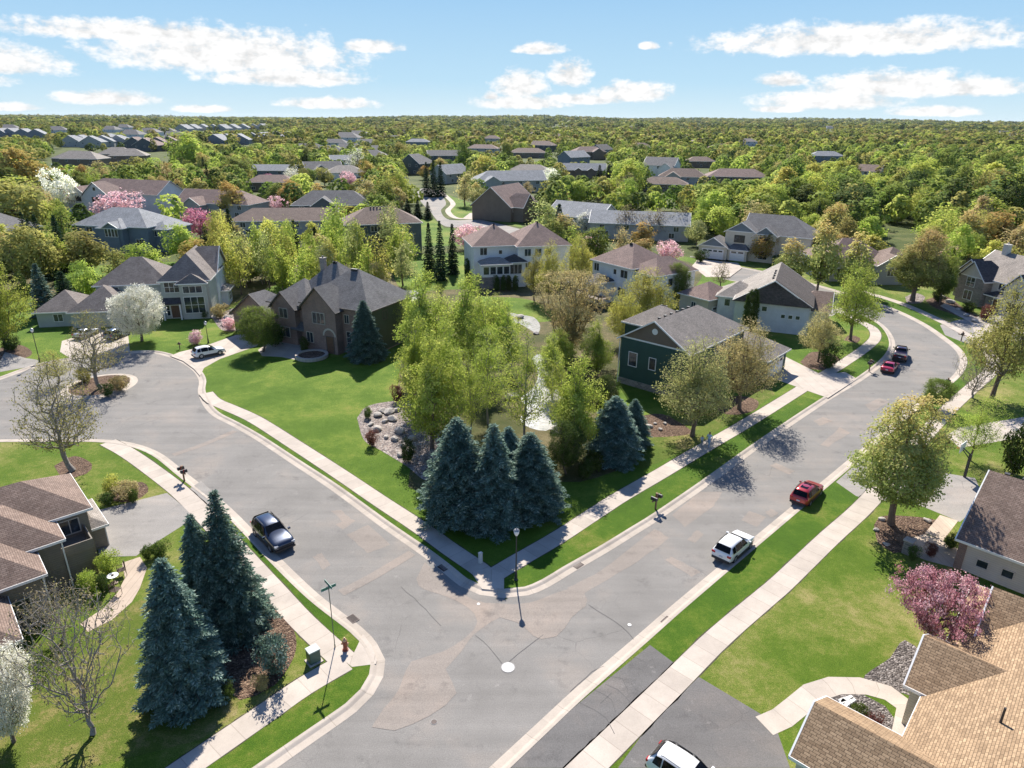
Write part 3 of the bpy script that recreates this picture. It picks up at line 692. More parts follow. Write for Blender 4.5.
# street repairs, cracks, covers
PZ = [0.0085]
def patch(pts, z=None):
    PZ[0] += 0.0005; c = sum(W(pts), Vector()) / len(pts); rg = random.Random(len(pts) + int(c.x * 7))
    pl = smooth(W(pts + [pts[0]]), 0.8)[:-1] if len(pts) > 6 else [a.lerp(b_, k / 5) for a, b_ in zip(W(pts), W(pts[1:] + pts[:1])) for k in range(5)]
    sheet('road_patch', [q + Vector((rg.uniform(-.07, .07), rg.uniform(-.07, .07), 0)) for q in pl], PZ[0], ASPP)
for q in ([(672, 515), (700, 492), (722, 492), (714, 506), (685, 527)], [(655, 529), (670, 538), (640, 560), (583, 594), (567, 588), (600, 572)], [(697, 530), (704, 534), (695, 543), (687, 540)],
          [(749, 511), (767, 517), (757, 527), (741, 520)], [(664, 560), (672, 557), (701, 572), (692, 577)], [(820, 445), (840, 427), (850, 433), (828, 447)], [(813, 421), (823, 417), (833, 421), (820, 426)],
          [(770, 466), (776, 463), (795, 471), (789, 475)], [(331, 511), (341, 510), (353, 521), (344, 523)], [(336, 525), (348, 518), (356, 521), (343, 530)], [(346, 535), (368, 525), (391, 545), (368, 553)],
          [(313, 557), (321, 553), (331, 565), (323, 570)], [(765, 512), (772, 509), (779, 513), (771, 518)], [(865, 405), (880, 398), (890, 402), (872, 412)]):
    patch(q)
patch([(425, 562), (448, 583), (472, 599), (500, 604), (530, 603), (572, 588), (588, 600), (572, 618), (556, 636), (541, 640), (518, 622), (500, 618), (474, 634), (462, 652), (446, 670), (456, 694), (430, 716), (394, 730), (372, 728), (398, 690), (412, 662), (444, 652), (478, 622), (455, 600), (418, 586)], 0.016)
for pts, w in (([(341, 593), (372, 577), (412, 553)], 0.9), ([(173, 455), (205, 444), (235, 431)], 0.8)):
    m = MB(); strip_mesh(m, smooth(W(pts)), w, 0.0185); tag(m.build('road_patch', ASPP), kind='structure')
TAR = plain('crack_tar', (0.095, 0.09, 0.086), 0.9)
m = MB()
for pts in ([(588, 605), (606, 616), (622, 627), (634, 640)], [(508, 663), (528, 647), (544, 635)], [(401, 587), (420, 604), (441, 626)], [(475, 636), (490, 648), (502, 664)], [(570, 692), (592, 672), (611, 664)]):
    path = smooth(W(pts), 0.7); rg = random.Random(len(m.v))
    path = [p + Vector((rg.uniform(-.05, .05), rg.uniform(-.05, .05), 0)) for p in path]
    strip_mesh(m, path, 0.032, 0.0215)
tag(m.build('road_crack', TAR), kind='structure')
m = MB()
for pts in ([(578, 702), (595, 710), (606, 718), (614, 734)], [(594, 690), (612, 700), (615, 712)], [(606, 684), (618, 690), (632, 704)], [(634, 657), (645, 662), (653, 659), (656, 668)], [(604, 676), (622, 679), (628, 690)], [(600, 704), (612, 693)]):
    path = smooth(W(pts, .127), 0.5); rg = random.Random(len(m.v))
    path = [p + Vector((rg.uniform(-.04, .04), rg.uniform(-.04, .04), 0)) for p in path]
    strip_mesh(m, path, 0.042, 0.134)
tag(m.build('driveway_crack', TAR), kind='structure')

# the far street curving past the corner houses
sheet('road', smooth(W([(413, 192), (425, 188), (437, 191.5), (443, 197), (446, 204), (441, 211), (450, 220), (480, 220), (520, 229), (540, 234), (538, 240), (478, 227), (446, 226.5), (431, 213), (422, 203), (413, 192)]), 3)[:-1], 0.02, ASPG)
sheet('lawn', W([(446, 194), (470, 203), (508, 213), (524, 228), (482, 218.5), (456, 218), (447, 211), (451, 203)]), 0.015, LAWN)
sheet('lawn', W([(395, 232), (428, 214), (444, 228), (478, 229), (540, 243), (476, 246), (420, 246)]), 0.017, LAWN)
m = MB(); strip_mesh(m, smooth(W([(438, 190), (447, 197), (453, 204), (448, 211), (456, 218), (474, 218.5)])), 2.2, 0.03); tag(m.build('sidewalk', CONC), kind='structure')
sheet('driveway', W([(462, 219), (470, 213), (492, 214), (486, 220)]), 0.035, CONC)

def hill(x, y):
    """gentle rise of the far country"""
    return max(0.0, min(1.0, (y - 3000) / 5000)) * (22 + 20 * math.sin(x * .00062 + .8) + 12 * math.sin(x * .0017 + 2.0) + 7 * math.sin(x * .0041))
m = MB(); nx, ny = 90, 16
for j in range(ny):
    for i in range(nx):
        q = []
        for a_, b_ in ((i, j), (i + 1, j), (i + 1, j + 1), (i, j + 1)):
            yy = 3000 + (9500 - 3000) * b_ / ny; xx = (a_ / nx - .5) * 2 * (yy * .85 + 200); q.append((xx, yy, hill(xx, yy) + .3))
        m.face(q)
tag(m.build('hills', GM('far_ground', 'far'), smooth=True, merge=True), kind='structure')
# ================================================================== TREES
BARK = plain('bark_brown', (0.16, 0.115, 0.085), 0.9, scale=6)
BARKG = plain('bark_grey', (0.27, 0.235, 0.205), 0.9, scale=6)
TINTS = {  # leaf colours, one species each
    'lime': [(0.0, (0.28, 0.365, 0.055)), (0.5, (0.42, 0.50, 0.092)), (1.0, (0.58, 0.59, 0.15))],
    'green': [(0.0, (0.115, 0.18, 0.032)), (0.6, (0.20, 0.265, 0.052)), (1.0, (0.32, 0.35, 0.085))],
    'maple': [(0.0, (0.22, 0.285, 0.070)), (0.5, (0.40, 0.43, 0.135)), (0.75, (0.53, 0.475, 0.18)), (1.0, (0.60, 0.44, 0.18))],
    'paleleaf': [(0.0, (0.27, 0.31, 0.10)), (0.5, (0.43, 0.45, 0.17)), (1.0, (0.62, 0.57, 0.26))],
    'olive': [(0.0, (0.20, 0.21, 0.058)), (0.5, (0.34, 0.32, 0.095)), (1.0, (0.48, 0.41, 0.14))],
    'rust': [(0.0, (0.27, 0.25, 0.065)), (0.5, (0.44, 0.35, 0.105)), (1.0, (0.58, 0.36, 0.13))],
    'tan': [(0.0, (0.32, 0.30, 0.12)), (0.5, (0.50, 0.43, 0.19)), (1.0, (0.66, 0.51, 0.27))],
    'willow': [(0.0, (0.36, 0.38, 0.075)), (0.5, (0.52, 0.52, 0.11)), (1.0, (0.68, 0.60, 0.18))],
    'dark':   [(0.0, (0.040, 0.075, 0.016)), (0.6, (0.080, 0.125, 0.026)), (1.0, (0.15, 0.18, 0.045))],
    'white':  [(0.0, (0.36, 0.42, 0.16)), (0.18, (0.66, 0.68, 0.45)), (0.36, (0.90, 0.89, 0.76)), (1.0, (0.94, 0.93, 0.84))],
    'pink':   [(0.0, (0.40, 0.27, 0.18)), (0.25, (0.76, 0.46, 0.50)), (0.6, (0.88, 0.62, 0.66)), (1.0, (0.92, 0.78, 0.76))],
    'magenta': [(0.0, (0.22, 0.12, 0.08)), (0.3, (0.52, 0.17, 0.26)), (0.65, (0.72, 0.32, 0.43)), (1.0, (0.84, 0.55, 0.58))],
    'crab':   [(0.0, (0.17, 0.09, 0.06)), (0.25, (0.40, 0.16, 0.18)), (0.6, (0.64, 0.34, 0.38)), (1.0, (0.84, 0.64, 0.63))],
    'twig':   [(0.0, (0.22, 0.17, 0.12)), (0.6, (0.32, 0.26, 0.15)), (1.0, (0.40, 0.38, 0.14))],
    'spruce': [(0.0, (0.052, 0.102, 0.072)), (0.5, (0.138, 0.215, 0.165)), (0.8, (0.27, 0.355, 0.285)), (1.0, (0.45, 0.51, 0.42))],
    'pine':   [(0.0, (0.022, 0.046, 0.020)), (0.6, (0.046, 0.085, 0.036)), (1.0, (0.095, 0.14, 0.06))],
    'shrub':  [(0.0, (0.05, 0.085, 0.018)), (0.6, (0.11, 0.16, 0.032)), (1.0, (0.22, 0.25, 0.06))],
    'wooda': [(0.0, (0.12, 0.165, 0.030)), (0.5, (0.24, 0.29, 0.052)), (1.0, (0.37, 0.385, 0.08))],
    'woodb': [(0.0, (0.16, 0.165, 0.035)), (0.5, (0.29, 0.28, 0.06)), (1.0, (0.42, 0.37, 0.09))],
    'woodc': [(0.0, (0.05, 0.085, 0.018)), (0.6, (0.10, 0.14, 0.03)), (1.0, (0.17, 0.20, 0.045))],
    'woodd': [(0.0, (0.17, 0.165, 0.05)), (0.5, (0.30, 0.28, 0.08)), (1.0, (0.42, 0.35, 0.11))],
    'redshrub': [(0.0, (0.10, 0.035, 0.03)), (0.6, (0.20, 0.075, 0.06)), (1.0, (0.28, 0.15, 0.09))],
}
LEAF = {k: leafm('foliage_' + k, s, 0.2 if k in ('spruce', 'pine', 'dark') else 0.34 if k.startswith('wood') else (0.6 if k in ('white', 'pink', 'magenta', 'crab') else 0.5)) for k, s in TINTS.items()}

def mesh_np(name, V, F, mats, tint=None, mi=None, smooth=False, vn=None):
    """quads straight from arrays"""
    me = bpy.data.meshes.new(name)
    V = np.ascontiguousarray(V, np.float32).reshape(-1, 3); F = np.ascontiguousarray(F, np.int32).reshape(-1, 4)
    me.vertices.add(len(V)); me.vertices.foreach_set('co', V.ravel())
    me.loops.add(F.size); me.loops.foreach_set('vertex_index', F.ravel())
    me.polygons.add(len(F)); me.polygons.foreach_set('loop_start', np.arange(0, F.size, 4, dtype=np.int32))
    me.polygons.foreach_set('loop_total', np.full(len(F), 4, np.int32))
    for m in mats: me.materials.append(m)
    if mi is not None: me.polygons.foreach_set('material_index', np.ascontiguousarray(mi, np.int32))
    if smooth: me.polygons.foreach_set('use_smooth', np.ones(len(F), bool))
    me.update(calc_edges=True)
    if vn is not None:
        a = me.attributes.new('custom_normal', 'FLOAT_VECTOR', 'POINT'); a.data.foreach_set('vector', np.ascontiguousarray(np.repeat(vn, 4, 0), np.float32).ravel())
    if tint is not None:
        a = me.attributes.new('tint', 'FLOAT', 'FACE'); a.data.foreach_set('value', np.ascontiguousarray(tint, np.float32))
    return me

PROF = {  # crown half-width against height (0 bottom, 1 top)
    'round': lambda t: np.sqrt(np.clip(1 - (2 * t - 1) ** 2, 0, 1)),
    'oval': lambda t: np.clip(t / 0.35, 0, 1) ** 0.6 * np.clip((1 - t) / 0.65, 0, 1) ** 0.55 * 1.03,
    'vase': lambda t: (0.25 + 0.75 * np.clip(t / 0.62, 0, 1)) * np.clip((1 - t) / 0.3, 0, 1) ** 0.45,
    'broad': lambda t: np.clip(t / 0.25, 0, 1) ** 0.5 * np.clip((1 - t) / 0.75, 0, 1) ** 0.5,
    'spire': lambda t: np.clip(t / 0.15, 0, 1) ** 0.5 * np.clip((1 - t) / 0.85, 0, 1) ** 0.8,
    'column': lambda t: np.clip(t / 0.1, 0, 1) ** 0.5 * np.clip((1 - t) / 0.5, 0, 1) ** 0.55,
}
def lobes(rng, n=9):
    d = rng.normal(size=(n, 3)); d /= np.linalg.norm(d, axis=1)[:, None]; return d, rng.uniform(-0.58, 0.46, n)
def tips_in(rng, n, H, base, Rd, shape, core=0.42, lb=None):
    t = rng.uniform(0, 1, n * 5); w = PROF[shape](t)
    keep = rng.uniform(0, 1, n * 5) < (w ** 1.2 + 0.05); t, w = t[keep][:n], w[keep][:n]; k = len(t)
    a = rng.uniform(0, 2 * np.pi, k); r = w * rng.uniform(0, 1, k) ** core
    D = np.stack([np.cos(a) * w, np.sin(a) * w, 2 * t - 1], 1); D /= np.linalg.norm(D, axis=1)[:, None] + 1e-6
    d, amp = lb if lb is not None else lobes(rng)
    f = 1 + (np.clip((D @ d.T - 0.55) / 0.45, 0, 1) * amp).sum(1)
    P = np.stack([np.cos(a) * r * Rd * f, np.sin(a) * r * Rd * f, base + t * (H - base) * (0.5 + 0.5 * f)], 1)
    P[:, 2] = np.minimum(P[:, 2], H)
    return P, t, r / (w + 1e-6)
def skeleton(rng, tips, H, base, trunk_r, lean=0.0, leader=0.75, bf=0.45):
    """limbs: every tip joins the tree node that makes the shortest, gently rising way home"""
    nt_ = 9; zt = np.linspace(0, max(base * 1.02, H * leader), nt_)
    X = lean * zt + np.cumsum(rng.normal(0, 0.012 * H, nt_)) * (zt > 0.3); Y = np.cumsum(rng.normal(0, 0.012 * H, nt_)) * (zt > 0.3)
    pos = [np.array([X[i], Y[i], zt[i]]) for i in range(nt_)]; par = [-1] + list(range(nt_ - 1)); pl = list(zt)
    order = np.argsort(np.linalg.norm(tips - np.array([0, 0, base]), axis=1))
    P = np.zeros((nt_ + len(tips) * 2, 3)); PL = np.zeros(nt_ + len(tips) * 2); P[:nt_] = pos; PL[:nt_] = pl; n = nt_
    for k in order:
        q = tips[k]; dv = q - P[:n]; dist = np.linalg.norm(dv, axis=1)
        cost = dist + bf * PL[:n] + np.where(dv[:, 2] < -0.1 * dist, 2.0 * dist, 0) + np.where(P[:n, 2] < base * 0.8, 1e3, 0)
        j = int(np.argmin(cost))
        if dist[j] > 0.9:
            mid = P[j] + dv[j] * 0.5 + np.array([0, 0, 0.10 * dist[j]]) + rng.normal(0, 0.05 * dist[j], 3)
            P[n] = mid; PL[n] = PL[j] + dist[j] / 2; par.append(j); n += 1; j = n - 1
        P[n] = q; PL[n] = PL[j] + np.linalg.norm(q - P[j]); par.append(j); n += 1
    P = P[:n]; par = np.array(par); cnt = np.ones(n)
    for i in range(n - 1, 0, -1): cnt[par[i]] += cnt[i]
    rad = trunk_r * (cnt / cnt[0]) ** 0.46
    rad[0] *= 1.35
    return P, par, np.maximum(rad, 0.012)
def limb_mesh(P, par, rad, sides=5, rmin=0.0):
    idx = np.array([i for i in range(1, len(P)) if rad[i] >= rmin]); a, b = P[par[idx]], P[idx]
    d = b - a; d /= np.linalg.norm(d, axis=1)[:, None] + 1e-9
    ref = np.where(np.abs(d[:, 2:3]) > 0.9, np.array([[1., 0, 0]]), np.array([[0, 0, 1.]]))
    u = np.cross(d, ref); u /= np.linalg.norm(u, axis=1)[:, None] + 1e-9; v = np.cross(d, u)
    ang = np.arange(sides) * 2 * np.pi / sides
    ring = lambda c, r: c[:, None] + (u[:, None] * np.cos(ang)[None, :, None] + v[:, None] * np.sin(ang)[None, :, None]) * r[:, None, None]
    ra = np.minimum(rad[par[idx]], rad[idx] * 1.5 + 0.01)
    V = np.concatenate([ring(a, ra), ring(b, rad[idx])], 1).reshape(-1, 3)
    k = np.arange(len(idx))[:, None] * 2 * sides; s = np.arange(sides)[None]; s2 = (s + 1) % sides
    F = np.stack([k + s, k + s2, k + s2 + sides, k + s + sides], 2).reshape(-1, 4)
    return V, F
def leaf_quads(rng, C, size, aspect=0.62, up=0.35, sz_var=0.35, out=None, ow=0.8, soft=None):
    n = len(C)
    nrm = rng.normal(size=(n, 3)); nrm[:, 2] = np.abs(nrm[:, 2]) + up
    if out is not None: nrm += out * ow
    nrm /= np.linalg.norm(nrm, axis=1)[:, None]
    t = np.cross(nrm, rng.normal(size=(n, 3))); t /= np.linalg.norm(t, axis=1)[:, None] + 1e-9; b = np.cross(nrm, t)
    s = size * rng.uniform(1 - sz_var, 1 + sz_var, n)[:, None]; t = t * s; b = b * s * aspect
    V = np.stack([C - t, C - b + t * 0.1 + nrm * s * .12, C + t, C + b + t * 0.1 + nrm * s * .12], 1)
    if soft is not None:      # leaf clumps shade as one rounded crown
        q = nrm * soft + out * (1 - soft); q /= np.linalg.norm(q, axis=1)[:, None] + 1e-9
        return V.reshape(-1, 3), np.arange(4 * n).reshape(n, 4), q
    return V.reshape(-1, 3), np.arange(4 * n).reshape(n, 4)

def crown_parts(seed, H, Rd, base, shape, ntips, per, leaf, spread, trunk_r, leader=0.75, core=0.42, top_tint=0.0, tint_var=0.5, sides=5, rmin=0.0, lean=0.0, droop=0.0, ow=0.8):
    rng = np.random.default_rng(seed)
    lb = lobes(rng)
    tips, tt, rr = tips_in(rng, ntips, H, base, Rd, shape, core, lb)
    P, par, rad = skeleton(rng, tips, H, base, trunk_r, lean, leader)
    TV, TF = limb_mesh(P, par, rad, sides, rmin)
    n = len(tips); cl = np.repeat(np.arange(n), per)
    C = tips[cl] + rng.normal(0, 1, (n * per, 3)) * np.array([spread, spread, spread * 0.75])
    if droop: C[:, 2] -= np.abs(rng.normal(0, droop, n * per)) * (rr[cl])
    out = tips[cl] - np.array([0, 0, base + (H - base) * 0.4]); out /= np.linalg.norm(out, axis=1)[:, None] + 1e-6
    vn = None
    if ow > 1: V, F, vn = leaf_quads(rng, C, leaf, out=out, ow=ow, soft=.45)
    else: V, F = leaf_quads(rng, C, leaf, out=out, ow=ow)
    clump = rng.uniform(0, 1, n)
    h = (tips[:, 2] - base) / (H - base)
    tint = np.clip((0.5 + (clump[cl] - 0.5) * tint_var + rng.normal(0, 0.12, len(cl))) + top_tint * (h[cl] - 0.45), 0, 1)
    return (TV, TF), (V, F, tint, vn)

def conifer_parts(seed, H, Rd, whorl=0.42, per=9, card=0.17, trunk_r=0.2, power=0.85, base=0.15, dens=1.0):
    """spruce: whorls of slightly drooping boughs carrying flat sprays of needle cards"""
    rng = np.random.default_rng(seed); C, T, B, tint = [], [], [], []
    limbs_p, limbs_par, limbs_r = [np.array([0, 0, 0.])], [-1], [trunk_r]
    for k in range(1, 13):
        limbs_p.append(np.array([0, 0, H * k / 12])); limbs_par.append(k - 1); limbs_r.append(trunk_r * (1 - k / 12.3))
    z = base
    while z < H - 0.12:
        t = z / H; Lb = Rd * (1 - t) ** power * (1.0 if t > 0.08 else 0.85 + t) + 0.06
        nb = max(4, int(per * (0.55 + 0.45 * (1 - t)))); a0 = rng.uniform(0, 6.28)
        for b in range(nb):
            a = a0 + b * 2 * np.pi / nb + rng.normal(0, 0.16); L_ = Lb * rng.uniform(0.72, 1.14)
            dirh = np.array([np.cos(a), np.sin(a), 0]); rise = 0.22 + 0.55 * t; sidev = np.array([-dirh[1], dirh[0], 0])
            tone = rng.uniform(-0.13, 0.13)
            limbs_p.append(np.array([0, 0, z + 0.0])); limbs_par.append(min(12, int(t * 12))); limbs_r.append(0.05)
            limbs_p.append(dirh * L_ * 0.8 + np.array([0, 0, z + rise * L_ * .25])); limbs_par.append(len(limbs_p) - 2); limbs_r.append(0.018)
            ns = max(3, int(L_ / (0.20 / dens)))
            for s in np.linspace(0.12, 1.0, ns):
                c = dirh * L_ * s + np.array([0, 0, z + rise * L_ * s * (1 - 0.9 * s) - 0.10 * L_ * s * s])
                tw = 0.42 * L_ * (1 - s) ** 0.7 * min(1, s * 3 + .3) + 0.14
                for sd in (-1, 1, 0):
                    tdir = dirh * (0.75 if sd else 1.0) + sidev * sd * 0.85 + np.array([0, 0, -0.12 + rng.normal(0, 0.12)]); tdir /= np.linalg.norm(tdir)
                    l = (tw if sd else 0.22) * rng.uniform(0.7, 1.15); m_ = max(1, int(round(l / (0.26 / dens))))
                    for q in range(m_):
                        e = (q + 0.6) / m_
                        C.append(c + tdir * l * e + rng.normal(0, 0.035, 3)); T.append(tdir + rng.normal(0, 0.25, 3)); B.append(0.62 * l / m_ + 0.07)
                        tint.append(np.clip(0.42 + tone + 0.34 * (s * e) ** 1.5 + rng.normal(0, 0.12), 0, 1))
        z += whorl * (0.55 + 0.45 * (1 - t)) * rng.uniform(0.85, 1.15)
    C, T, B, tint = np.array(C), np.array(T), np.array(B), np.array(tint); n = len(C)
    T /= np.linalg.norm(T, axis=1)[:, None]; nr = rng.normal(size=(n, 3)) * 0.55; nr[:, 2] += 0.8
    S = np.cross(T, nr); S /= np.linalg.norm(S, axis=1)[:, None] + 1e-9; S *= (card * rng.uniform(0.35, 0.62, n))[:, None]; T = T * B[:, None]
    V = np.stack([C - T, C + S, C + T, C - S], 1).reshape(-1, 3); F = np.arange(4 * n).reshape(n, 4)
    TV, TF = limb_mesh(np.array(limbs_p), np.array(limbs_par), np.array(limbs_r), 5)
    return (TV, TF), (V, F, tint)

# ---- a shelf of tree shapes (unit sizes in metres); every planted tree shares one and gets its own leaf colour
SHAPES = {}
def shape(key, trunk, leaves):
    tm = mesh_np('trunk', trunk[0], trunk[1], [BARK]); lm = mesh_np('crown', leaves[0], leaves[1], [LEAF['green']], leaves[2], vn=leaves[3] if len(leaves) > 3 else None)
    z = leaves[0][:, 2]; r = np.linalg.norm(leaves[0][:, :2], axis=1)
    SHAPES[key] = (tm, lm, float(z.max() if 'spruce' in key else np.percentile(z, 99.7)), float(np.percentile(r, 99.5 if 'spruce' in key else 97)))
# near shapes
shape('maple_near', *crown_parts(11, 9, 3.4, 1.7, 'oval', 680, 40, 0.075, 0.20, 0.20, top_tint=0.75, tint_var=0.3, core=0.5))
shape('round_near', *crown_parts(12, 8, 3.6, 1.7, 'round', 620, 46, 0.078, 0.28, 0.18))
shape('airy_near', *crown_parts(13, 9, 4.2, 2.0, 'broad', 520, 30, 0.078, 0.30, 0.20, core=0.5))
shape('birch_near', *crown_parts(14, 12, 3.4, 2.4, 'oval', 420, 26, 0.075, 0.30, 0.14, leader=0.9, core=0.6, tint_var=0.8))
shape('aspen_near', *crown_parts(15, 10, 3.4, 1.0, 'oval', 460, 44, 0.078, 0.27, 0.16, core=0.62, leader=.85, tint_var=0.8))
shape('vase_near', *crown_parts(16, 9, 4.2, 1.2, 'vase', 760, 30, 0.08, 0.2, 0.22, core=0.55, leader=0.35))
shape('bare_near', *crown_parts(17, 10, 4.2, 2.4, 'broad', 800, 7, 0.075, 0.22, 0.24, core=0.6, leader=0.6, tint_var=0.9))
shape('bare2_near', *crown_parts(18, 8, 4.0, 1.2, 'vase', 900, 2, 0.075, 0.2, 0.17, core=0.6, leader=0.35, tint_var=0.9))
shape('blossom_near', *crown_parts(19, 7, 3.6, 1.0, 'round', 700, 44, 0.078, 0.24, 0.18, tint_var=0.5))
shape('spread_near', *crown_parts(20, 4.6, 4.6, 1.3, 'vase', 330, 46, 0.072, 0.17, 0.20, core=0.62, leader=0.3, tint_var=0.7))
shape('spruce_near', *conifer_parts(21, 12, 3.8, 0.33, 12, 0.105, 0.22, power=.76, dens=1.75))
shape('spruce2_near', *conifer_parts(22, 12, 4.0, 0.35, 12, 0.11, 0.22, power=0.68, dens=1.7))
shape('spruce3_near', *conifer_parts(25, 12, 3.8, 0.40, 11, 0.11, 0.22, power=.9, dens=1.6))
shape('shrub_near', *crown_parts(23, 1.6, 1.1, 0.1, 'round', 160, 16, 0.07, 0.14, 0.05))
shape('column_near', *crown_parts(24, 6, 1.1, 0.3, 'column', 320, 44, 0.08, 0.15, 0.10))
# middle-distance shapes
for i in range(4):
    shape('round_mid%d' % i, *crown_parts(40 + i, 9, 3.9, 1.4 + .3 * i, ('round', 'oval', 'broad', 'oval')[i], 200, 15, 0.25, 0.46, 0.20, rmin=0.03, sides=4, top_tint=0.2, tint_var=0.6, ow=1.7))
shape('maple_mid0', *crown_parts(51, 9, 3.3, 1.4, 'oval', 240, 16, 0.21, 0.36, 0.2, rmin=0.03, sides=4, top_tint=0.85, tint_var=0.25, ow=1.7))
shape('maple_mid1', *crown_parts(52, 8, 3.0, 1.2, 'spire', 220, 16, 0.21, 0.34, 0.2, rmin=0.03, sides=4, top_tint=0.75, tint_var=0.25, ow=1.7))
shape('airy_mid0', *crown_parts(53, 11, 3.6, 1.8, 'oval', 190, 9, 0.22, 0.5, 0.17, rmin=0.025, sides=4, core=0.6, tint_var=0.9, leader=0.85))
shape('airy_mid1', *crown_parts(54, 10, 4.4, 1.6, 'broad', 200, 8, 0.22, 0.5, 0.2, rmin=0.025, sides=4, core=0.6, tint_var=0.9))
shape('bare_mid', *crown_parts(55, 10, 4.2, 1.8, 'broad', 330, 4, 0.15, 0.35, 0.24, rmin=0.0, sides=3, core=0.6, tint_var=0.9))
shape('blossom_mid', *crown_parts(56, 6.5, 3.4, 0.9, 'round', 200, 16, 0.2, 0.36, 0.2, rmin=0.03, sides=4, tint_var=0.7))
shape('spruce_mid', *conifer_parts(57, 11, 2.5, 0.5, 9, 0.30, 0.2, dens=0.85))
shape('shrub_mid', *crown_parts(58, 1.6, 1.1, 0.1, 'round', 60, 12, 0.14, 0.16, 0.05, rmin=0.02, sides=3))

_TIN = {}
def tinted(me, mat):
    k = (me.name, mat.name)
    if k not in _TIN:
        c = me.copy(); c.materials[0] = mat; _TIN[k] = c
    return _TIN[k]
TREES = []          # (x, y, radius) of what is planted, for spacing
PLAN = []
def plant(kind, leaf, base, H, Rd, label, cat='tree', group=None, name=None, bark=None, rz=None, parts=True, z=0.12):
    tm, lm, h0, r0 = SHAPES[kind]
    sz, sx = H / h0, Rd / r0
    nm = name or {'spruce': 'spruce_tree', 'pine': 'pine_tree'}.get(leaf, 'shrub' if 'shrub' in kind else 'deciduous_tree')
    t = empty(nm, (base[0], base[1], z), random.uniform(0, 6.28) if rz is None else rz)
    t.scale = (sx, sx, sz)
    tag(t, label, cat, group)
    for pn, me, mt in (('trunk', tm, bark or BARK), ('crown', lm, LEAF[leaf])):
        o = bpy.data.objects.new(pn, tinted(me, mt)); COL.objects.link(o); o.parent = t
    TREES.append((base[0], base[1], Rd)); return t
def plant_px(kind, leaf, bu, bv, vtop, wpx, label, **kw):
    """tree standing where its foot is seen; its height and spread follow from how tall and wide it looks there"""
    b = at(bu, bv, 0.12); H = height_for(b, vtop)
    zc = b.y * math.cos(PITCH) + (CAM_H - H * 0.5) * math.sin(PITCH)
    return plant(kind, leaf, b, H, wpx / 2 * zc / FPX, label, **kw)
# ================================================================== HOUSES
TRIM = plain('trim_white', (0.78, 0.76, 0.72), 0.5, var=0.05)
TRIMT = plain('trim_tan', (0.50, 0.44, 0.37), 0.5, var=0.05)
TRIMD = plain('trim_dark', (0.07, 0.06, 0.055), 0.5)
VENT = plain('vent_dark', (0.03, 0.03, 0.032), 0.6)
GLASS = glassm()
DOORW = plain('door_white', (0.74, 0.73, 0.71), 0.5, var=0.04)
DOORB = plain('door_brown', (0.14, 0.07, 0.04), 0.5)
STONE = brickm('stone_veneer', (0.30, 0.26, 0.22), (0.17, 0.15, 0.14), (0.35, 0.32, 0.28), 0.5, 0.22, 0.02)
CHIM = brickm('chimney_brick', (0.30, 0.15, 0.11), (0.22, 0.11, 0.08), (0.35, 0.3, 0.27))

def house_frame(p0, p1):
    """facade from p0 (left) to p1 (right) as seen from outside in front"""
    d = (p1 - p0); return math.atan2(d.y, d.x)

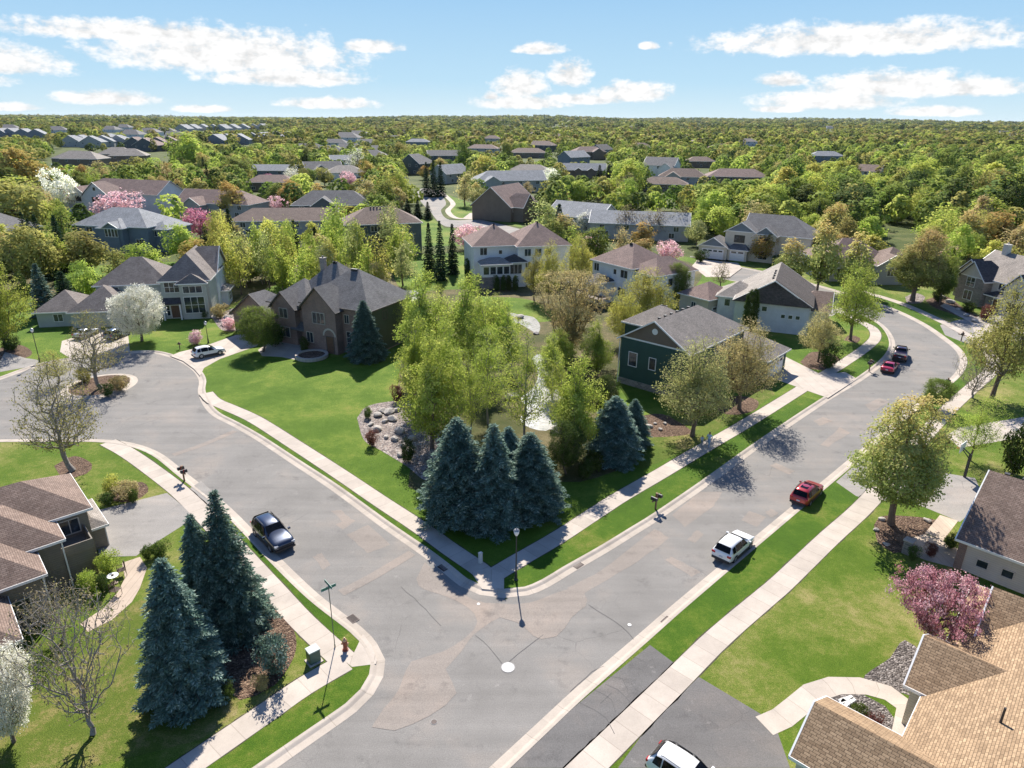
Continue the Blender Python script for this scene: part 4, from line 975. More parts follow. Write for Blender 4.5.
class House:
    """local frame: x along the facade to the right, y towards the back, z up"""
    def __init__(self, name, label, origin, rz, cat='house', group=None, trim=None, z=0.12):
        self.root = empty(name, (origin[0], origin[1], z), rz); tag(self.root, label, cat, group)
        self.w, self.r, self.t = MB(), MB(), MB()
        self.wm, self.rm, self.trim = [], [], trim or TRIM
        self.blocks = []; self.wins = []; self.n = 0
    def mi(self, lst, m):
        if m not in lst: lst.append(m)
        return lst.index(m)
    def wallpoly(self, pts, mat): self.w.face(pts, self.mi(self.wm, mat))
    def block(self, x0, x1, y0, y1, z, wall, roof, axis='x', ends='hh', pitch=0.6, oh=0.45, z0=0.0, gable=None, base=None, basemat=None, th=0.20):
        e = 0.006 * self.n; self.n += 1
        X0, X1, Y0, Y1 = x0 + e, x1 - e, y0 + e, y1 - e
        wi = self.mi(self.wm, wall)
        zb = z0
        if base:
            bi = self.mi(self.wm, basemat)
            self.w.box(X0 - .03, X1 + .03, Y0 - .03, Y1 + .03, z0, base, bi); zb = base
        for q in (((X0, Y0), (X1, Y0)), ((X1, Y0), (X1, Y1)), ((X1, Y1), (X0, Y1)), ((X0, Y1), (X0, Y0))):
            (a, b), (c, d) = q
            self.w.face([(a, b, zb), (c, d, zb), (c, d, z), (a, b, z)], wi)
        self.blocks.append((x0, x1, y0, y1, z))
        if roof is None:
            self.w.face([(X0, Y0, z), (X1, Y0, z), (X1, Y1, z), (X0, Y1, z)], wi); return
        ri = self.mi(self.rm, roof)
        # work with the ridge along x, swap for y
        sw = axis == 'y'
        if sw: a0, a1, b0, b1 = y0, y1, x0, x1
        else: a0, a1, b0, b1 = x0, x1, y0, y1
        half = (b1 - b0) / 2; bm_ = (b0 + b1) / 2; rise = pitch * half
        ze = z - pitch * oh + e; zr = z + rise + e
        E0, E1, B0, B1 = a0 - oh, a1 + oh, b0 - oh, b1 + oh
        r0 = a0 + half if ends[0] == 'h' else E0
        r1 = a1 - half if ends[1] == 'h' else E1
        if r0 > r1: r0 = r1 = (a0 + a1) / 2
        def T(a, b, c): return (b, a, c) if sw else (a, b, c)
        def F(mb, pts, k):
            pts = [T(*p) for p in pts]
            mb.face(pts[::-1] if sw else pts, k)
        def slab(pts):
            F(self.r, pts, ri)
            F(self.r, [(p[0], p[1], p[2] - th) for p in reversed(pts)], ri)
        slab([(E0, B0, ze), (E1, B0, ze), (r1, bm_, zr), (r0, bm_, zr)])
        slab([(E1, B1, ze), (E0, B1, ze), (r0, bm_, zr), (r1, bm_, zr)])
        fas = 0.02
        def fascia(p, q):
            (px_, py_, pz), (qx, qy, qz) = p, q
            d = Vector((qx - px_, qy - py_, 0)).normalized(); nn = Vector((d.y, -d.x, 0)) * fas
            a = [(px_ + nn.x, py_ + nn.y), (qx + nn.x, qy + nn.y)]
            F(self.t, [(a[0][0], a[0][1], pz - th), (a[1][0], a[1][1], qz - th), (a[1][0], a[1][1], qz + .01), (a[0][0], a[0][1], pz + .01)], 0)
            F(self.t, [(a[0][0], a[0][1], pz + .01), (a[1][0], a[1][1], qz + .01), (qx - nn.x * 4, qy - nn.y * 4, qz + .014), (px_ - nn.x * 4, py_ - nn.y * 4, pz + .014)], 0)
        fascia((E0, B0, ze), (E1, B0, ze)); fascia((E1, B1, ze), (E0, B1, ze))
        for side, (ea, ra) in enumerate(((E0, r0), (E1, r1))):
            if ends[side] == 'h':
                pts = [(ea, B1, ze), (ea, B0, ze), (ra, bm_, zr)] if side == 0 else [(ea, B0, ze), (ea, B1, ze), (ra, bm_, zr)]
                slab(pts)
                fascia((ea, B1, ze), (ea, B0, ze)) if side == 0 else fascia((ea, B0, ze), (ea, B1, ze))
            else:
                ga = (a0 + e) if side == 0 else (a1 - e)
                gi = self.mi(self.wm, gable or wall)
                tri = [(ga, b1 - e, z), (ga, b0 + e, z), (ga, bm_, z + rise - .02)] if side == 0 else [(ga, b0 + e, z), (ga, b1 - e, z), (ga, bm_, z + rise - .02)]
                F(self.w, tri, gi)
                if side == 0: fascia((ea, B1, ze), (ea, bm_, zr)); fascia((ea, bm_, zr), (ea, B0, ze))
                else: fascia((ea, B0, ze), (ea, bm_, zr)); fascia((ea, bm_, zr), (ea, B1, ze))
                if gable is not None:   # trim band between gable and wall
                    o_ = -0.03 if side == 0 else 0.03
                    bnd = [(ga + o_, b1, z - .12), (ga + o_, b0, z - .12), (ga + o_, b0, z + .1), (ga + o_, b1, z + .1)]
                    F(self.t, bnd if side == 0 else [bnd[1], bnd[0], bnd[3], bnd[2]], 0)
        self.ridge = [T(r0, bm_, zr), T(r1, bm_, zr)]
        return rise
    def side(self, bi, s, along, z):
        x0, x1, y0, y1, _ = self.blocks[bi]
        if s == 'f': return Vector((x0 + along, y0, z)), Vector((1, 0, 0)), Vector((0, -1, 0))
        if s == 'b': return Vector((x1 - along, y1, z)), Vector((-1, 0, 0)), Vector((0, 1, 0))
        if s == 'r': return Vector((x1, y0 + along, z)), Vector((0, 1, 0)), Vector((1, 0, 0))
        return Vector((x0, y1 - along, z)), Vector((0, -1, 0)), Vector((-1, 0, 0))
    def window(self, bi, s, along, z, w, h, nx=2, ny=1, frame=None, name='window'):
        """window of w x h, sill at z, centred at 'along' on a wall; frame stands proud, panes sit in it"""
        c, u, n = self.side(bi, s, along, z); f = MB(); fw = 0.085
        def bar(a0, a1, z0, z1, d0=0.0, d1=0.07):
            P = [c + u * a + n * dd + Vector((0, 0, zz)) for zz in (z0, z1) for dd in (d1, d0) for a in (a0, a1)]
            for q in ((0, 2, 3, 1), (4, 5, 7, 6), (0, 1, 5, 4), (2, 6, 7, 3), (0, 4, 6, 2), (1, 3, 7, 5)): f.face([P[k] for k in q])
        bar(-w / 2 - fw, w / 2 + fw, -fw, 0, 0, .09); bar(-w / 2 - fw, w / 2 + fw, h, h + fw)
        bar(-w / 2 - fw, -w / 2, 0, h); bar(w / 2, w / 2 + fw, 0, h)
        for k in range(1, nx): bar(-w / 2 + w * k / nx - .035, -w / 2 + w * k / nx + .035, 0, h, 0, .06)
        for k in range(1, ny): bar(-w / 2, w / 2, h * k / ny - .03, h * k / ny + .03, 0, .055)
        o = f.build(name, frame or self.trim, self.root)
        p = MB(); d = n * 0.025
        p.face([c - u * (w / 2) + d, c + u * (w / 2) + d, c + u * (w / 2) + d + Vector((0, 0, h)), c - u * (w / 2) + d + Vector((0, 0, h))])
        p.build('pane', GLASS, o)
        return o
    def garage(self, bi, s, along, w=4.9, h=2.3, mat=None, lites=4):
        c, u, n = self.side(bi, s, along, 0.0); f = MB()
        def bx(a0, a1, z0, z1, d0, d1, m=0, mb=None):
            P = [c + u * a + n * dd + Vector((0, 0, zz)) for zz in (z0, z1) for dd in (d1, d0) for a in (a0, a1)]
            for q in ((0, 2, 3, 1), (4, 5, 7, 6), (0, 1, 5, 4), (2, 6, 7, 3), (0, 4, 6, 2), (1, 3, 7, 5)): (mb or f).face([P[k] for k in q], m)
        for k in range(4): bx(-w / 2, w / 2, h * k / 4 + .012, h * (k + 1) / 4 - .012, 0.0, .05)
        o = f.build('garage_door', mat or DOORW, self.root)
        g = MB(); bx(-w / 2 - .14, -w / 2, 0, h + .14, 0, .08, 0, g); bx(w / 2, w / 2 + .14, 0, h + .14, 0, .08, 0, g); bx(-w / 2, w / 2, h, h + .14, 0, .08, 0, g)
        g.build('door_frame', self.trim, o)
        for k in range(lites):
            p = MB(); a = -w / 2 + w * (k + .5) / lites
            bx(a - w / lites * .36, a + w / lites * .36, h * .79, h * .95, .05, .062, 0, p); p.build('door_window', GLASS, o)
        return o
    def door(self, bi, s, along, w=1.0, h=2.15, mat=None):
        c, u, n = self.side(bi, s, along, 0.15); f = MB()
        def bx(mb, a0, a1, z0, z1, d0, d1):
            P = [c + u * a + n * dd + Vector((0, 0, zz)) for zz in (z0, z1) for dd in (d1, d0) for a in (a0, a1)]
            for q in ((0, 2, 3, 1), (4, 5, 7, 6), (0, 1, 5, 4), (2, 6, 7, 3), (0, 4, 6, 2), (1, 3, 7, 5)): mb.face([P[k] for k in q])
        bx(f, -w / 2, w / 2, 0, h, 0, .04); o = f.build('door', mat or DOORB, self.root)
        g = MB(); bx(g, -w / 2 - .12, -w / 2, 0, h + .12, 0, .07); bx(g, w / 2, w / 2 + .12, 0, h + .12, 0, .07); bx(g, -w / 2, w / 2, h, h + .12, 0, .07); g.build('door_frame', self.trim, o)
        k = MB(); bx(k, w * .3, w * .38, .95, 1.05, .04, .10); k.build('handle', TRIMD, o)
    def vents(self, pts):
        for (x, y, z) in pts:
            m = MB(); m.box(x - .16, x + .16, y - .16, y + .16, z - .1, z + .24); m.box(x - .2, x + .2, y - .2, y + .2, z + .24, z + .29)
            m.build('roof_vent', VENT, self.root)
    def ridge_vents(self, n, drop=0.35, pitch=0.6, axis='x', side=1, span=(0.1, 0.9)):
        a, b = Vector(self.ridge[0]), Vector(self.ridge[1]); out = []
        off = Vector((0, drop * side, -drop * pitch)) if axis == 'x' else Vector((drop * side, 0, -drop * pitch))
        for k in range(n):
            t = span[0] + (span[1] - span[0]) * (k + .5) / n; out.append(tuple(a.lerp(b, t) + off))
        self.vents(out)
    def chimney(self, x, y, z0, z1, w=0.9, d=0.9, mat=None):
        m = MB(); m.box(x - w / 2, x + w / 2, y - d / 2, y + d / 2, z0, z1); m.box(x - w / 2 - .07, x + w / 2 + .07, y - d / 2 - .07, y + d / 2 + .07, z1, z1 + .12)
        m.cyl((x, y, 0), .14, z1 + .12, z1 + .45, 8); m.build('chimney', mat or CHIM, self.root)
    def pipe(self, x, y, z0, z1, r=0.06): m = MB(); m.cyl((x, y, 0), r, z0, z1, 8); m.build('vent_pipe', VENT, self.root)
    def part(self, name, mb, mat, parent=None): return mb.build(name, mat, parent or self.root)
    def downspout(self, x, y, z): m = MB(); m.box(x - .05, x + .05, y - .05, y + .05, 0.05, z); m.build('downspout', self.trim, self.root)
    def done(self):
        self.w.build('wall', self.wm, self.root)
        if self.r.f: self.r.build('roof', self.rm, self.root)
        if self.t.f: self.t.build('fascia', self.trim, self.root)
        return self.root

S_BROWN = shingles('shingle_brown', (0.185, 0.126, 0.098), (0.265, 0.19, 0.15))
S_TAN = shingles('shingle_tan', (0.25, 0.165, 0.095), (0.40, 0.275, 0.165), .14)
S_GREY = shingles('shingle_grey', (0.145, 0.138, 0.134), (0.21, 0.198, 0.19))
S_DARK = shingles('shingle_dark', (0.062, 0.058, 0.058), (0.105, 0.098, 0.096))
S_WARM = shingles('shingle_warm', (0.245, 0.21, 0.18), (0.335, 0.29, 0.25))
S_BEIGE = shingles('shingle_beige', (0.27, 0.235, 0.20), (0.36, 0.315, 0.27))
S_RED = shingles('shingle_red', (0.20, 0.135, 0.115), (0.28, 0.19, 0.16))
S_TAUPE = shingles('shingle_taupe', (0.185, 0.155, 0.135), (0.265, 0.225, 0.20))
S_SHADED = shingles('shingle_shaded_brown', (0.085, 0.068, 0.058), (0.135, 0.11, 0.095))  # brown shingle with shade put into the colour, for slopes off the sun
S_PALE = shingles('shingle_pale', (0.24, 0.25, 0.26), (0.33, 0.335, 0.34))
W_WHITE = siding('siding_white', (0.82, 0.81, 0.78))
W_CREAM = siding('siding_cream', (0.62, 0.56, 0.45))
W_GREEN = siding('siding_green', (0.040, 0.092, 0.076))
W_GRN2 = siding('siding_olive', (0.075, 0.095, 0.055))
W_TAUPE = siding('siding_taupe', (0.215, 0.185, 0.150))
W_GREY = siding('siding_grey', (0.40, 0.40, 0.385))
W_SAGE = siding('siding_sage', (0.47, 0.475, 0.43))
W_BLUE = siding('siding_blue', (0.18, 0.22, 0.26))
W_NAVY = siding('siding_navy', (0.085, 0.108, 0.12))
W_LGREY = siding('siding_light', (0.66, 0.67, 0.69))
W_BRK = brickm('brick_brown', (0.30, 0.165, 0.12), (0.20, 0.115, 0.09), (0.30, 0.25, 0.22), 0.26, 0.09)
W_SHAKE = siding('shake_brown', (0.20, 0.152, 0.115), 0.16)
W_STUC = plain('stucco', (0.58, 0.53, 0.46), 0.9, var=0.06, scale=1.5)

LAND = []      # (phrase, x, y) things people can find, for wording where a tree stands
def land(phrase, h): LAND.append((phrase, h.root.location.x, h.root.location.y)); return h
def V2(x, y): return Vector((x, y, 0))
def span_angle(a, b): return math.atan2(b.y - a.y, b.x - a.x)

# ---- brick house with steep hips above the big front lawn (centre left)
rz = R(-26)
h = House('brick_house', 'large brown brick house with steep grey hip roofs and dark green side wall', V2(-21.9, 100.6), rz, trim=plain('trim_brown', (0.10, 0.075, 0.06), 0.6))
h.block(-13.0, 0, 0, 11.5, 7.7, W_BRK, S_GREY, 'x', 'hh', 0.78)                      # 0 main
h.ridge_vents(3, 0.3, 0.78, side=-1)
h.block(-17.5, -7.5, 3.5, 13, 7.9, W_BRK, S_GREY, 'x', 'hh', 0.95)                   # 1 tall rear
h.ridge_vents(4, 0.3, 0.95, side=-1)
h.block(-11.8, -5.2, -1.6, 5, 7.3, W_BRK, S_GREY, 'y', 'gh', 0.98)                   # 2 front gable
h.block(-20.5, -12.5, 0.4, 9, 6.8, W_BRK, S_GREY, 'x', 'hh', 0.7)                    # 3 left wing
h.block(-19.0, -14.2, -0.7, 5, 6.4, W_BRK, S_GREY, 'y', 'gh', 0.98)                  # 4 left gable
h.block(-29.5, -20.0, 0.5, 8.5, 3.6, W_BRK, S_GREY, 'y', 'gh', 0.75)                 # 5 garage
h.w.box(0.0, 0.03, .4, 11.2, 0.2, 7.55, h.mi(h.wm, W_GRN2))                           # dark green siding on the end wall
h.chimney(-15.5, 8.5, 8, 12.6, 0.8, 0.8, STONE)
for a, z, w_, hh in ((1.8, 4.7, 1.9, 1.5), (4.3, 4.9, .8, 1.3)): h.window(0, 'f', 13 - a, z, w_, hh, 2, 1, TRIMT)
h.window(2, 'f', 3.3, 4.7, 2.3, 1.7, 3, 1, TRIMT); h.window(2, 'f', 1.2, 1.4, 1.2, 1.6, 2, 1, TRIMT)
h.window(0, 'f', 11.2, 1.3, 2.0, 1.7, 2, 2, TRIMT); h.window(0, 'f', 8.9, .9, .8, 2.6, 1, 3, TRIMT)
h.window(4, 'f', 2.4, 4.4, 1.6, 1.5, 2, 1, TRIMT); h.window(4, 'f', 2.4, 1.2, 1.8, 1.6, 2, 1, TRIMT)
h.window(0, 'r', 4, 5.2, 1.2, 1.3, 2); h.window(0, 'r', 8.5, 1.2, 1.6, 1.4, 2)
h.door(2, 'f', 5.2, 1.3, 2.6)
h.garage(5, 'l', 4, 6.2, 2.3)
m = MB()   # brick arch over the entry
for k in range(9):
    a0, a1 = math.pi * k / 9, math.pi * (k + 1) / 9
    m.face([(-6.6 + 1.0 * math.cos(a0), -1.68, 2.9 + 1.0 * math.sin(a0)), (-6.6 + 1.3 * math.cos(a0), -1.68, 2.9 + 1.3 * math.sin(a0)), (-6.6 + 1.3 * math.cos(a1), -1.68, 2.9 + 1.3 * math.sin(a1)), (-6.6 + 1.0 * math.cos(a1), -1.68, 2.9 + 1.0 * math.sin(a1))])
h.part('entry_arch', m, TRIMT)
m = MB(); m.box(-15.2, -12.2, -0.9, 0.6, 2.6, 2.8); m.face([(-15.3, -1.0, 2.8), (-12.1, -1.0, 2.8), (-12.1, 0.5, 3.8), (-15.3, 0.5, 3.8)]); h.part('porch_roof', m, S_GREY)
h.done(); land('the brick house', h)

# ---- sage-grey house behind the white blossom tree
P0, P1 = V2(-63.0, 120.8), V2(-55.6, 122.9)
rz = R(12)
h = House('grey_house', 'sage grey two storey house with taupe hip roofs behind the round white blossom tree', P1, rz)
h.block(-8.2, 0, 0, 12.5, 7.4, W_SAGE, S_TAUPE, 'y', 'hg', 0.92)                      # 0 hip-ended front bay
h.block(-8.0, 0.2, 6.0, 15.5, 7.5, W_LGREY, S_TAUPE, 'x', 'hg', 0.8)                    # 1 cross wing with gable to the right
h.ridge_vents(3, 0.5, .8, side=1)
h.block(-20.0, -7.6, 3.0, 13.5, 6.3, W_SAGE, S_TAUPE, 'x', 'hh', 0.72)                # 2 left body
h.block(-22.5, -13.5, -3.6, 6.0, 3.2, W_SAGE, S_TAUPE, 'y', 'hh', 0.72)               # 3 garage
h.block(-28.5, -21.0, -2.0, 6.5, 3.0, W_SAGE, S_TAUPE, 'x', 'hh', 0.62)               # 4 third bay
h.block(-5.0, -0.4, -1.0, 0.4, 6.9, W_SAGE, S_TAUPE, 'y', 'hh', 0.6)                 # 5 shallow bay
h.window(5, 'f', 2.3, 1.2, 3.4, 2.9, 3, 2); h.window(5, 'f', 2.3, 4.9, 3.2, 1.2, 3, 1)
h.window(0, 'f', 1.8, 4.9, 2.4, 1.9, 3, 2)
h.door(0, 'f', 1.9, 1.6, 2.3, DOORB); h.window(0, 'f', 0.6, .6, .5, 1.9, 1, 2)
m = MB(); m.face([(-8.3, -1.3, 3.1), (-5.0, -1.3, 3.1), (-5.0, 0, 3.9), (-8.3, 0, 3.9)]); m.box(-8.3, -5.0, -1.3, 0, 2.9, 3.08); h.part('porch_roof', m, S_DARK)
for x in (-8.1, -5.25): m = MB(); m.box(x - .12, x + .12, -1.25, -1.0, 0, 2.9); h.part('porch_post', m, TRIM)
h.window(1, 'r', 7.5, 5.0, 1.1, 1.7, 2, 1); h.window(1, 'r', 6.5, 1.2, 1.8, 1.8, 2, 1); h.window(2, 'f', 3, 4.3, 1.5, 1.2, 2)
h.block(-0.2, 1.4, 8.5, 12.5, 3.2, W_LGREY, S_BEIGE, 'y', 'hh', 0.6)
h.window(len(h.blocks) - 1, 'r', 2, .8, 2.6, 1.8, 3, 2)
h.garage(3, 'r', 4.2, 4.9, 2.3); h.window(4, 'f', 3.4, 1.0, 1.4, 1.2, 2)
h.window(4, 'l', 4, 1.1, 1.1, 1.2)
h.done(); land('the sage grey house', h)

# ---- dark green house with the brown shake gable (centre right)
a = V2(15.1, 90.6); bq = V2(22.4, 84.0); rz = span_angle(a, bq)
h = House('green_house', 'dark green house with brown shake gable and round vent beside the street verge', a, rz)
Wd = 10.4
h.block(0, Wd, 0, 16.5, 6.9, W_GREEN, S_WARM, 'y', 'gh', 0.62, gable=W_SHAKE, base=0.9, basemat=STONE)
h.ridge_vents(6, 0.4, .62, axis='y', side=-1)
h.block(-4.6, 3.5, 8.0, 15.0, 6.7, W_GREEN, S_WARM, 'x', 'hh', 0.62)
h.ridge_vents(4, 0.5, .62, side=1)
h.block(6.0, 15.0, 14.5, 22.0, 3.4, W_GREEN, S_WARM, 'x', 'hh', 0.6)                   # garage wing
h.window(0, 'f', 2.1, 3.0, 1.25, 1.9, 1, 1); h.window(0, 'f', 5.2, 3.2, .95, 1.6, 1, 1)
for k in range(4): h.window(0, 'r', 8.0 + 1.3 * k, 4.9, 1.0, 1.5, 1, 1)
h.window(0, 'r', 4.0, 1.4, 2.0, 1.6, 2); h.window(1, 'f', 2.2, 1.2, 1.8, 1.7, 2)
h.garage(2, 'r', 3.7, 4.9, 2.3); h.door(0, 'r', 12.5)
m = MB(); m.cyl((0, 0, 0), .42, 0, .06, 20); m.cyl((0, 0, 0), .30, .06, .07, 20)
M = Matrix.Translation((Wd / 2, -0.0, 8.55)) @ Matrix.Rotation(math.pi / 2, 4, 'X'); m.v = [tuple(M @ Vector(p)) for p in m.v]; h.part('gable_vent', m, TRIM)
h.downspout(-0.1, -0.1, 6.4)
h.done(); land('the dark green house', h)

# ---- light grey house right of the green one, three little windows on the end wall
a, bq = V2(39.6, 118.6), V2(51.2, 113.6); rz = span_angle(a, bq)
h = House('light_grey_house', 'light grey house with shaded-brown skirt roof end and three small square windows by the bend', a, rz)
h.block(0, 12.3, 0, 17.0, 5.4, W_LGREY, S_BEIGE, 'y', 'gg', 0.62, gable=W_TAUPE)
h.ridge_vents(4, 0.5, .62, axis='y', side=-1, span=(0.1, .6))
h.block(-3.4, 3.0, 3.5, 10.5, 5.0, W_LGREY, S_BEIGE, 'x', 'hh', 0.6)
h.block(8.5, 15.6, 6.0, 14.5, 3.3, W_LGREY, S_BROWN, 'x', 'hg', 0.6)
m = MB()
m.face([(-.6, -0.75, 5.05), (12.9, -0.75, 5.05), (6.15, .02, 9.0)]); m.face([(6.15, .02, 9.0), (12.9, -0.75, 5.05), (12.9, -.70, 4.95), (6.15, .05, 8.9)])
h.part('skirt_roof', m, S_SHADED)  # end face turned from the sun; its shade is painted as darker shingle
m = MB(); m.face([(6.15, -.06, 9.24), (12.9, -.06, 5.05), (12.9, 16.9, 5.05), (6.15, 16.9, 9.24)][::1]); m.v = [(p[0] + .0, p[1], p[2] + .06) for p in m.v]; h.part('roof', m, S_SHADED)  # dark sheet over the right slope, shade put into its colour
for k in range(3): h.window(0, 'f', 8.2 + 1.2 * k, 2.7, .62, .6, 1, 1)
h.window(0, 'f', 5.0, 3.6, .8, .8, 1, 1); h.window(0, 'l', 14, 3.2, 1.2, 1.4, 2); h.window(1, 'f', 1.7, 3.0, .9, 1.2, 1)
h.garage(2, 'r', 4.2, 4.9, 2.3)
h.downspout(12.4, -.1, 5.0)
h.done(); land('the light grey house', h)

# ---- white house with the sun room and dark porch roof (behind the vase-shaped tree)
a, bq = V2(16.6, 141.5), V2(26.4, 127.6); rz = span_angle(a, bq)
h = House('white_house', 'white two storey house with reddish brown hip roof and dark roofed sun porch', a, rz)
Lg = (bq - a).length
h.block(0, Lg - 5.5, 0, 11, 8.0, W_WHITE, S_RED, 'x', 'hh', 0.62); h.ridge_vents(5, .5, .62, side=-1)
h.block(Lg - 7.5, Lg, 1.0, 12, 7.4, W_WHITE, S_RED, 'y', 'hh', 0.62)
h.block(1.5, 6.5, -4.0, 0.3, 4.6, W_WHITE, S_DARK, 'x', 'hh', 0.5)
h.window(0, 'f', 1.3, 5.6, 1.4, 1.5, 2); h.window(0, 'f', 6.8, 5.8, .8, 1.0, 1); h.window(0, 'f', 9.4, 5.5, 1.9, 1.5, 2)
h.window(1, 'f', 5.2, 5.0, 2.0, 1.5, 2, frame=TRIMD)
for k in range(3): h.window(2, 'f', 0.9 + 1.6 * k, 1.4, 1.3, 2.2, 1, 2)
h.window(2, 'l', 2.1, 1.4, 2.6, 2.2, 3); h.window(0, 'f', 9, 1.6, 2.0, 1.8, 2); h.window(1, 'r', 4, 4.6, 1.2, 1.6, 1); h.window(1, 'r', 8, 4.6, 1.2, 1.6, 1)
m = MB(); m.box(1, 10, -7.0, -4.0, 1.9, 2.1)
for x in (1.3, 5.5, 9.7): m.box(x - .1, x + .1, -6.9, -6.7, 0, 3.1)
m.box(1, 10, -7.0, -6.9, 2.9, 3.05); h.part('deck', m, plain('deck_wood', (0.12, 0.08, 0.06), 0.7))
h.done(); land('the white house with the sun porch', h)
h = House('garage_building', 'small cream garage with reddish brown hip roof between the white and light grey houses', V2(32.2, 128.5), rz, cat='garage')
h.block(0, 6.8, 0, 7.5, 4.2, W_CREAM, S_RED, 'y', 'hh', 0.6)
h.window(0, 'f', 3.4, 1.8, 1.0, 1.0, 2); h.garage(0, 'r', 3.7, 4.8, 2.3)
h.done()

# ---- white house with stone foot, left of centre by the pond
a, bq = V2(-8.0, 150.2), V2(2.8, 149.6); rz = R(14)
h = House('white_house', 'tall white house with brown hip roof and grey stone foot above the pond', V2(-8.6, 149.5), rz)
h.block(0, 11.5, 0, 12, 9.0, W_WHITE, S_RED, 'x', 'hh', 0.6, base=2.6, basemat=STONE); h.ridge_vents(4, .3, .6, side=-1)
h.block(9.5, 21.5, -2.0, 11, 9.0, W_WHITE, S_RED, 'x', 'hh', 0.62, base=2.2, basemat=W_WHITE); h.ridge_vents(6, .3, .62, side=-1)
h.block(1.2, 7.4, -3.6, 0.2, 5.6, W_WHITE, S_BEIGE, 'x', 'hh', 0.5, base=2.6, basemat=STONE)
h.block(6.6, 11.0, -3.0, 0.2, 5.8, W_WHITE, S_DARK, 'y', 'hh', 0.55, base=2.4, basemat=W_WHITE)
for k in range(4): h.window(2, 'f', 0.85 + 1.5 * k, 3.2, 1.2, 1.6, 1)
h.window(0, 'f', 2.2, 6.8, 1.5, 1.5, 2); h.window(0, 'f', 6.0, 6.9, .7, .8, 1); h.window(3, 'f', 2.2, 3.0, 2.6, 2.0, 3)
for x in (2.2, 4.6, 6.8): h.window(1, 'f', x, 6.6, 1.4, 1.5, 2); h.window(1, 'f', x, 3.6, 1.4, 1.7, 2); h.window(1, 'f', x, .6, 1.4, 1.5, 2)
h.window(1, 'r', 5, 6.4, 1.4, 1.5, 2)
h.done(); land('the tall white house by the pond', h)

# ---- dark slate house
h = House('dark_house', 'dark slate blue two storey house with grey brown hip roof behind the back lawn', V2(-44.0, 181.5), R(17))
h.block(0, 20.0, 0, 12.5, 8.7, W_NAVY, S_BROWN, 'x', 'hh', 0.55); h.ridge_vents(7, .3, .55, side=-1)
for x, w_ in ((3.2, 1.2), (7.4, 1.6), (12.0, 2.4), (14.8, 1.6)): h.window(0, 'f', x, 6.5, w_, 1.4, 2 if w_ > 1.5 else 1)
h.window(0, 'f', 2.2, 3.6, 1.6, 1.8, 2); h.window(0, 'f', 7.6, 3.2, 4.2, 2.4, 4)
for k in range(3): h.window(0, 'f', 12.4 + 2.2 * k, 3.6, 1.9, 1.9, 2)
h.window(0, 'f', 17.5, 1.0, 2.0, 1.4, 2)
m = MB(); m.box(3, 11, -3.2, -.02, 2.6, 2.8)
for x in (3.3, 7, 10.7): m.box(x - .1, x + .1, -3.1, -2.9, 0, 3.7)
m.box(3, 11, -3.2, -3.1, 3.6, 3.75); h.part('deck', m, TRIMD)
h.done(); land('the dark slate house', h)

# ---- blue-grey house far left
h = House('blue_house', 'blue grey house with wide pale grey roof and arched triple window at left', V2(-119.5, 188.5), R(-10))
h.block(0, 22.0, 0, 14, 7.2, W_BLUE, S_PALE, 'x', 'hh', 0.55); h.ridge_vents(4, .5, .55, side=1)
h.block(9.0, 16.2, -2.2, 6, 7.0, W_BLUE, S_PALE, 'y', 'hh', 0.5)
h.block(11.2, 15.2, -2.6, 4, 7.2, W_BLUE, S_PALE, 'y', 'gh', 0.6)
h.block(20.0, 26.0, 2.5, 13, 6.4, W_BLUE, S_PALE, 'y', 'hh', 0.5)
for k in range(4): h.window(2, 'f', .55 + 0.98 * k, 4.6, .8, 2.0, 1, 1)
h.window(0, 'f', 4.5, 4.8, 1.8, 1.7, 2); h.window(0, 'f', 19.5, 1.5, 2.6, 2.2, 3); h.window(1, 'f', 5.0, .8, 1.4, 2.2, 1); h.window(3, 'f', 2.2, 4.2, 1.4, 1.5, 2)
h.done(); land('the blue grey house', h)

# ---- pale gabled house behind it
h = House('gabled_house', 'pale grey house with three front gables and reddish roof behind pink blossom at left', V2(-176, 268.0), R(-17))
h.block(8, 46, 4, 18, 7.8, W_LGREY, S_RED, 'x', 'hg', 0.62); h.block(0, 11, -3, 10, 4.2, W_LGREY, S_RED, 'y', 'gh', 0.75)
h.block(9, 17, 0, 10, 7.0, W_LGREY, S_RED, 'y', 'gh', 0.72); h.block(17, 29, -1.5, 10, 7.4, W_LGREY, S_RED, 'y', 'gh', 0.75)
h.window(2, 'f', 4, 4.6, 2.4, 1.7, 2, frame=TRIMD); h.window(3, 'f', 6, 4.6, 3.6, 1.8, 3, frame=TRIMD); h.window(3, 'f', 6, 8.8, 1.2, 1.2, 1); h.garage(1, 'f', 5.5, 7.4, 2.6); h.window(0, 'r', 8, 5, 1.5, 1.5, 2)
h.done(); land('the pale gabled house', h)

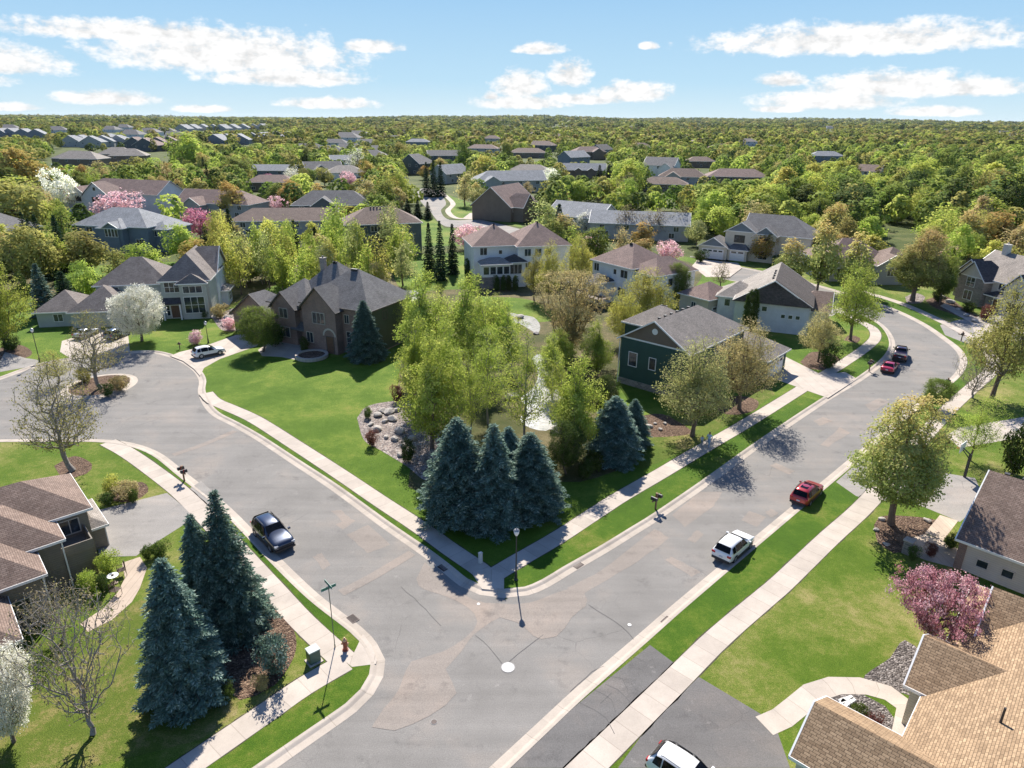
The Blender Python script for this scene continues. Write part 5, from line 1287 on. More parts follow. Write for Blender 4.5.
# ---- stone and stucco house upper right
a, bq = V2(92.0, 141.0), V2(92.8, 127.5); rz = R(-80)
h = House('stucco_house', 'stone and cream stucco house with black and tan steep roofs at the right edge', V2(93.2, 141.0), rz)
h.block(0, 22, 1.5, 13, 5.8, W_STUC, S_WARM, 'x', 'gg', 0.75); h.block(0.5, 6.8, -0.6, 6, 5.6, STONE, S_DARK, 'y', 'gh', 1.0, gable=W_STUC)
h.block(-3.2, 3.0, 2.2, 9, 5.4, STONE, S_DARK, 'y', 'gh', 0.95, gable=W_STUC); h.block(12.0, 18.0, -1.0, 6, 5.4, W_STUC, S_DARK, 'y', 'gh', 1.0)
h.block(7.0, 12.2, 0.3, 4, 3.0, STONE, S_DARK, 'x', 'hh', 0.5)
h.window(1, 'f', 3.1, 3.6, 2.0, 1.8, 2, 2); h.window(1, 'f', 3.1, .9, 2.0, 1.8, 2); h.window(3, 'f', 3, 3.6, 1.2, 1.6, 2); h.window(3, 'f', 3, .9, 3.0, 1.9, 3)
h.window(0, 'f', 9.5, 4.0, 2.4, 1.4, 3); h.window(2, 'f', 1.8, 3.2, 1.1, 1.5, 1); h.door(4, 'f', 2.6)
h.chimney(2.5, 7, 6, 11.6, 1.2, .9, W_STUC)
h.done(); land('the stone and stucco house', h)

# ---- brown-roofed house behind the street trees (right)
h = House('brown_roof_house', 'low grey house with broad brown roof half hidden by street trees at right', V2(74, 157.0), R(2))
h.block(-2, 14, 0, 13, 4.8, W_GREY, S_RED, 'x', 'hh', 0.65); h.block(8.5, 15.5, -3.5, 5, 4.6, W_GREY, S_BROWN, 'y', 'gh', 0.62); h.block(13, 21, 2, 11, 4.2, W_GREY, S_BROWN, 'x', 'hh', 0.6)
h.window(1, 'f', 3.5, 2.0, 2.2, 1.8, 3); h.window(0, 'f', 4, 1.5, 2.0, 1.5, 2)
h.done(); land('the brown roofed house', h)

# ---- two-storey house with white garage doors
a, bq = V2(50.2, 185.5), V2(59.2, 179.9); rz = span_angle(a, bq)
h = House('cream_house', 'cream two storey house with grey gables and two white garage doors down the far drive', a, rz)
h.block(0, 7.6, 0, 9, 3.4, W_CREAM, S_GREY, 'y', 'gh', 0.62, gable=W_BLUE); h.block(7.4, 12.6, .8, 9, 3.2, W_CREAM, S_GREY, 'x', 'hh', 0.55)
h.block(6.0, 14.0, 2.6, 14, 7.4, W_CREAM, S_GREY, 'y', 'gh', 0.62, gable=W_BLUE); h.block(10.0, 27.0, 5, 17, 7.2, W_CREAM, S_GREY, 'x', 'gh', 0.7); h.block(13.6, 19.0, 2.4, 9, 7.2, W_CREAM, S_GREY, 'y', 'gh', 0.72, gable=W_BLUE)
h.garage(0, 'f', 3.8, 5.6, 2.5); h.garage(1, 'f', 2.7, 3.6, 2.5, lites=2); h.window(2, 'f', 3.8, 4.6, 2.6, 1.8, 2, frame=TRIMD); h.window(4, 'f', 2.7, 4.6, 2.6, 1.8, 2, frame=TRIMD); h.window(4, 'f', 2.7, .8, 2.2, 2.2, 2)
h.done(); land('the cream house with two garage doors', h)

# ---- lower-left brown house (near): stepped hip-roofed blocks square to the left street
h = House('taupe_house', 'taupe house with stepped brown shingle hip roofs at the lower left corner by the drive', V2(-35.0, 48.6), R(42.8))
h.block(-15, 0, 0, 7.0, 5.0, W_TAUPE, S_BROWN, 'x', 'hh', 0.58, oh=.4)
h.block(-17, -2.6, -3.1, 4.5, 4.7, W_TAUPE, S_BROWN, 'x', 'hh', 0.58, oh=.4)
h.block(-18, -4.5, -6.5, 0.5, 4.3, W_TAUPE, S_BROWN, 'x', 'hh', 0.58, oh=.4)
h.block(-18, -7.0, -11.8, -5.5, 3.4, W_TAUPE, S_BROWN, 'x', 'hh', 0.58, oh=.4)
h.block(-0.3, 1.1, 1.0, 6.0, 2.4, W_TAUPE, S_BEIGE, 'y', 'hh', 0.6, oh=.3)
h.block(-2.7, -0.5, -2.6, 0.1, 2.5, W_TAUPE, None)
h.window(0, 'f', 13.6, 2.9, 1.3, 1.2, 2, frame=TRIMT); h.window(1, 'f', 12.0, 1.0, 1.6, 1.4, 2, frame=TRIMT); h.window(2, 'f', 11.6, 1.0, 1.8, 1.5, 2, frame=TRIMT); h.window(3, 'f', 9.2, 0.9, 1.4, 1.4, 2, frame=TRIMT)
h.window(1, 'r', 1.4, 3.0, .8, .9, 1); h.window(3, 'r', 4.6, 0.8, 1.3, 1.6, 2, frame=TRIMT)
h.garage(4, 'r', 2.5, 4.4, 2.0, TRIMT)
m = MB(); m.box(-2.75, -0.4, -2.7, -2.6, 2.5, 3.3); m.box(-0.5, -0.4, -2.6, 0, 2.5, 3.3); h.part('balcony_wall', m, W_TAUPE)
h.downspout(-2.5, -3.2, 4.4); h.downspout(-4.4, -6.6, 4.0); h.downspout(-2.48, -1.0, 4.4)
h.done(); land('the taupe corner house', h)

# ---- lower-right house with the pale garage end wall
h = House('garage_house', 'house with brown shingle roof and pale wall with four small windows at the right edge', V2(37.3, 48.0), R(-46))
W_PINK = siding('siding_warm', (0.58, 0.51, 0.455))
h.block(0, 12.0, 0, 12, 3.1, W_PINK, S_BROWN, 'x', 'gh', 0.62, oh=.45)
for k in range(5): h.window(0, 'f', 1.75 + 1.75 * k, 0.9, .75, .62, 1, 1, frame=W_PINK)
m = MB(); m.box(-.12, .45, -.10, .02, 0, 2.85); m.box(-.10, -.005, .02, 1.2, 0, 2.85); h.part('stone_corner', m, W_BRK)
h.garage(0, 'l', 6, 4.9, 2.2); h.ridge_vents(4, .5, .62, side=1)
h.done(); land('the pale wall with four small windows', h)

# ---- tan-roofed house filling the corner
h = House('tan_roof_house', 'near house with sunlit tan shingle roofs filling the lower right corner', V2(24.9, 31.1), R(-132.5))
h.block(-14, 10, 0, 13, 3.2, W_CREAM, S_TAN, 'x', 'hh', 0.58, oh=.4)
h.block(-5.5, -0.3, -1.0, 6, 3.35, W_CREAM, S_TAN, 'y', 'gh', 0.62, oh=.4)
h.block(-13.4, -6.6, 1.3, 8, 3.6, W_CREAM, S_TAN, 'y', 'gh', 0.66, oh=.4)
h.block(4.3, 9.2, -4.2, 5, 3.1, W_CREAM, S_TAN, 'y', 'gh', 0.62, oh=.35)
h.window(1, 'f', 2.6, .8, 1.8, 1.5, 2); h.door(0, 'f', 15.2); h.window(0, 'f', 16.9, .8, 1.3, 1.5, 2); h.garage(3, 'f', 2.45, 3.8, 2.2); h.window(2, 'f', 3.2, .9, 2.2, 1.5, 3)
for (x, y) in ((-10, 4.6), (2, 3.4)): h.pipe(x, y, 3, 6.2)
h.done(); land('the tan roofed corner house', h)

KEEP2 = []
# ================================================================== HOUSES FARTHER OFF (same builder, fewer parts)
def far_house(name, label, u, v, z, rzdeg, wx, dy, wall, roof, ends='hh', pitch=.6, eave=5.6, wing=None, win=4, group=None, gable=None, axis='x'):
    c = at(u, v, z); rz = R(rzdeg)
    o = c - (Matrix.Rotation(rz, 3, 'Z') @ Vector((wx / 2, dy / 2, 0)))
    h = House(name, label, (o.x, o.y), rz, group=group)
    h.block(0, wx, 0, dy, eave, wall, roof, axis, ends, pitch, gable=gable)
    if wing:
        for (x0, x1, y0, y1, ev, en, ax) in wing: h.block(x0, x1, y0, y1, ev, wall, roof, ax, en, pitch * 1.1, gable=gable)
    for k in range(win): h.window(0, 'f', wx * (k + .5) / win, eave - 2.1, 1.5, 1.4, 2)
    for k in range(max(1, win - 1)): h.window(0, 'f', wx * (k + .5) / max(1, win - 1), .9, 1.6, 1.5, 2)
    KEEP2.append((u - wx * FPX / c.y * .4, v - 3, u + wx * FPX / c.y * .4, v + 4, c.y - 12))
    h.done(); return h
FH = [
 # label, u, v(roof centre), z there, heading, width, depth, wall, roof, ends, pitch, eave, wing
 ('brown_roof_house', 'low brown roofed house half behind orange topped tree and magenta blossom', 222, 197, 7, -14, 30, 13, W_GREY, S_RED, 'gh', .62, 5.5, [(6, 13, -4, 6, 5.2, 'gh', 'y')]),
 ('long_house', 'long grey roofed house low behind the light green thicket', 286, 212, 7, 6, 32, 12, W_GREY, S_BROWN, 'hg', .5, 5.2, None),
 ('gabled_house', 'grey house with white front gable and dark shutters among orange trees', 333, 198, 8, 8, 27, 13, W_NAVY, S_GREY, 'hh', .62, 6.5, [(7, 15, -2.5, 7, 6.4, 'gh', 'y')]),
 ('purple_house', 'dark purple grey gabled house with pale trim up the far left street', 322, 164, 8, 25, 22, 13, W_NAVY, S_GREY, 'gg', .62, 5.5, [(4, 13, -4, 6, 5.0, 'gh', 'y')]),
 ('hip_house', 'pale hip roofed house above the pink tree up the far left street', 345, 168, 7, 12, 22, 14, W_WHITE, S_BEIGE, 'hh', .5, 5, None),
 ('slate_house', 'slate house with front gable left of the three dark spruces', 418, 161, 8, -30, 16, 18, W_NAVY, S_GREY, 'gh', .7, 7, None, 'y'),
 ('slate_house', 'slate house with long pale ridge behind the three dark spruces', 444, 153, 9, 10, 26, 13, W_NAVY, S_GREY, 'gg', .55, 7.5, None),
 ('slate_house', 'grey house with steep pale roof right of the three dark spruces', 450, 168, 8, 50, 19, 13, W_GREY, S_PALE, 'gg', .7, 5.5, None),
 ('pale_roof_house', 'pale blue grey roofed house above the steep brown roof in the far middle', 508, 175, 8, 15, 36, 15, W_GREY, S_PALE, 'hg', .55, 6, [(3, 12, -4, 6, 5.5, 'gh', 'y')]),
 ('steep_roof_house', 'stone house with steep brown roofs by the far street corner', 505, 193, 9, 62, 21, 16, W_SHAKE, S_RED, 'gg', .8, 5.5, [(2, 11, -4, 6, 5.5, 'gh', 'y')]),
 ('small_house', 'low brown house hugging the far street corner', 500, 205, 4, 62, 12, 12, W_SHAKE, S_BROWN, 'hh', .6, 3.4, None),
 ('brown_roof_house', 'white house with warm hip roof left of the white shrub in the far middle', 530, 168, 7, -12, 26, 14, W_WHITE, S_WARM, 'hh', .5, 5.5, None),
 ('dark_gable_house', 'long grey roofed house with small dark gables and two spruces at its end', 584, 166, 7, -5, 27, 12, W_SHAKE, S_PALE, 'gg', .6, 5, [(8, 12, -2, 5, 5, 'gh', 'y'), (16, 20, -2, 5, 5, 'gh', 'y')]),
 ('slate_house', 'slate gabled house with pale roof in front of the blue roofed pair', 574, 154, 8, 40, 22, 15, W_BLUE, S_PALE, 'gg', .6, 6, None),
 ('red_roof_house', 'brown house with pinkish roof patch in the far middle', 588, 149, 9, 15, 30, 15, W_SHAKE, S_RED, 'hh', .55, 7, [(16, 26, -4, 5, 7, 'gh', 'y')]),
 ('blue_house', 'blue gabled house right of the pinkish roof in the far middle', 601, 147, 9, 55, 22, 15, W_BLUE, S_DARK, 'gg', .6, 7, None),
 ('dark_house', 'dark roofed house left of the far green trees in the middle', 544, 143, 9, -30, 26, 14, W_NAVY, S_BROWN, 'gh', .6, 7, None),
 ('brown_roof_house', 'broad brown hip roof low among trees in the far middle', 528, 150, 7, 0, 34, 15, W_SHAKE, S_BROWN, 'hh', .5, 5, None),
 ('white_house', 'white house with grey gables standing above the woods in the middle', 662, 163, 9, -28, 20, 15, W_WHITE, S_GREY, 'gg', .6, 8, [(12, 20, -6, 6, 7, 'gh', 'y')]),
 ('grey_house', 'grey house with pale gable just right of the tall white house in the woods', 683, 172, 7, -15, 26, 13, W_GREY, S_BROWN, 'hh', .6, 5, [(4, 12, -5, 6, 5, 'gh', 'y')]),
 ('low_house', 'low brown roof in the woods below the grey house', 664, 181, 5, -12, 24, 12, W_SHAKE, S_BROWN, 'hh', .5, 4, None),
 ('brown_roof_house', 'brown hip roofed house alone in the woods right of the middle', 737, 172, 7, -8, 34, 15, W_SHAKE, S_RED, 'hh', .5, 5, None),
 ('pale_roof_house', 'pale grey roofed house in the right hand woods', 826, 153, 8, -8, 28, 14, W_BLUE, S_PALE, 'hh', .5, 6, None),
 ('small_house', 'small house with white gable deep in the right hand woods', 869, 168, 7, -40, 16, 12, W_WHITE, S_BROWN, 'gg', .6, 5.5, None),
 ('blue_roof_house', 'pale blue gabled roof behind the dark willow spruce in the middle', 583, 208, 7, -35, 20, 14, W_SAGE, S_PALE, 'gg', .55, 5, None),
 ('long_house', 'long pale grey roof under bare trees behind the white sun porch house', 640, 218, 6, -12, 30, 12, W_GREY, S_PALE, 'gg', .5, 5, None),
 ('tan_roof_house', 'tan hip roof peeping behind the cream house trees', 700, 158, 7, 0, 22, 12, W_SHAKE, S_BROWN, 'hh', .5, 5, None),
 ('flat_house', 'blue roofed house at the end of the far left street', 418, 140, 8, 0, 30, 14, W_BLUE, S_PALE, 'hh', .5, 6, None),
 ('brown_roof_house', 'pinkish roofed house right of the round dark tree in the far middle', 483, 146, 8, -10, 32, 14, W_GREY, S_RED, 'hh', .5, 6, None),
 ('pale_roof_house', 'pale roofed house above the white tree up the far left street', 343, 155, 8, 20, 20, 12, W_WHITE, S_PALE, 'gg', .5, 5, None),
 ('pale_roof_house', 'pale roofed house left of the white shrub up the far left street', 276, 168, 6, 4, 26, 12, W_BLUE, S_PALE, 'gg', .5, 5, None),
 ('pink_roof_house', 'low pinkish roof in front of the white shrub up the far left street', 272, 178, 6, 4, 24, 12, W_SHAKE, S_RED, 'hh', .5, 4.5, None),
 ('dark_house', 'dark navy house with porch cut off by the left edge', -6, 225, 7, -20, 16, 14, W_NAVY, S_GREY, 'hh', .6, 6.5, None),
]
for (nm, lb, u, v, z, rzd, wx, dy, wl, rf, en, pt, ev, wg, *ax) in FH:
    hh = far_house(nm, lb, u, v, z, rzd, wx, dy, wl, rf, en, pt, ev, wg, 4 if wx > 20 else 3, axis=ax[0] if ax else 'x')
# townhouse rows far at the left: each a thing; look-alikes within a row share its label
ROWS = [
 ('blue grey townhouse with white gables in the far row at the left edge', 'far townhouses at the left edge', [(3, 131.5), (13, 131.5), (25, 132), (37, 132.5)], W_BLUE, S_PALE, 'gg', 26, 22, 'y'),
 ('grey roofed townhouse in the long row left of the white topped wood', 'far townhouses in the long left row', [(76, 139.5), (85, 139), (94, 140), (104, 139.5), (113, 137.5), (122, 139)], W_GREY, S_PALE, 'gh', 24, 22, 'y'),
 ('tan roofed townhouse low at left in front of the long row', 'tan townhouses in front of the long row', [(76, 155), (85, 155.5), (118, 151), (129, 152.5)], W_SHAKE, S_BEIGE, 'hh', 26, 17, 'x'),
 ('dark gabled townhouse with pale roof in the row left of the tall pale stemmed tree', 'dark townhouses beside the pale stemmed tree', [(140, 142), (150, 143), (160, 142), (170, 141)], W_NAVY, S_RED, 'gh', 26, 24, 'y'),
 ('blue townhouse with light roof in the row right of the tall pale stemmed tree', 'blue townhouses right of the pale stemmed tree', [(218, 138.5), (229, 138), (240, 138), (252, 136.5), (264, 136), (276, 135.5), (288, 135), (303, 133.5)], W_BLUE, S_PALE, 'gg', 26, 22, 'y'),
 ('tiny pale roofed townhouse in the farthest left row', 'tiny townhouses in the farthest row', [(184, 127.8), (193, 127.5), (203, 127.3), (213, 127.4), (223, 127.5), (233, 127.2), (243, 126.8), (253, 126.5), (263, 126.5)], W_GREY, S_PALE, 'gg', 34, 28, 'y'),
 ('small roof among trees in the far middle left of the dark spruces', 'small roofs far off left of the dark spruces', [(338, 141), (352, 146), (368, 141), (384, 148), (396, 137), (372, 153), (330, 148), (402, 131), (425, 133), (445, 137), (312, 146)], W_LGREY, S_GREY, 'gh', 24, 15, 'x'),
 ('small roof among trees in the far middle right of the dark oval trees', 'small roofs far off right of the dark oval trees', [(492, 137), (515, 138), (536, 133), (556, 135), (575, 136), (612, 134), (622, 141), (640, 145), (655, 137), (676, 143), (700, 140), (720, 146), (470, 133), (598, 128)], W_GREY, S_BROWN, 'hh', 25, 15, 'x'),
 ('small roof among trees in the far right woods', 'small roofs in the far right woods', [(748, 140), (775, 147), (800, 138), (858, 143), (880, 152), (905, 146), (930, 141), (962, 150), (985, 142)], W_LGREY, S_WARM, 'hh', 24, 14, 'x'),
 ('tiny grey house scattered in the far left woods', 'tiny houses scattered in the far left woods', [(135, 133), (152, 131), (168, 130.5), (60, 129), (113, 128.5), (126, 126.5), (178, 135), (12, 127)], W_LGREY, S_GREY, 'gh', 30, 26, 'x'),
 ('tiny house scattered in the far woods along the middle of the skyline', 'tiny houses along the middle of the skyline', [(350, 136), (362, 134), (545, 124), (566, 123), (580, 123.5), (633, 128), (645, 127), (690, 124), (510, 127)], W_LGREY, S_GREY, 'gh', 32, 26, 'x'),
 ('tiny house scattered in the far woods along the right of the skyline', 'tiny houses along the right of the skyline', [(830, 127), (792, 125.5), (945, 130.5), (958, 129), (1006, 133), (1018, 136.5), (920, 129)], W_LGREY, S_GREY, 'gh', 32, 26, 'x'),
]
for lb, gp, pts, wl, rf, en, wx, dy, ax in ROWS:
    p0 = None
    for i, (u, v) in enumerate(pts):
        KEEP2.append((u - 8, v - 3, u + 8, v + 2.5, 27 * FPX / (v - 117) - 20))
        if p0 is None:
            p0 = far_house('townhouse' if 'town' in lb else 'distant_house', lb, u, v, 8, -6 + 4 * (i % 3), wx, dy, wl, rf, en, .55, 6.2, None, 3, gp, axis=ax).root
            half = Vector((wx / 2, dy / 2, 0))
        else:
            c = copy_tree(p0); a_ = R(-10 + 9 * (i % 4)); c.rotation_euler.z = a_
            q = at(u, v, 8) - (Matrix.Rotation(a_, 3, 'Z') @ half); c.location = (q.x, q.y, .12)
# ================================================================== VEHICLES
RUBBER = plain('tyre_rubber', (0.022, 0.022, 0.023), 0.85)
ALLOY = plain('alloy', (0.42, 0.42, 0.43), 0.3, 0.8)
CLAD = plain('black_plastic', (0.028, 0.028, 0.03), 0.6)
CGLASS = plain('car_glass', (0.010, 0.012, 0.015), 0.06, var=.3, spec=.35)
LAMPW = plain('headlamp', (0.65, 0.66, 0.68), 0.1, var=0.05)
LAMPR = plain('taillamp', (0.35, 0.02, 0.02), 0.15, var=0.05)
PLATE = plain('plate', (0.55, 0.57, 0.62), 0.5, var=0.05)
def paint(n, c, metal=0.3): return plain(n, c, 0.28, metal, 0.03, coat=1.0)
# station: x, half width, bottom z, belt z, top half width, top z, crown
SUVP = [(2.33, .70, .42, .62, .62, .68, .01), (2.26, .82, .28, .78, .76, .86, .02), (1.95, .90, .22, .92, .80, .97, .03), (1.05, .93, .22, 1.0, .82, 1.07, .035),
        (0.20, .93, .22, 1.02, .665, 1.60, .035), (-0.55, .93, .22, 1.03, .68, 1.68, .04), (-1.55, .92, .22, 1.05, .655, 1.63, .035), (-1.80, .915, .24, 1.06, .63, 1.58, .03), (-2.16, .90, .28, 1.07, .74, 1.12, .02), (-2.28, .86, .36, .92, .76, .98, .02), (-2.31, .74, .46, .70, .66, .74, .01)]
SEDP = [(2.33, .70, .40, .56, .62, .60, .01), (2.26, .82, .26, .66, .76, .72, .02), (1.95, .90, .2, .80, .80, .84, .03), (0.95, .92, .2, .88, .82, .93, .035),
        (0.05, .92, .2, .90, .60, 1.36, .03), (-0.45, .92, .2, .91, .62, 1.40, .03), (-0.95, .92, .2, .92, .60, 1.36, .03), (-1.10, .92, .2, .92, .59, 1.33, .03), (-1.80, .90, .24, .95, .76, 1.0, .02), (-2.26, .86, .32, .86, .76, .95, .02), (-2.33, .74, .44, .66, .66, .70, .01)]
TRKP = [(2.85, .76, .52, .80, .70, .88, .01), (2.78, .92, .40, 1.0, .86, 1.08, .02), (2.4, .98, .36, 1.10, .90, 1.18, .03), (1.45, 1.0, .36, 1.16, .88, 1.24, .035),
        (0.75, 1.0, .36, 1.18, .70, 1.82, .03), (0.1, 1.0, .36, 1.18, .72, 1.88, .03), (-0.65, 1.0, .36, 1.18, .70, 1.84, .03), (-0.80, 1.0, .36, 1.18, .69, 1.82, .03), (-1.02, 1.0, .36, 1.16, .86, 1.20, .0), (-2.75, .98, .40, 1.16, .88, 1.20, .0), (-2.85, .90, .5, .9, .80, .94, .0)]
def vehicle(name, label, cat, loc, rz, pnt, prof=SUVP, scale=1.0, rails=True, wheel=.36, axle=(1.42, -1.38), truck=False, roof_glass=False):
    root = empty(name, loc, rz); tag(root, label, cat); root.scale = (scale,) * 3
    def half(s):
        x, w, zb, zk, wt, zt, cr = s
        zm = zb + (zk - zb) * .45
        return [(w * .86, zb), (w, zb + .14), (w * 1.005, zm), (w * .985, zk), (wt, zt), (wt * .55, zt + cr * .8), (0, zt + cr)]
    G = []
    for s in prof:
        hl = half(s); G.append([Vector((s[0], y, z)) for y, z in hl] + [Vector((s[0], -y, z)) for y, z in reversed(hl[:-1])])
    n = len(G[0]); b = MB()
    for i in range(len(G) - 1):
        for k in range(n - 1): b.face([G[i][k], G[i][k + 1], G[i + 1][k + 1], G[i + 1][k]])
        b.face([G[i][n - 1], G[i][0], G[i + 1][0], G[i + 1][n - 1]])
    b.face(G[0][::-1]); b.face(G[-1])
    o = b.build('body', pnt, root, smooth=True, merge=True)
    try:
        md = o.modifiers.new('subd', 'SUBSURF'); md.levels = 1; md.render_levels = 1
    except Exception: pass
    def shrink(q, f, push):
        c = sum(q, Vector()) / len(q); nr = (q[1] - q[0]).cross(q[2] - q[1]).normalized()
        if nr.dot(c - Vector((c.x * .8, 0, .9))) < 0: nr = -nr
        return [c + (p - c) * f + nr * push for p in q]
    def pane(nm, q, f=.96, push=.022):
        m = MB(); q = shrink(q, f, push); m.face(q); m.face([q[0], q[3], q[2], q[1]]); return m.build(nm, CGLASS, root)
    pane('windshield', [G[3][4], G[3][n - 5], G[4][n - 5], G[4][4]], .93, .05)
    pane('rear_window', [G[7][4], G[7][n - 5], G[8][n - 5], G[8][4]], .95, .045)
    for k3, k4 in ((3, 4), (n - 4, n - 5)):
        A = lambda i, t: G[i][k3].lerp(G[i][k4], t)
        f0 = G[3][k3].lerp(G[4][k3], .35); f1 = G[4][k4].lerp(G[3][k4], .02)
        pane('side_window', [G[3][k3].lerp(G[4][k3], .45), G[4][k3].lerp(G[5][k3], .55), A(5, .93).lerp(A(4, .93), .45), A(4, .93)], .97, .03)
        pane('side_window', [G[5][k3].lerp(G[4][k3], .40), G[6][k3].lerp(G[5][k3], .25), A(6, .93).lerp(A(5, .93), .25), A(5, .93).lerp(A(4, .93), .38)], .97, .03)
        if not truck: pane('side_window', [G[6][k3].lerp(G[5][k3], .20), G[7][k3].lerp(G[8][k3], .25), A(7, .85), A(6, .93).lerp(A(5, .93), .2)], .94, .03)
    if roof_glass:
        q = [G[4][5], G[4][n - 6], G[6][n - 6], G[6][5]]; pane('roof_window', [q[0] + Vector((-.25, 0, .03)), q[1] + Vector((-.25, 0, .03)), q[2] + Vector((.2, 0, .03)), q[3] + Vector((.2, 0, .03))], .95, .01)
    W0 = max(s[1] for s in prof)
    for ax in axle:
        for sd in (1, -1):
            m = MB(); rr = wheel; wy = W0 * sd
            pr = [(rr * .6, -.11), (rr * .93, -.115), (rr, -.08), (rr, .08), (rr * .93, .115), (rr * .6, .11), (rr * .6, -.11)]
            M = Matrix.Translation((ax, wy - sd * .10, rr)) @ Matrix.Rotation(math.pi / 2, 4, 'X')
            m.lathe(pr, 20); m.v = [tuple(M @ Vector(p)) for p in m.v]; w_ = m.build('wheel', RUBBER, root)
            m = MB(); m.lathe([(0.0, .085), (rr * .16, .09), (rr * .2, .07), (rr * .56, .075), (rr * .62, .105)], 16)
            for k in range(5):
                a = 2 * math.pi * k / 5; c, s_ = math.cos(a), math.sin(a)
                m.face([(c * .05 - s_ * .03, s_ * .05 + c * .03, .10), (c * .05 + s_ * .03, s_ * .05 - c * .03, .10), (c * rr * .6 + s_ * .04, s_ * rr * .6 - c * .04, .105), (c * rr * .6 - s_ * .04, s_ * rr * .6 + c * .04, .105)])
            M2 = Matrix.Translation((ax, wy - sd * .10, rr)) @ Matrix.Rotation(math.pi / 2 * (-1 if sd > 0 else 1), 4, 'X')
            m.v = [tuple(M2 @ Vector(p)) for p in m.v]; m.build('rim', ALLOY, w_)
            m = MB()   # dark arch
            for k in range(12):
                a0, a1 = math.pi * k / 12, math.pi * (k + 1) / 12
                P = lambda a, r_, yy: Vector((ax + r_ * math.cos(a), yy, rr + r_ * math.sin(a)))
                y1 = wy + sd * .012
                m.face([P(a0, rr * 1.02, y1), P(a0, rr * 1.2, y1), P(a1, rr * 1.2, y1), P(a1, rr * 1.02, y1)])
            m.build('wheel_arch', CLAD, root)
    x0, x1 = prof[0][0], prof[-1][0]; zb = prof[1][2]
    m = MB(); m.box(x0 - .10, x0 + .05, -.80, .80, zb + .02, zb + .22); m.box(x0 - .06, x0 + .035, -.50, .50, zb + .27, zb + .40); m.build('front_bumper', CLAD, root, bevel=.02)
    m = MB(); m.box(x1 - .05, x1 + .10, -.80, .80, zb + .02, zb + .24); m.build('rear_bumper', CLAD, root, bevel=.02)
    m = MB()
    for sd in (1, -1): m.box(axle[1] + .42, axle[0] - .42, W0 * sd - .03, W0 * sd + .025, zb - .04, zb + .24)
    m.build('side_skirt', CLAD, root)
    for sd in (1, -1):
        zc = prof[1][3] - .02; m = MB(); m.box(x0 - .22, x0 - .035, sd * .68 - .15, sd * .68 + .15, zc - .11, zc + .06); m.build('headlight', LAMPW, root, bevel=.02)
        zc = prof[-2][3] - .03; m = MB(); m.box(x1 - .01, x1 + .20, sd * .70 - .16, sd * .70 + .16, zc - .08, zc + .10); m.build('taillight', LAMPR, root, bevel=.02)
        m = MB(); m.box(prof[3][0] - .28, prof[3][0] - .12, sd * (W0 + .02), sd * (W0 + .22), prof[3][3] + .02, prof[3][3] + .17); m.build('mirror', pnt, root, bevel=.02)
        if rails:
            m = MB(); a, c = prof[4], prof[6]; m.tube([(a[0] - .1, sd * a[4] * .98, a[5] + .03), (a[0] - .2, sd * a[4] * .99, a[5] + .09), (c[0] + .2, sd * c[4] * .99, c[5] + .10), (c[0] + .05, sd * c[4] * .98, c[5] + .03)], .022, 6); m.build('roof_rail', CLAD, root)
    m = MB(); m.box(x1 - .035, x1 + .02, -.16, .16, prof[-1][3] - .06, prof[-1][3] + .08); m.build('licence_plate', PLATE, root)
    if truck:
        m = MB(); m.box(-2.70, -1.08, -.80, .80, 1.19, 1.225); m.build('cargo_bed', CLAD, root)
    return root
def head(a, b): d = at(*b) - at(*a); return math.atan2(d.y, d.x)
dirB = math.atan2(EB.y, EB.x)
p = at(732.5, 552); vehicle('parked_car', 'white compact sport utility car parked at the kerb, seen from behind', 'car', (p.x, p.y, 0.02), dirB - R(1), paint('paint_white', (0.80, 0.80, 0.79), 0.0), rails=False)
p = at(806, 498); vehicle('parked_car', 'red sport utility car with glass roof parked at the kerb', 'car', (p.x, p.y, 0.02), dirB + R(0), paint('paint_red', (0.36, 0.018, 0.022), 0.35), scale=.99, roof_glass=True)
p = at(273.5, 540); vehicle('parked_car', 'big dark blue sport utility car with roof rails parked on the left street', 'car', (p.x, p.y, 0.02), R(-47.5), paint('paint_navy', (0.018, 0.028, 0.055), 0.5), scale=1.10)
p = at(209, 355.5, .13); vehicle('parked_car', 'white car with dark windows parked on the pale drive by the left court', 'car', (p.x, p.y, .14), R(42), paint('paint_white', (0.80, 0.80, 0.79), 0.0))
p = at(87, 336, .13); vehicle('parked_car', 'pale silver car parked before the garage of the sage grey house', 'car', (p.x, p.y, .14), R(82), paint('paint_silver', (0.55, 0.56, 0.55), 0.4), prof=SEDP, rails=False)
p = at(118, 337, .13); vehicle('parked_car', 'dark blue car tucked under the white blossom tree', 'car', (p.x, p.y, .14), R(78), paint('paint_dusk', (0.05, 0.09, 0.15), 0.4), rails=False)
p = at(889, 370); vehicle('parked_car', 'red low coupe parked nose to tail behind the dark pickup', 'car', (p.x, p.y, 0.02), dirB + R(5), paint('paint_crimson', (0.42, 0.015, 0.05), 0.3), prof=SEDP, rails=False)
p = at(899.5, 358); vehicle('pickup_truck', 'dark maroon pickup truck with open bed parked on the bend', 'pickup', (p.x, p.y, 0.02), dirB + R(12), paint('paint_maroon', (0.045, 0.012, 0.018), 0.4), prof=TRKP, rails=False, wheel=.40, axle=(1.85, -1.75), truck=True)
p = at(813.5, 309, .13); vehicle('parked_car', 'dark teal blue car on the drive beside the light grey house', 'car', (p.x, p.y, .14), R(150), paint('paint_teal', (0.03, 0.07, 0.09), 0.4), rails=False)
p = at(688, 786, .13); vehicle('parked_car', 'white car on the dark near drive at the bottom edge', 'car', (p.x, p.y, .14), R(-42), paint('paint_white', (0.80, 0.80, 0.79), 0.0))

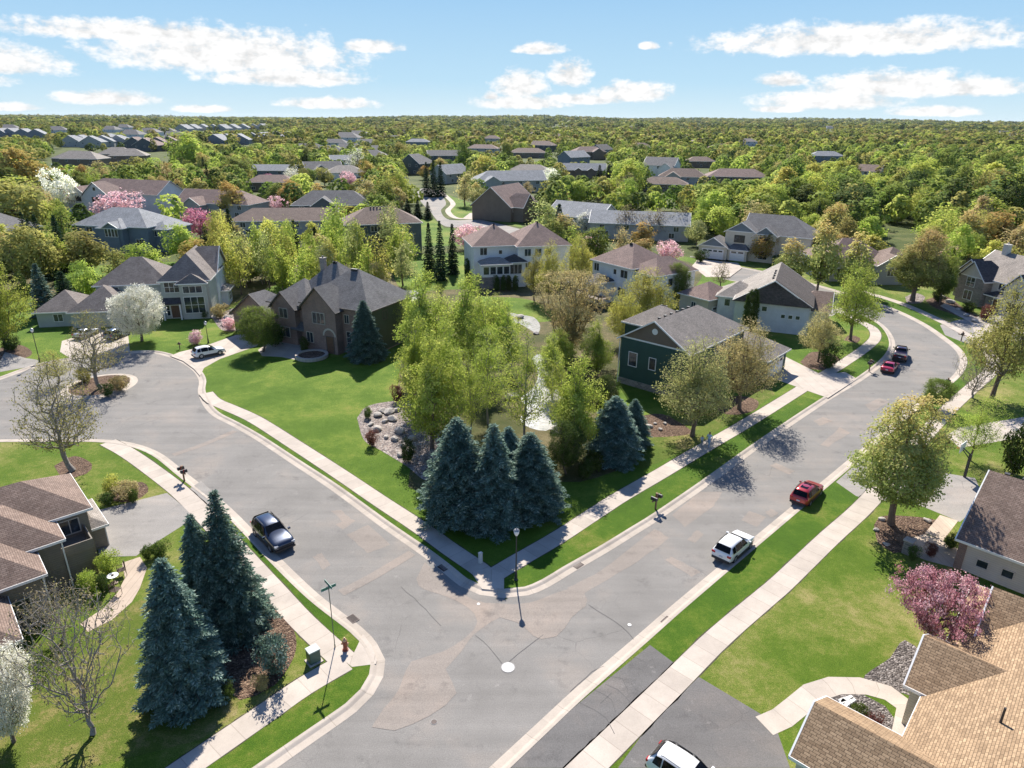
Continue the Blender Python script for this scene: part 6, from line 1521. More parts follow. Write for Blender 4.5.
# ================================================================== STREET FURNITURE
IRON = plain('black_iron', (0.03, 0.03, 0.032), 0.5)
GREYM = plain('galvanised', (0.30, 0.30, 0.30), 0.45, 0.6)
GSIGN = plain('sign_green', (0.015, 0.16, 0.105), 0.4, var=0.05)
OPAL = plain('opal_glass', (0.80, 0.80, 0.78), 0.3, var=0.03)
WOODP = plain('post_wood', (0.22, 0.13, 0.075), 0.8)
def street_lamp(u, v, vtop, label):
    p = at(u, v, .12); Hh = height_for(p, vtop); t = empty('street_lamp', (p.x, p.y, .12)); tag(t, label, 'lamp')
    m = MB(); m.lathe([(.17, 0), (.17, .1), (.12, .16), (.10, .7), (.07, .8), (.055, 1.0), (.045, Hh - .75), (.07, Hh - .7), (.07, Hh - .62)], 12); m.build('pole', IRON, t, smooth=False)
    m = MB(); m.lathe([(.10, Hh - .62), (.20, Hh - .42), (.22, Hh - .25), (.15, Hh - .12)], 14); m.build('lantern', OPAL, t, smooth=True)
    m = MB(); m.lathe([(.24, Hh - .16), (.16, Hh - .06), (.05, Hh), (.02, Hh + .10), (0, Hh + .12)], 14); m.build('lantern_cap', GREYM, t)
street_lamp(516, 580, 530, 'black post street lamp with white lantern on the corner verge before the spruces')
street_lamp(40, 362, 329, 'black street lamp on the lawn at the far left')
street_lamp(208.5, 343, 322, 'short black street lamp by the white car at the court')
p = at(335, 647, .12); Hs = height_for(p, 587); t = empty('street_sign', (p.x, p.y, .12), R(40)); tag(t, 'tall street name sign with two crossed green blades at the left corner', 'street sign')
m = MB(); m.cyl((0, 0, 0), .032, 0, Hs, 8); m.cyl((0, 0, 0), .05, 0, .25, 8); m.build('pole', plain('sign_pole', (0.12, 0.14, 0.11), 0.5, .3), t)
for k, (rz_, z) in enumerate(((0, Hs - .30), (math.pi / 2, Hs - .02))):
    m = MB(); m.box(-.55, .55, -.012, .012, z, z + .24); M = Matrix.Rotation(rz_, 4, 'Z'); m.v = [tuple(M @ Vector(q)) for q in m.v]; o = m.build('blade', GSIGN, t)
    m = MB()
    for x0_, x1_, z0_, z1_ in ((-.54, .54, .01, .025), (-.54, .54, .215, .23), (-.54, -.525, .025, .215), (.525, .54, .025, .215)): m.box(x0_, x1_, -.016, .016, z + z0_, z + z1_)
    m.v = [tuple(M @ Vector(q)) for q in m.v]; m.build('border', OPAL, o)
p = at(345.5, 650, .12); t = empty('fire_hydrant', (p.x, p.y, .12)); tag(t, 'rust red fire hydrant with pale cap on the left corner verge', 'hydrant'); t.scale = (1.35, 1.35, 1.35)
HYR = plain('hydrant_red', (0.26, 0.055, 0.025), 0.5); HYY = plain('hydrant_cap', (0.50, 0.30, 0.16), 0.5)
m = MB(); m.lathe([(.16, 0), (.16, .06), (.11, .08), (.11, .5), (.14, .52), (.14, .57), (.11, .6)], 12); m.build('barrel', HYR, t)
m = MB(); m.lathe([(.12, .6), (.10, .7), (.04, .76), (.03, .82), (0, .82)], 12); m.build('bonnet', HYY, t)
for a in (0, math.pi / 2, math.pi):
    m = MB(); m.tube([(.1 * math.cos(a), .1 * math.sin(a), .42), (.19 * math.cos(a), .19 * math.sin(a), .42)], .06, 8); m.build('nozzle', HYY, t)
p = at(314, 661, .12); t = empty('utility_box', (p.x, p.y, .12), R(40)); tag(t, 'dark green utility box with grey lid between walk and shrub bed', 'utility box')
m = MB(); m.box(-.38, .38, -.34, .34, .06, 1.0); m.build('cabinet', plain('box_green', (0.05, 0.10, 0.075), 0.5), t, bevel=.02)
m = MB(); m.box(-.41, .41, -.37, .37, 1.0, 1.08); m.build('lid', plain('box_lid', (0.28, 0.33, 0.31), 0.5), t, bevel=.02)
m = MB(); m.box(-.5, .5, -.45, .45, 0, .06); m.build('pad', CONC, t)
p = at(480.5, 563, .12); t = empty('cable_pedestal', (p.x, p.y, .12), R(40)); tag(t, 'slim pale grey cable pedestal at the foot of the corner spruces', 'utility box')
m = MB(); m.box(-.15, .15, -.12, .12, 0, .95); m.build('cabinet', plain('pedestal_grey', (0.55, 0.55, 0.53), 0.5, var=.05), t, bevel=.02)
m = MB(); m.box(-.17, .17, -.14, .14, .95, 1.05); m.build('lid', plain('pedestal_grey', (0.55, 0.55, 0.53)), t, bevel=.02)
def mailbox(u, v, rz, label, twin=True, s=1.0):
    p = at(u, v, .12); t = empty('mailbox', (p.x, p.y, .12), rz); tag(t, label, 'mailbox'); t.scale = (s,) * 3
    m = MB(); m.box(-.06, .06, -.06, .06, 0, 1.45); m.box(-.09, .09, -.09, .09, 1.45, 1.52); m.build('post', WOODP, t)
    m = MB(); m.box(-.65, .65, -.05, .05, .92, 1.02); m.build('arm', WOODP, t)
    for x in ((-.38, .38) if twin else (.0,)):
        m = MB(); n = 8
        pr = [(-.13, 1.02), (-.13, 1.17)] + [(-.13 * math.cos(math.pi * k / n), 1.17 + .13 * math.sin(math.pi * k / n)) for k in range(1, n)] + [(.13, 1.17), (.13, 1.02)]
        for i in range(len(pr)):
            a, b_ = pr[i], pr[(i + 1) % len(pr)]; m.face([(x + a[0], -.30, a[1]), (x + b_[0], -.30, b_[1]), (x + b_[0], .26, b_[1]), (x + a[0], .26, a[1])])
        m.face([(x + a[0], -.30, a[1]) for a in pr[::-1]]); m.face([(x + a[0], .26, a[1]) for a in pr]); o = m.build('box', IRON, t)
        m = MB(); m.box(x + .135, x + .15, -.1, -.06, 1.1, 1.36); m.box(x + .135, x + .15, -.1, .02, 1.28, 1.36); m.build('flag', LAMPR, o)
mailbox(184.5, 481, R(-47), 'twin black mailbox on a wooden post beside the left drive', s=1.15)
mailbox(655.5, 509, R(47), 'twin black mailbox on a wooden post on the right verge across from the white car', s=1.15)
mailbox(869, 371, R(50), 'twin black mailbox on the verge next to the red coupe', s=1.2)
mailbox(946, 389, R(45), 'black mailbox behind the small round street tree', twin=False, s=1.1)
mailbox(961, 341, R(-60), 'black mailbox on the verge outside the stone and stucco house', twin=False, s=1.1)
mailbox(809, 296, R(50), 'dark mailbox by the drive of the light grey house', s=1.1)
mailbox(180, 349, R(-20), 'low dark mailbox on the lawn of the sage grey house', twin=False, s=.8)
# basketball hoop by the grey drive
p = at(964.5, 477, .12); t = empty('basketball_hoop', (p.x, p.y, .12), R(-140)); tag(t, 'basketball hoop on a black post at the edge of the grey drive', 'basketball hoop')
m = MB(); m.box(-.12, .12, -.12, .12, 0, 2.7); m.tube([(0, 0, 2.6), (0, -.8, 3.1)], .06, 6); m.tube([(0, 0, 2.1), (0, -.8, 2.9)], .05, 6); m.build('post', IRON, t)
m = MB(); m.box(-.75, .75, -.88, -.82, 2.7, 3.7); m.build('backboard', OPAL, t)
m = MB(); k_ = [(.23 * math.cos(a), -1.12 + .23 * math.sin(a), 2.95) for a in [2 * math.pi * i / 16 for i in range(17)]]; m.tube(k_, .02, 6); m.build('rim', LAMPR, t)
# stone pillar in the maple's bed
p = at(906.5, 553, .12); t = empty('stone_pillar', (p.x, p.y, .12), R(40)); tag(t, 'grey stone pillar in the shade under the big maple', 'pillar')
m = MB(); m.box(-.32, .32, -.32, .32, 0, 1.25); m.build('shaft', STONE, t); m = MB(); m.box(-.4, .4, -.4, .4, 1.25, 1.37); m.build('cap', CONC, t)
# bistro set on the lower-left patio
BRONZE = plain('bronze_metal', (0.09, 0.065, 0.05), 0.45, 0.5)
p = at(114.5, 583, .13); t = empty('patio_table', (p.x, p.y, .14)); tag(t, 'small round pale patio table with dark legs on the left patio', 'table')
m = MB(); m.cyl((0, 0, 0), .42, .70, .73, 20); m.build('tabletop', OPAL, t)
m = MB(); m.cyl((0, 0, 0), .03, .02, .70, 8); m.lathe([(.28, 0), (.28, .03), (.05, .06)], 12); m.build('pedestal', BRONZE, t)
m = MB(); m.cyl((0, 0, 0), .10, .735, .80, 10); tag(m.build('ashtray', BRONZE), 'small dark bowl on the round patio table', 'bowl').location = (p.x, p.y, .14)
def bistro_chair(u, v, rz, label):
    p = at(u, v, .13); t = empty('patio_chair', (p.x, p.y, .14), rz); tag(t, label, 'chair'); t.scale = (1.15,) * 3
    m = MB()
    for k in range(6): m.box(-.27 + .09 * k, -.20 + .09 * k, -.26, .26, .43, .45)
    m.build('seat', BRONZE, t)
    for x, y in ((-.25, -.24), (.25, -.24), (-.25, .24), (.25, .24)): m = MB(); m.cyl((x, y, 0), .018, 0, .43 if y < 0 else .95, 6); m.build('leg', BRONZE, t)
    m = MB(); m.tube([(-.25, .24, .93), (-.15, .27, 1.02), (.15, .27, 1.02), (.25, .24, .93)], .02, 6)
    for k in range(5): m.tube([(-.18 + .09 * k, .25, .5), (-.18 + .09 * k, .26, 1.0)], .012, 5)
    m.build('backrest', BRONZE, t)
    for s_ in (-1, 1): m = MB(); m.tube([(.27 * s_, .24, .68), (.28 * s_, -.22, .68), (.27 * s_, -.24, .45)], .018, 6); m.build('armrest', BRONZE, t)
bistro_chair(122.5, 575, R(-50), 'dark metal patio chair behind the small round table')
bistro_chair(116.5, 595, R(165), 'dark metal patio chair in front of the small round table')
# round raised bed with stone rim before the brick house
p = at(312, 357, .12); t = empty('raised_planter', (p.x, p.y, .13)); tag(t, 'curved pale stone planter ring on the patio of the brick house', 'planter')
m = MB(); m.lathe([(2.5, 0), (2.5, .5), (2.05, .5), (2.05, .25)], 28); m.build('stone_rim', CONC, t); m = MB(); m.cyl((0, 0, 0), 2.06, .05, .3, 24); m.build('soil', MULCH, t)
# drains and covers
GRATE = plain('grate_iron', (0.075, 0.05, 0.042), 0.7)
def drain(u, v, rz, label):
    p = at(u, v); t = empty('storm_drain', (p.x, p.y, .02), rz); tag(t, label, 'drain')
    m = MB(); m.box(-.45, .45, -.30, -.25, 0, .03); m.box(-.45, .45, .25, .30, 0, .03); m.box(-.45, -.4, -.25, .25, 0, .03); m.box(.4, .45, -.25, .25, 0, .03); m.build('frame', GRATE, t)
    m = MB()
    for k in range(8): m.box(-.36 + .1 * k, -.31 + .1 * k, -.25, .25, 0, .026)
    m.build('grate', GRATE, t)
    m = MB(); m.box(-.4, .4, -.25, .25, 0.001, .004); m.build('pit_shade', plain('pit_shade_black', (.01, .01, .01), .9), t)  # flat black sheet under the bars, painted as the dark of the hole
drain(353, 619, R(-45), 'rusty storm drain grate in the left kerb near the hydrant'); drain(667, 621, R(47), 'rusty storm drain grate in the right kerb before the dark drive')
drain(578, 565.5, R(44), 'rusty storm drain grate in the kerb right of the corner lamp'); drain(443, 568, R(-45), 'storm drain grate in the kerb left of the corner spruces')
def cover(u, v, r, c, label):
    p = at(u, v); t = empty('manhole_cover', (p.x, p.y, .02)); tag(t, label, 'manhole cover')
    m = MB(); m.lathe([(r, 0), (r, .006), (r * .86, .012), (0, .012)], 24); m.build('lid', c, t)
    m = MB(); m.lathe([(r * 1.18, .0), (r * 1.18, .004), (r, .006)], 24); m.build('ring', plain('cover_ring', (.26, .25, .24), .8), t)
PALE = plain('pale_paint', (0.68, 0.66, 0.62), 0.7, var=.08)
cover(508, 667.5, .42, PALE, 'bright pale manhole cover in the middle of the crossing'); cover(629.5, 625, .14, PALE, 'tiny pale valve cover on the right street'); cover(478.5, 604, .12, PALE, 'tiny pale valve cover near the corner kerb'); cover(434, 722, .18, GRATE, 'small dark valve cover at the bottom of the crossing')
# landscape stones: three white slabs in the bed by the curved walk
for i, (u, v) in enumerate(((846, 700.5), (849, 703.5), (841, 705.5))):
    p = at(u, v, .13); t = MB(); t.box(-.55, .55, -.16, .16, 0, .16); o = t.build('stone_slab', PALE, bevel=.03); o.location = (p.x, p.y, .13); o.rotation_euler = (0, 0, R(20 + 12 * i))
    tag(o, ('upper white stone slab', 'middle white stone slab', 'lower left white stone slab')[i] + ' in the rock bed inside the curved walk', 'stone', 'white slabs in the curved walk bed')
# boulders
import bmesh
def boulder_mesh(seed):
    rg = random.Random(seed); bm = bmesh.new(); bmesh.ops.create_icosphere(bm, subdivisions=2, radius=1)
    dirs = [(Vector((rg.gauss(0, 1), rg.gauss(0, 1), rg.gauss(0, 1))).normalized(), rg.uniform(.55, .9)) for _ in range(9)]
    for v in bm.verts:
        for d_, k in dirs:
            e = v.co.dot(d_) - k
            if e > 0: v.co -= d_ * e
        v.co.z *= .7
    me = bpy.data.meshes.new('boulder'); bm.to_mesh(me); bm.free(); me.materials.append(plain('boulder_stone', (0.40, 0.36, 0.32), 0.9, var=.25, scale=2)); return me
BOUL = [boulder_mesh(i) for i in range(5)]
rg = random.Random(5)
def boulders(pts, label, group, smin=.35, smax=.75):
    for (u, v) in pts:
        p = at(u, v, .13); s_ = rg.uniform(smin, smax); o = bpy.data.objects.new('boulder', BOUL[rg.randrange(5)]); COL.objects.link(o)
        o.location = (p.x, p.y, .13 + s_ * .3); o.scale = (s_ * rg.uniform(.8, 1.3), s_, s_ * .8); o.rotation_euler = (0, 0, rg.uniform(0, 6)); tag(o, label, 'boulder', group)
boulders([(378, 416), (383, 412), (390, 413), (397, 411), (385, 422), (377, 430), (371, 425), (393, 420), (400, 432), (395, 440), (404, 446), (386, 438), (410, 452), (400, 456), (412, 440)], 'rounded grey brown boulder in the rock bed below the front lawn', 'boulders in the front rock bed')
boulders([(214, 318), (220, 315), (227, 319), (233, 313), (226, 325), (240, 318)], 'pale boulder in the rock bed right of the sage grey house', 'boulders right of the sage grey house', .6, 1.1)
boulders([(370, 288), (378, 286), (388, 284), (395, 290), (520, 318), (536, 334), (499, 318), (548, 350), (566, 392), (512, 398), (556, 432)], 'boulder edging the bright pond in the hollow', 'boulders round the pond', .5, 1.0)
boulders([(655, 424), (649, 427), (660, 430), (665, 424)], 'small dark stone in the mulch bed by the dark green house', 'stones in the mulch bed', .25, .4)
boulders([(882, 520), (876, 530), (886, 545), (927, 521)], 'edging stone round the mulch ring of the big maple', 'stones round the maple ring', .25, .4)
boulders([(943, 298), (950, 303), (958, 310), (966, 316), (975, 322)], 'rusty boulder in the bed before the stone and stucco house', 'boulders before the stucco house', .5, .9)

# ================================================================== PEOPLE
def person(label, loc, rz, H, shirt, trousers, skin, hair, pose='walk'):
    """one skinned figure grown over a posed skeleton"""
    k = H / 1.75
    J = {'pelvis': (0, 0, .95, .135), 'waist': (0, 0.02, 1.10, .125), 'chest': (0, 0.03, 1.32, .155), 'neck': (0, .05, 1.50, .06), 'head': (0, .08, 1.60, .085), 'crown': (0, .08, 1.70, .085),
         'shl': (-.19, .03, 1.42, .07), 'ell': (-.25, -.10, 1.16, .048), 'wrl': (-.24, -.02, .93, .036), 'hal': (-.235, .03, .85, .038),
         'shr': (.19, .03, 1.42, .07), 'elr': (.25, .10, 1.17, .048), 'wrr': (.22, .28, 1.0, .036), 'har': (.21, .34, .95, .038),
         'hil': (-.10, 0, .90, .105), 'knl': (-.11, .18, .52, .068), 'anl': (-.11, .22, .09, .045), 'tol': (-.11, .40, .04, .04),
         'hir': (.10, 0, .90, .105), 'knr': (.11, -.06, .50, .068), 'anr': (.11, -.34, .16, .045), 'tor': (.11, -.20, .04, .04)}
    E = [('pelvis', 'waist'), ('waist', 'chest'), ('chest', 'neck'), ('neck', 'head'), ('head', 'crown'), ('chest', 'shl'), ('shl', 'ell'), ('ell', 'wrl'), ('wrl', 'hal'), ('chest', 'shr'), ('shr', 'elr'), ('elr', 'wrr'), ('wrr', 'har'),
         ('pelvis', 'hil'), ('hil', 'knl'), ('knl', 'anl'), ('anl', 'tol'), ('pelvis', 'hir'), ('hir', 'knr'), ('knr', 'anr'), ('anr', 'tor')]
    names = list(J); V = [Vector(J[n][:3]) * k for n in names]; Rd = [J[n][3] * k for n in names]; E = [(names.index(a), names.index(b_)) for a, b_ in E]
    for side, s_ in (('hal', -1), ('har', 1)):     # five fingers each
        w = J[side]; fw = (V[names.index(side)] - V[names.index('wrl' if s_ < 0 else 'wrr')]).normalized()
        for q in range(4):
            o_ = Vector((0, (q - 1.5) * .018, 0)) * k; i = len(V); V += [V[names.index(side)] + o_ + fw * .03 * k, V[names.index(side)] + o_ + fw * (.10 - abs(q - 1.3) * .012) * k]; Rd += [.0105 * k, .008 * k]; E += [(names.index(side), i), (i, i + 1)]
        i = len(V); V.append(V[names.index(side)] + (fw * .03 + Vector((-.02 * s_, .055, 0))) * k); Rd.append(.011 * k); E.append((names.index(side), i))
    me = bpy.data.meshes.new('person'); me.from_pydata(V, E, []); o = bpy.data.objects.new('person', me); COL.objects.link(o)
    md = o.modifiers.new('skin', 'SKIN'); md.use_smooth_shade = True
    sk = me.skin_vertices[0].data
    for i, r_ in enumerate(Rd): sk[i].radius = (r_, r_); sk[i].use_root = (i == 0)
    sb = o.modifiers.new('sub', 'SUBSURF'); sb.levels = 1; sb.render_levels = 1
    dg = bpy.context.evaluated_depsgraph_get(); ev = bpy.data.meshes.new_from_object(o.evaluated_get(dg)); o.modifiers.clear(); o.data = ev
    for m_ in (skin, shirt, trousers, plain('shoe_dark', (.05, .05, .06), .6)): ev.materials.append(m_)
    for pl in ev.polygons:
        c = pl.center / k; pl.use_smooth = True
        arm = abs(c.x) > .165 and c.z > .8
        pl.material_index = 3 if c.z < .10 else (2 if c.z < .98 and not arm else (0 if c.z > 1.49 or (arm and c.z < 1.22) else 1))
    o.location = loc; o.rotation_euler = (0, 0, rz); tag(o, label, 'person')
    m = MB(); n = 8
    for i in range(5):
        for j in range(12):
            def Q(a, b_):
                th = math.pi * .58 * a / 5; ph = 2 * math.pi * b_ / 12; r_ = .108
                return (r_ * math.sin(th) * math.cos(ph) * k, (.065 + r_ * math.sin(th) * math.sin(ph)) * k, (1.655 + .115 * math.cos(th)) * k)
            m.face([Q(i, j), Q(i + 1, j), Q(i + 1, j + 1), Q(i, j + 1)])
    m.build('hair', hair, o, smooth=True)
    m = MB()
    for s_ in (-1, 1): m.lathe([(0, .012 * k), (.011 * k, 0), (0, -.012 * k)], 6, 0, (s_ * .035 * k, .162 * k, 1.635 * k))
    m.build('eye', plain('eye_dark', (.03, .025, .02), .3), o)
    m = MB(); m.face([(-.014 * k, .16 * k, 1.60 * k), (.014 * k, .16 * k, 1.60 * k), (0, .165 * k, 1.64 * k)]); m.face([(-.014 * k, .16 * k, 1.60 * k), (0, .19 * k, 1.598 * k), (.014 * k, .16 * k, 1.60 * k)]); m.face([(-.014 * k, .16 * k, 1.60 * k), (0, .165 * k, 1.64 * k), (0, .19 * k, 1.598 * k)]); m.face([(.014 * k, .16 * k, 1.60 * k), (0, .19 * k, 1.598 * k), (0, .165 * k, 1.64 * k)])
    m.build('nose', skin, o); return o
SKIN = plain('skin_tone', (0.50, 0.30, 0.21), 0.6, var=.05); HAIR = plain('hair_brown', (0.06, 0.035, 0.025), 0.7)
p = at(708.5, 447, .13); person('walker in a light blue shirt and blue jeans on the right sidewalk', (p.x, p.y, .13), dirB - math.pi / 2 + math.pi, 1.90, plain('cloth_light_blue', (0.48, 0.62, 0.74), .8), plain('cloth_denim', (0.26, 0.38, 0.52), .8), SKIN, HAIR)
p = at(701.5, 446, .13); person('smaller person in blue grey clothes beside the walker on the right sidewalk', (p.x, p.y, .13), dirB - math.pi / 2 + math.pi + .3, 1.35, plain('cloth_blue', (0.36, 0.48, 0.60), .8), plain('cloth_grey_blue', (0.13, 0.20, 0.26), .8), SKIN, HAIR)
# ================================================================== VEGETATION, NEAR AND MIDDLE
random.seed(7)
T = plant_px
# blue spruces
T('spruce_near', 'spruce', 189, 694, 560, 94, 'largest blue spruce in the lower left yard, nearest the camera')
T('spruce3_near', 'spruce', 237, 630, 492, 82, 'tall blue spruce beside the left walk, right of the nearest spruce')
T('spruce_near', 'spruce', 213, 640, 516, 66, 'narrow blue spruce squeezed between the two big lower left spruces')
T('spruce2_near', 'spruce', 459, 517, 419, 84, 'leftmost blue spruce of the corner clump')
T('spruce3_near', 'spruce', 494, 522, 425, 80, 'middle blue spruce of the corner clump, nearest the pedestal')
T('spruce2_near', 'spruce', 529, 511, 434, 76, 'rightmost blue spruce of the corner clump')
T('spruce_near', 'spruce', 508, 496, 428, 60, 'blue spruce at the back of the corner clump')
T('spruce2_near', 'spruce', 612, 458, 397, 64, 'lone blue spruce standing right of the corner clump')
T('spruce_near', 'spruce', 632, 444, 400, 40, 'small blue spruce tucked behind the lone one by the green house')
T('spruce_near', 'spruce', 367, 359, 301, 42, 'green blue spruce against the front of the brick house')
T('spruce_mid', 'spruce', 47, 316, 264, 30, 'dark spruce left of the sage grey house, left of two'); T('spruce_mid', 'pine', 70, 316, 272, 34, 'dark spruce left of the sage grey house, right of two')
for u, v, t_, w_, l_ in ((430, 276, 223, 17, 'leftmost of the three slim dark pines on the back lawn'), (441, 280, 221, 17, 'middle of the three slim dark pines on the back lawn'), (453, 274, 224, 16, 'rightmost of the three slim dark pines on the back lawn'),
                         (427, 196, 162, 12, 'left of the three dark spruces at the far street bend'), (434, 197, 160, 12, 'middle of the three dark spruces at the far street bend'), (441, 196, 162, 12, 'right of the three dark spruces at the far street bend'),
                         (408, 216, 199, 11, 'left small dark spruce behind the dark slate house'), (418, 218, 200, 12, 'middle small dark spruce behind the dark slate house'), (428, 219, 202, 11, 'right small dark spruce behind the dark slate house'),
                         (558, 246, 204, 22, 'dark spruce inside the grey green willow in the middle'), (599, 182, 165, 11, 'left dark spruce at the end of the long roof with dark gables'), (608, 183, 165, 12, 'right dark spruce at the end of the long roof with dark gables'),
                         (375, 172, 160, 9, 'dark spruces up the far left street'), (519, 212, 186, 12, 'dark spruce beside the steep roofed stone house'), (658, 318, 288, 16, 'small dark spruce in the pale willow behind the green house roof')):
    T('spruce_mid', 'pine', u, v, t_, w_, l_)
T('column_near', 'dark', 468, 281, 259, 7, 'thin dark columnar evergreen on the back lawn', name='columnar_shrub')
T('column_near', 'dark', 744, 335, 292, 10, 'left dark columnar evergreen against the light grey house', name='columnar_shrub'); T('column_near', 'dark', 751, 335, 290, 11, 'right dark columnar evergreen against the light grey house', name='columnar_shrub')
for i, u in enumerate((497, 503, 509, 515)): T('column_near', 'dark', u, 291, 276, 7, 'dark columnar shrub in the row at the foot of the tall white house', name='columnar_shrub', group='columnar shrubs at the tall white house')
# named deciduous trees, front to back
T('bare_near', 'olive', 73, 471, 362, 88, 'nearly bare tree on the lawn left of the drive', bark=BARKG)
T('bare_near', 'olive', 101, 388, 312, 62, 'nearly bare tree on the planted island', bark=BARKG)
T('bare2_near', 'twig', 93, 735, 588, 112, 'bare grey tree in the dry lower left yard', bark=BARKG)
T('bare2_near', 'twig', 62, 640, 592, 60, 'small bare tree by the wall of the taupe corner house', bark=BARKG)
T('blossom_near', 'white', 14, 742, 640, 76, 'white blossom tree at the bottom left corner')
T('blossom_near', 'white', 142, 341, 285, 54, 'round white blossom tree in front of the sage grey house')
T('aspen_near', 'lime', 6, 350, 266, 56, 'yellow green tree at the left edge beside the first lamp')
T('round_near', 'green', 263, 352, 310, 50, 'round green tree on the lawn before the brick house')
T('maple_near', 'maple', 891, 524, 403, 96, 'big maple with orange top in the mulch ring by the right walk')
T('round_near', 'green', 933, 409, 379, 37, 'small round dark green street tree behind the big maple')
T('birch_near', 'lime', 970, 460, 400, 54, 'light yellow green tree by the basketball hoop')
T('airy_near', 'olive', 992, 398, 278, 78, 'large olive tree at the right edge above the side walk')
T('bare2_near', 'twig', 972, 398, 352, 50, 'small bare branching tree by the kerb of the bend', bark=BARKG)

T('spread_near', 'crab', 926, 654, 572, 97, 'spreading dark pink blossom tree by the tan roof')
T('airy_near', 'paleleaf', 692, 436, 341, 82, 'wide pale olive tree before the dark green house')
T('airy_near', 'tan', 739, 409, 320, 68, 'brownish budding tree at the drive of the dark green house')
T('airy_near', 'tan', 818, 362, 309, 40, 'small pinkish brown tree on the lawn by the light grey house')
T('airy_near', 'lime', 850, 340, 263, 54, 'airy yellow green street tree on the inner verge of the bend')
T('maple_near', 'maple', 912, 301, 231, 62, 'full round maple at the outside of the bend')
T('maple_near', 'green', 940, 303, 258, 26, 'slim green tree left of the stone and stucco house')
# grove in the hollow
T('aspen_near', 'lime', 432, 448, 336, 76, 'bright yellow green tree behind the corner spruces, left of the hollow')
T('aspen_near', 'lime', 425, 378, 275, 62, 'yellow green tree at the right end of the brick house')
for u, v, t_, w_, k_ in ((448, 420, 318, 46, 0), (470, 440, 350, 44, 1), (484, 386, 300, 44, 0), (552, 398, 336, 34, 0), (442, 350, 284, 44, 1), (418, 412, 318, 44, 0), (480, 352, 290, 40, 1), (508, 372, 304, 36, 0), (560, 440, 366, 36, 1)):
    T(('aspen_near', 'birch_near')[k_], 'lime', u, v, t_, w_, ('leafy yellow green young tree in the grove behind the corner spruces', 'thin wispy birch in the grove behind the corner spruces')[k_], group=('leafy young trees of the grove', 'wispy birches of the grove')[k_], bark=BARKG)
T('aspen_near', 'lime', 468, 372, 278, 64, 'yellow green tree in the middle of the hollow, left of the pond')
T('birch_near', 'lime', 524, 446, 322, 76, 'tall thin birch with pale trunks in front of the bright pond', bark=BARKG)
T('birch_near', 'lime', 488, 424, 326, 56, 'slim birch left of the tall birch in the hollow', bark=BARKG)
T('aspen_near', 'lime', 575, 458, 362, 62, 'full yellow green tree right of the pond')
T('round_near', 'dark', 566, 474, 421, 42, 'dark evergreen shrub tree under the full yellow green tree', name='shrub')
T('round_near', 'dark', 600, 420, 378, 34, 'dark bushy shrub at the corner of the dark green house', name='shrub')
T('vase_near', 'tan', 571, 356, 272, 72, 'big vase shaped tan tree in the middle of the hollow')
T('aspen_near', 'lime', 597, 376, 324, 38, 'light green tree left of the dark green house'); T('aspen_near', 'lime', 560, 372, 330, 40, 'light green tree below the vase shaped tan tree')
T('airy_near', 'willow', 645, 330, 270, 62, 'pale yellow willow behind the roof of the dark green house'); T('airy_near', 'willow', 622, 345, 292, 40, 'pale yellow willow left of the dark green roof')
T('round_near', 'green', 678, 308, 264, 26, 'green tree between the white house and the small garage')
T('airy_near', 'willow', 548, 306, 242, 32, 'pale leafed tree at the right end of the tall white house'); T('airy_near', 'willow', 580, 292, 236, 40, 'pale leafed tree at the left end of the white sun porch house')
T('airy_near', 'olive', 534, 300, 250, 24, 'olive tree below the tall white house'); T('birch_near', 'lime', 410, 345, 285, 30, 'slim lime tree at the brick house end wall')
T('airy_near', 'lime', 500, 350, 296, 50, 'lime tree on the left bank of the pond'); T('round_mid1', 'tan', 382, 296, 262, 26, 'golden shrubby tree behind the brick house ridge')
# thicket behind the brick house
rg = random.Random(3)
for i in range(34):
    u = rg.uniform(222, 408); v = rg.uniform(262, 302) - max(0, (u - 330)) * .12
    T(rg.choice(['airy_mid0', 'airy_mid0', 'airy_mid1', 'round_mid1']), rg.choice(['lime', 'lime', 'willow', 'paleleaf', 'lime']), u, v, v - rg.uniform(48, 66) + max(0, u - 360) * .35, rg.uniform(22, 34),
      'loose yellow green tree in the thicket behind the brick house', group='yellow green trees of the thicket behind the brick house')
# street and yard trees right
T('maple_mid0', 'maple', 788, 286, 240, 40, 'orange topped maple behind the light grey house, left of two'); T('maple_mid0', 'maple', 817, 290, 222, 40, 'taller orange topped maple behind the light grey house, right of two')
T('maple_mid1', 'maple', 851, 294, 233, 36, 'orange topped maple before the brown roofed house'); T('round_mid0', 'rust', 762, 262, 233, 30, 'brownish tree beside the cream house with two garage doors')
T('maple_mid0', 'green', 774, 230, 204, 30, 'round green tree behind the cream house with two garage doors'); T('round_mid1', 'paleleaf', 696, 246, 220, 26, 'pale green round tree left of the white garage doors')
T('blossom_mid', 'pink', 668, 262, 242, 28, 'pale pink blossom tree beside the white sun porch house'); T('blossom_mid', 'pink', 590, 252, 236, 20, 'pale pink blossom behind the left white sun porch house'); T('bare_mid', 'twig', 720, 288, 262, 20, 'small bare tree on the far drive')
T('blossom_mid', 'pink', 469, 249, 224, 34, 'pink blossom tree on the back lawn behind the slim pines'); T('blossom_mid', 'magenta', 201, 238, 208, 34, 'magenta blossom tree behind the blue grey house'); T('blossom_mid', 'pink', 122, 224, 191, 46, 'pink blossom tree before the pale gabled house')
T('blossom_mid', 'white', 66, 214, 168, 34, 'white blossom tree left of the pale gabled house'); T('blossom_mid', 'pink', 280, 214, 196, 20, 'pink blossom beyond the long grey roof'); T('blossom_mid', 'white', 293, 186, 168, 18, 'white shrub tree up the far left street')
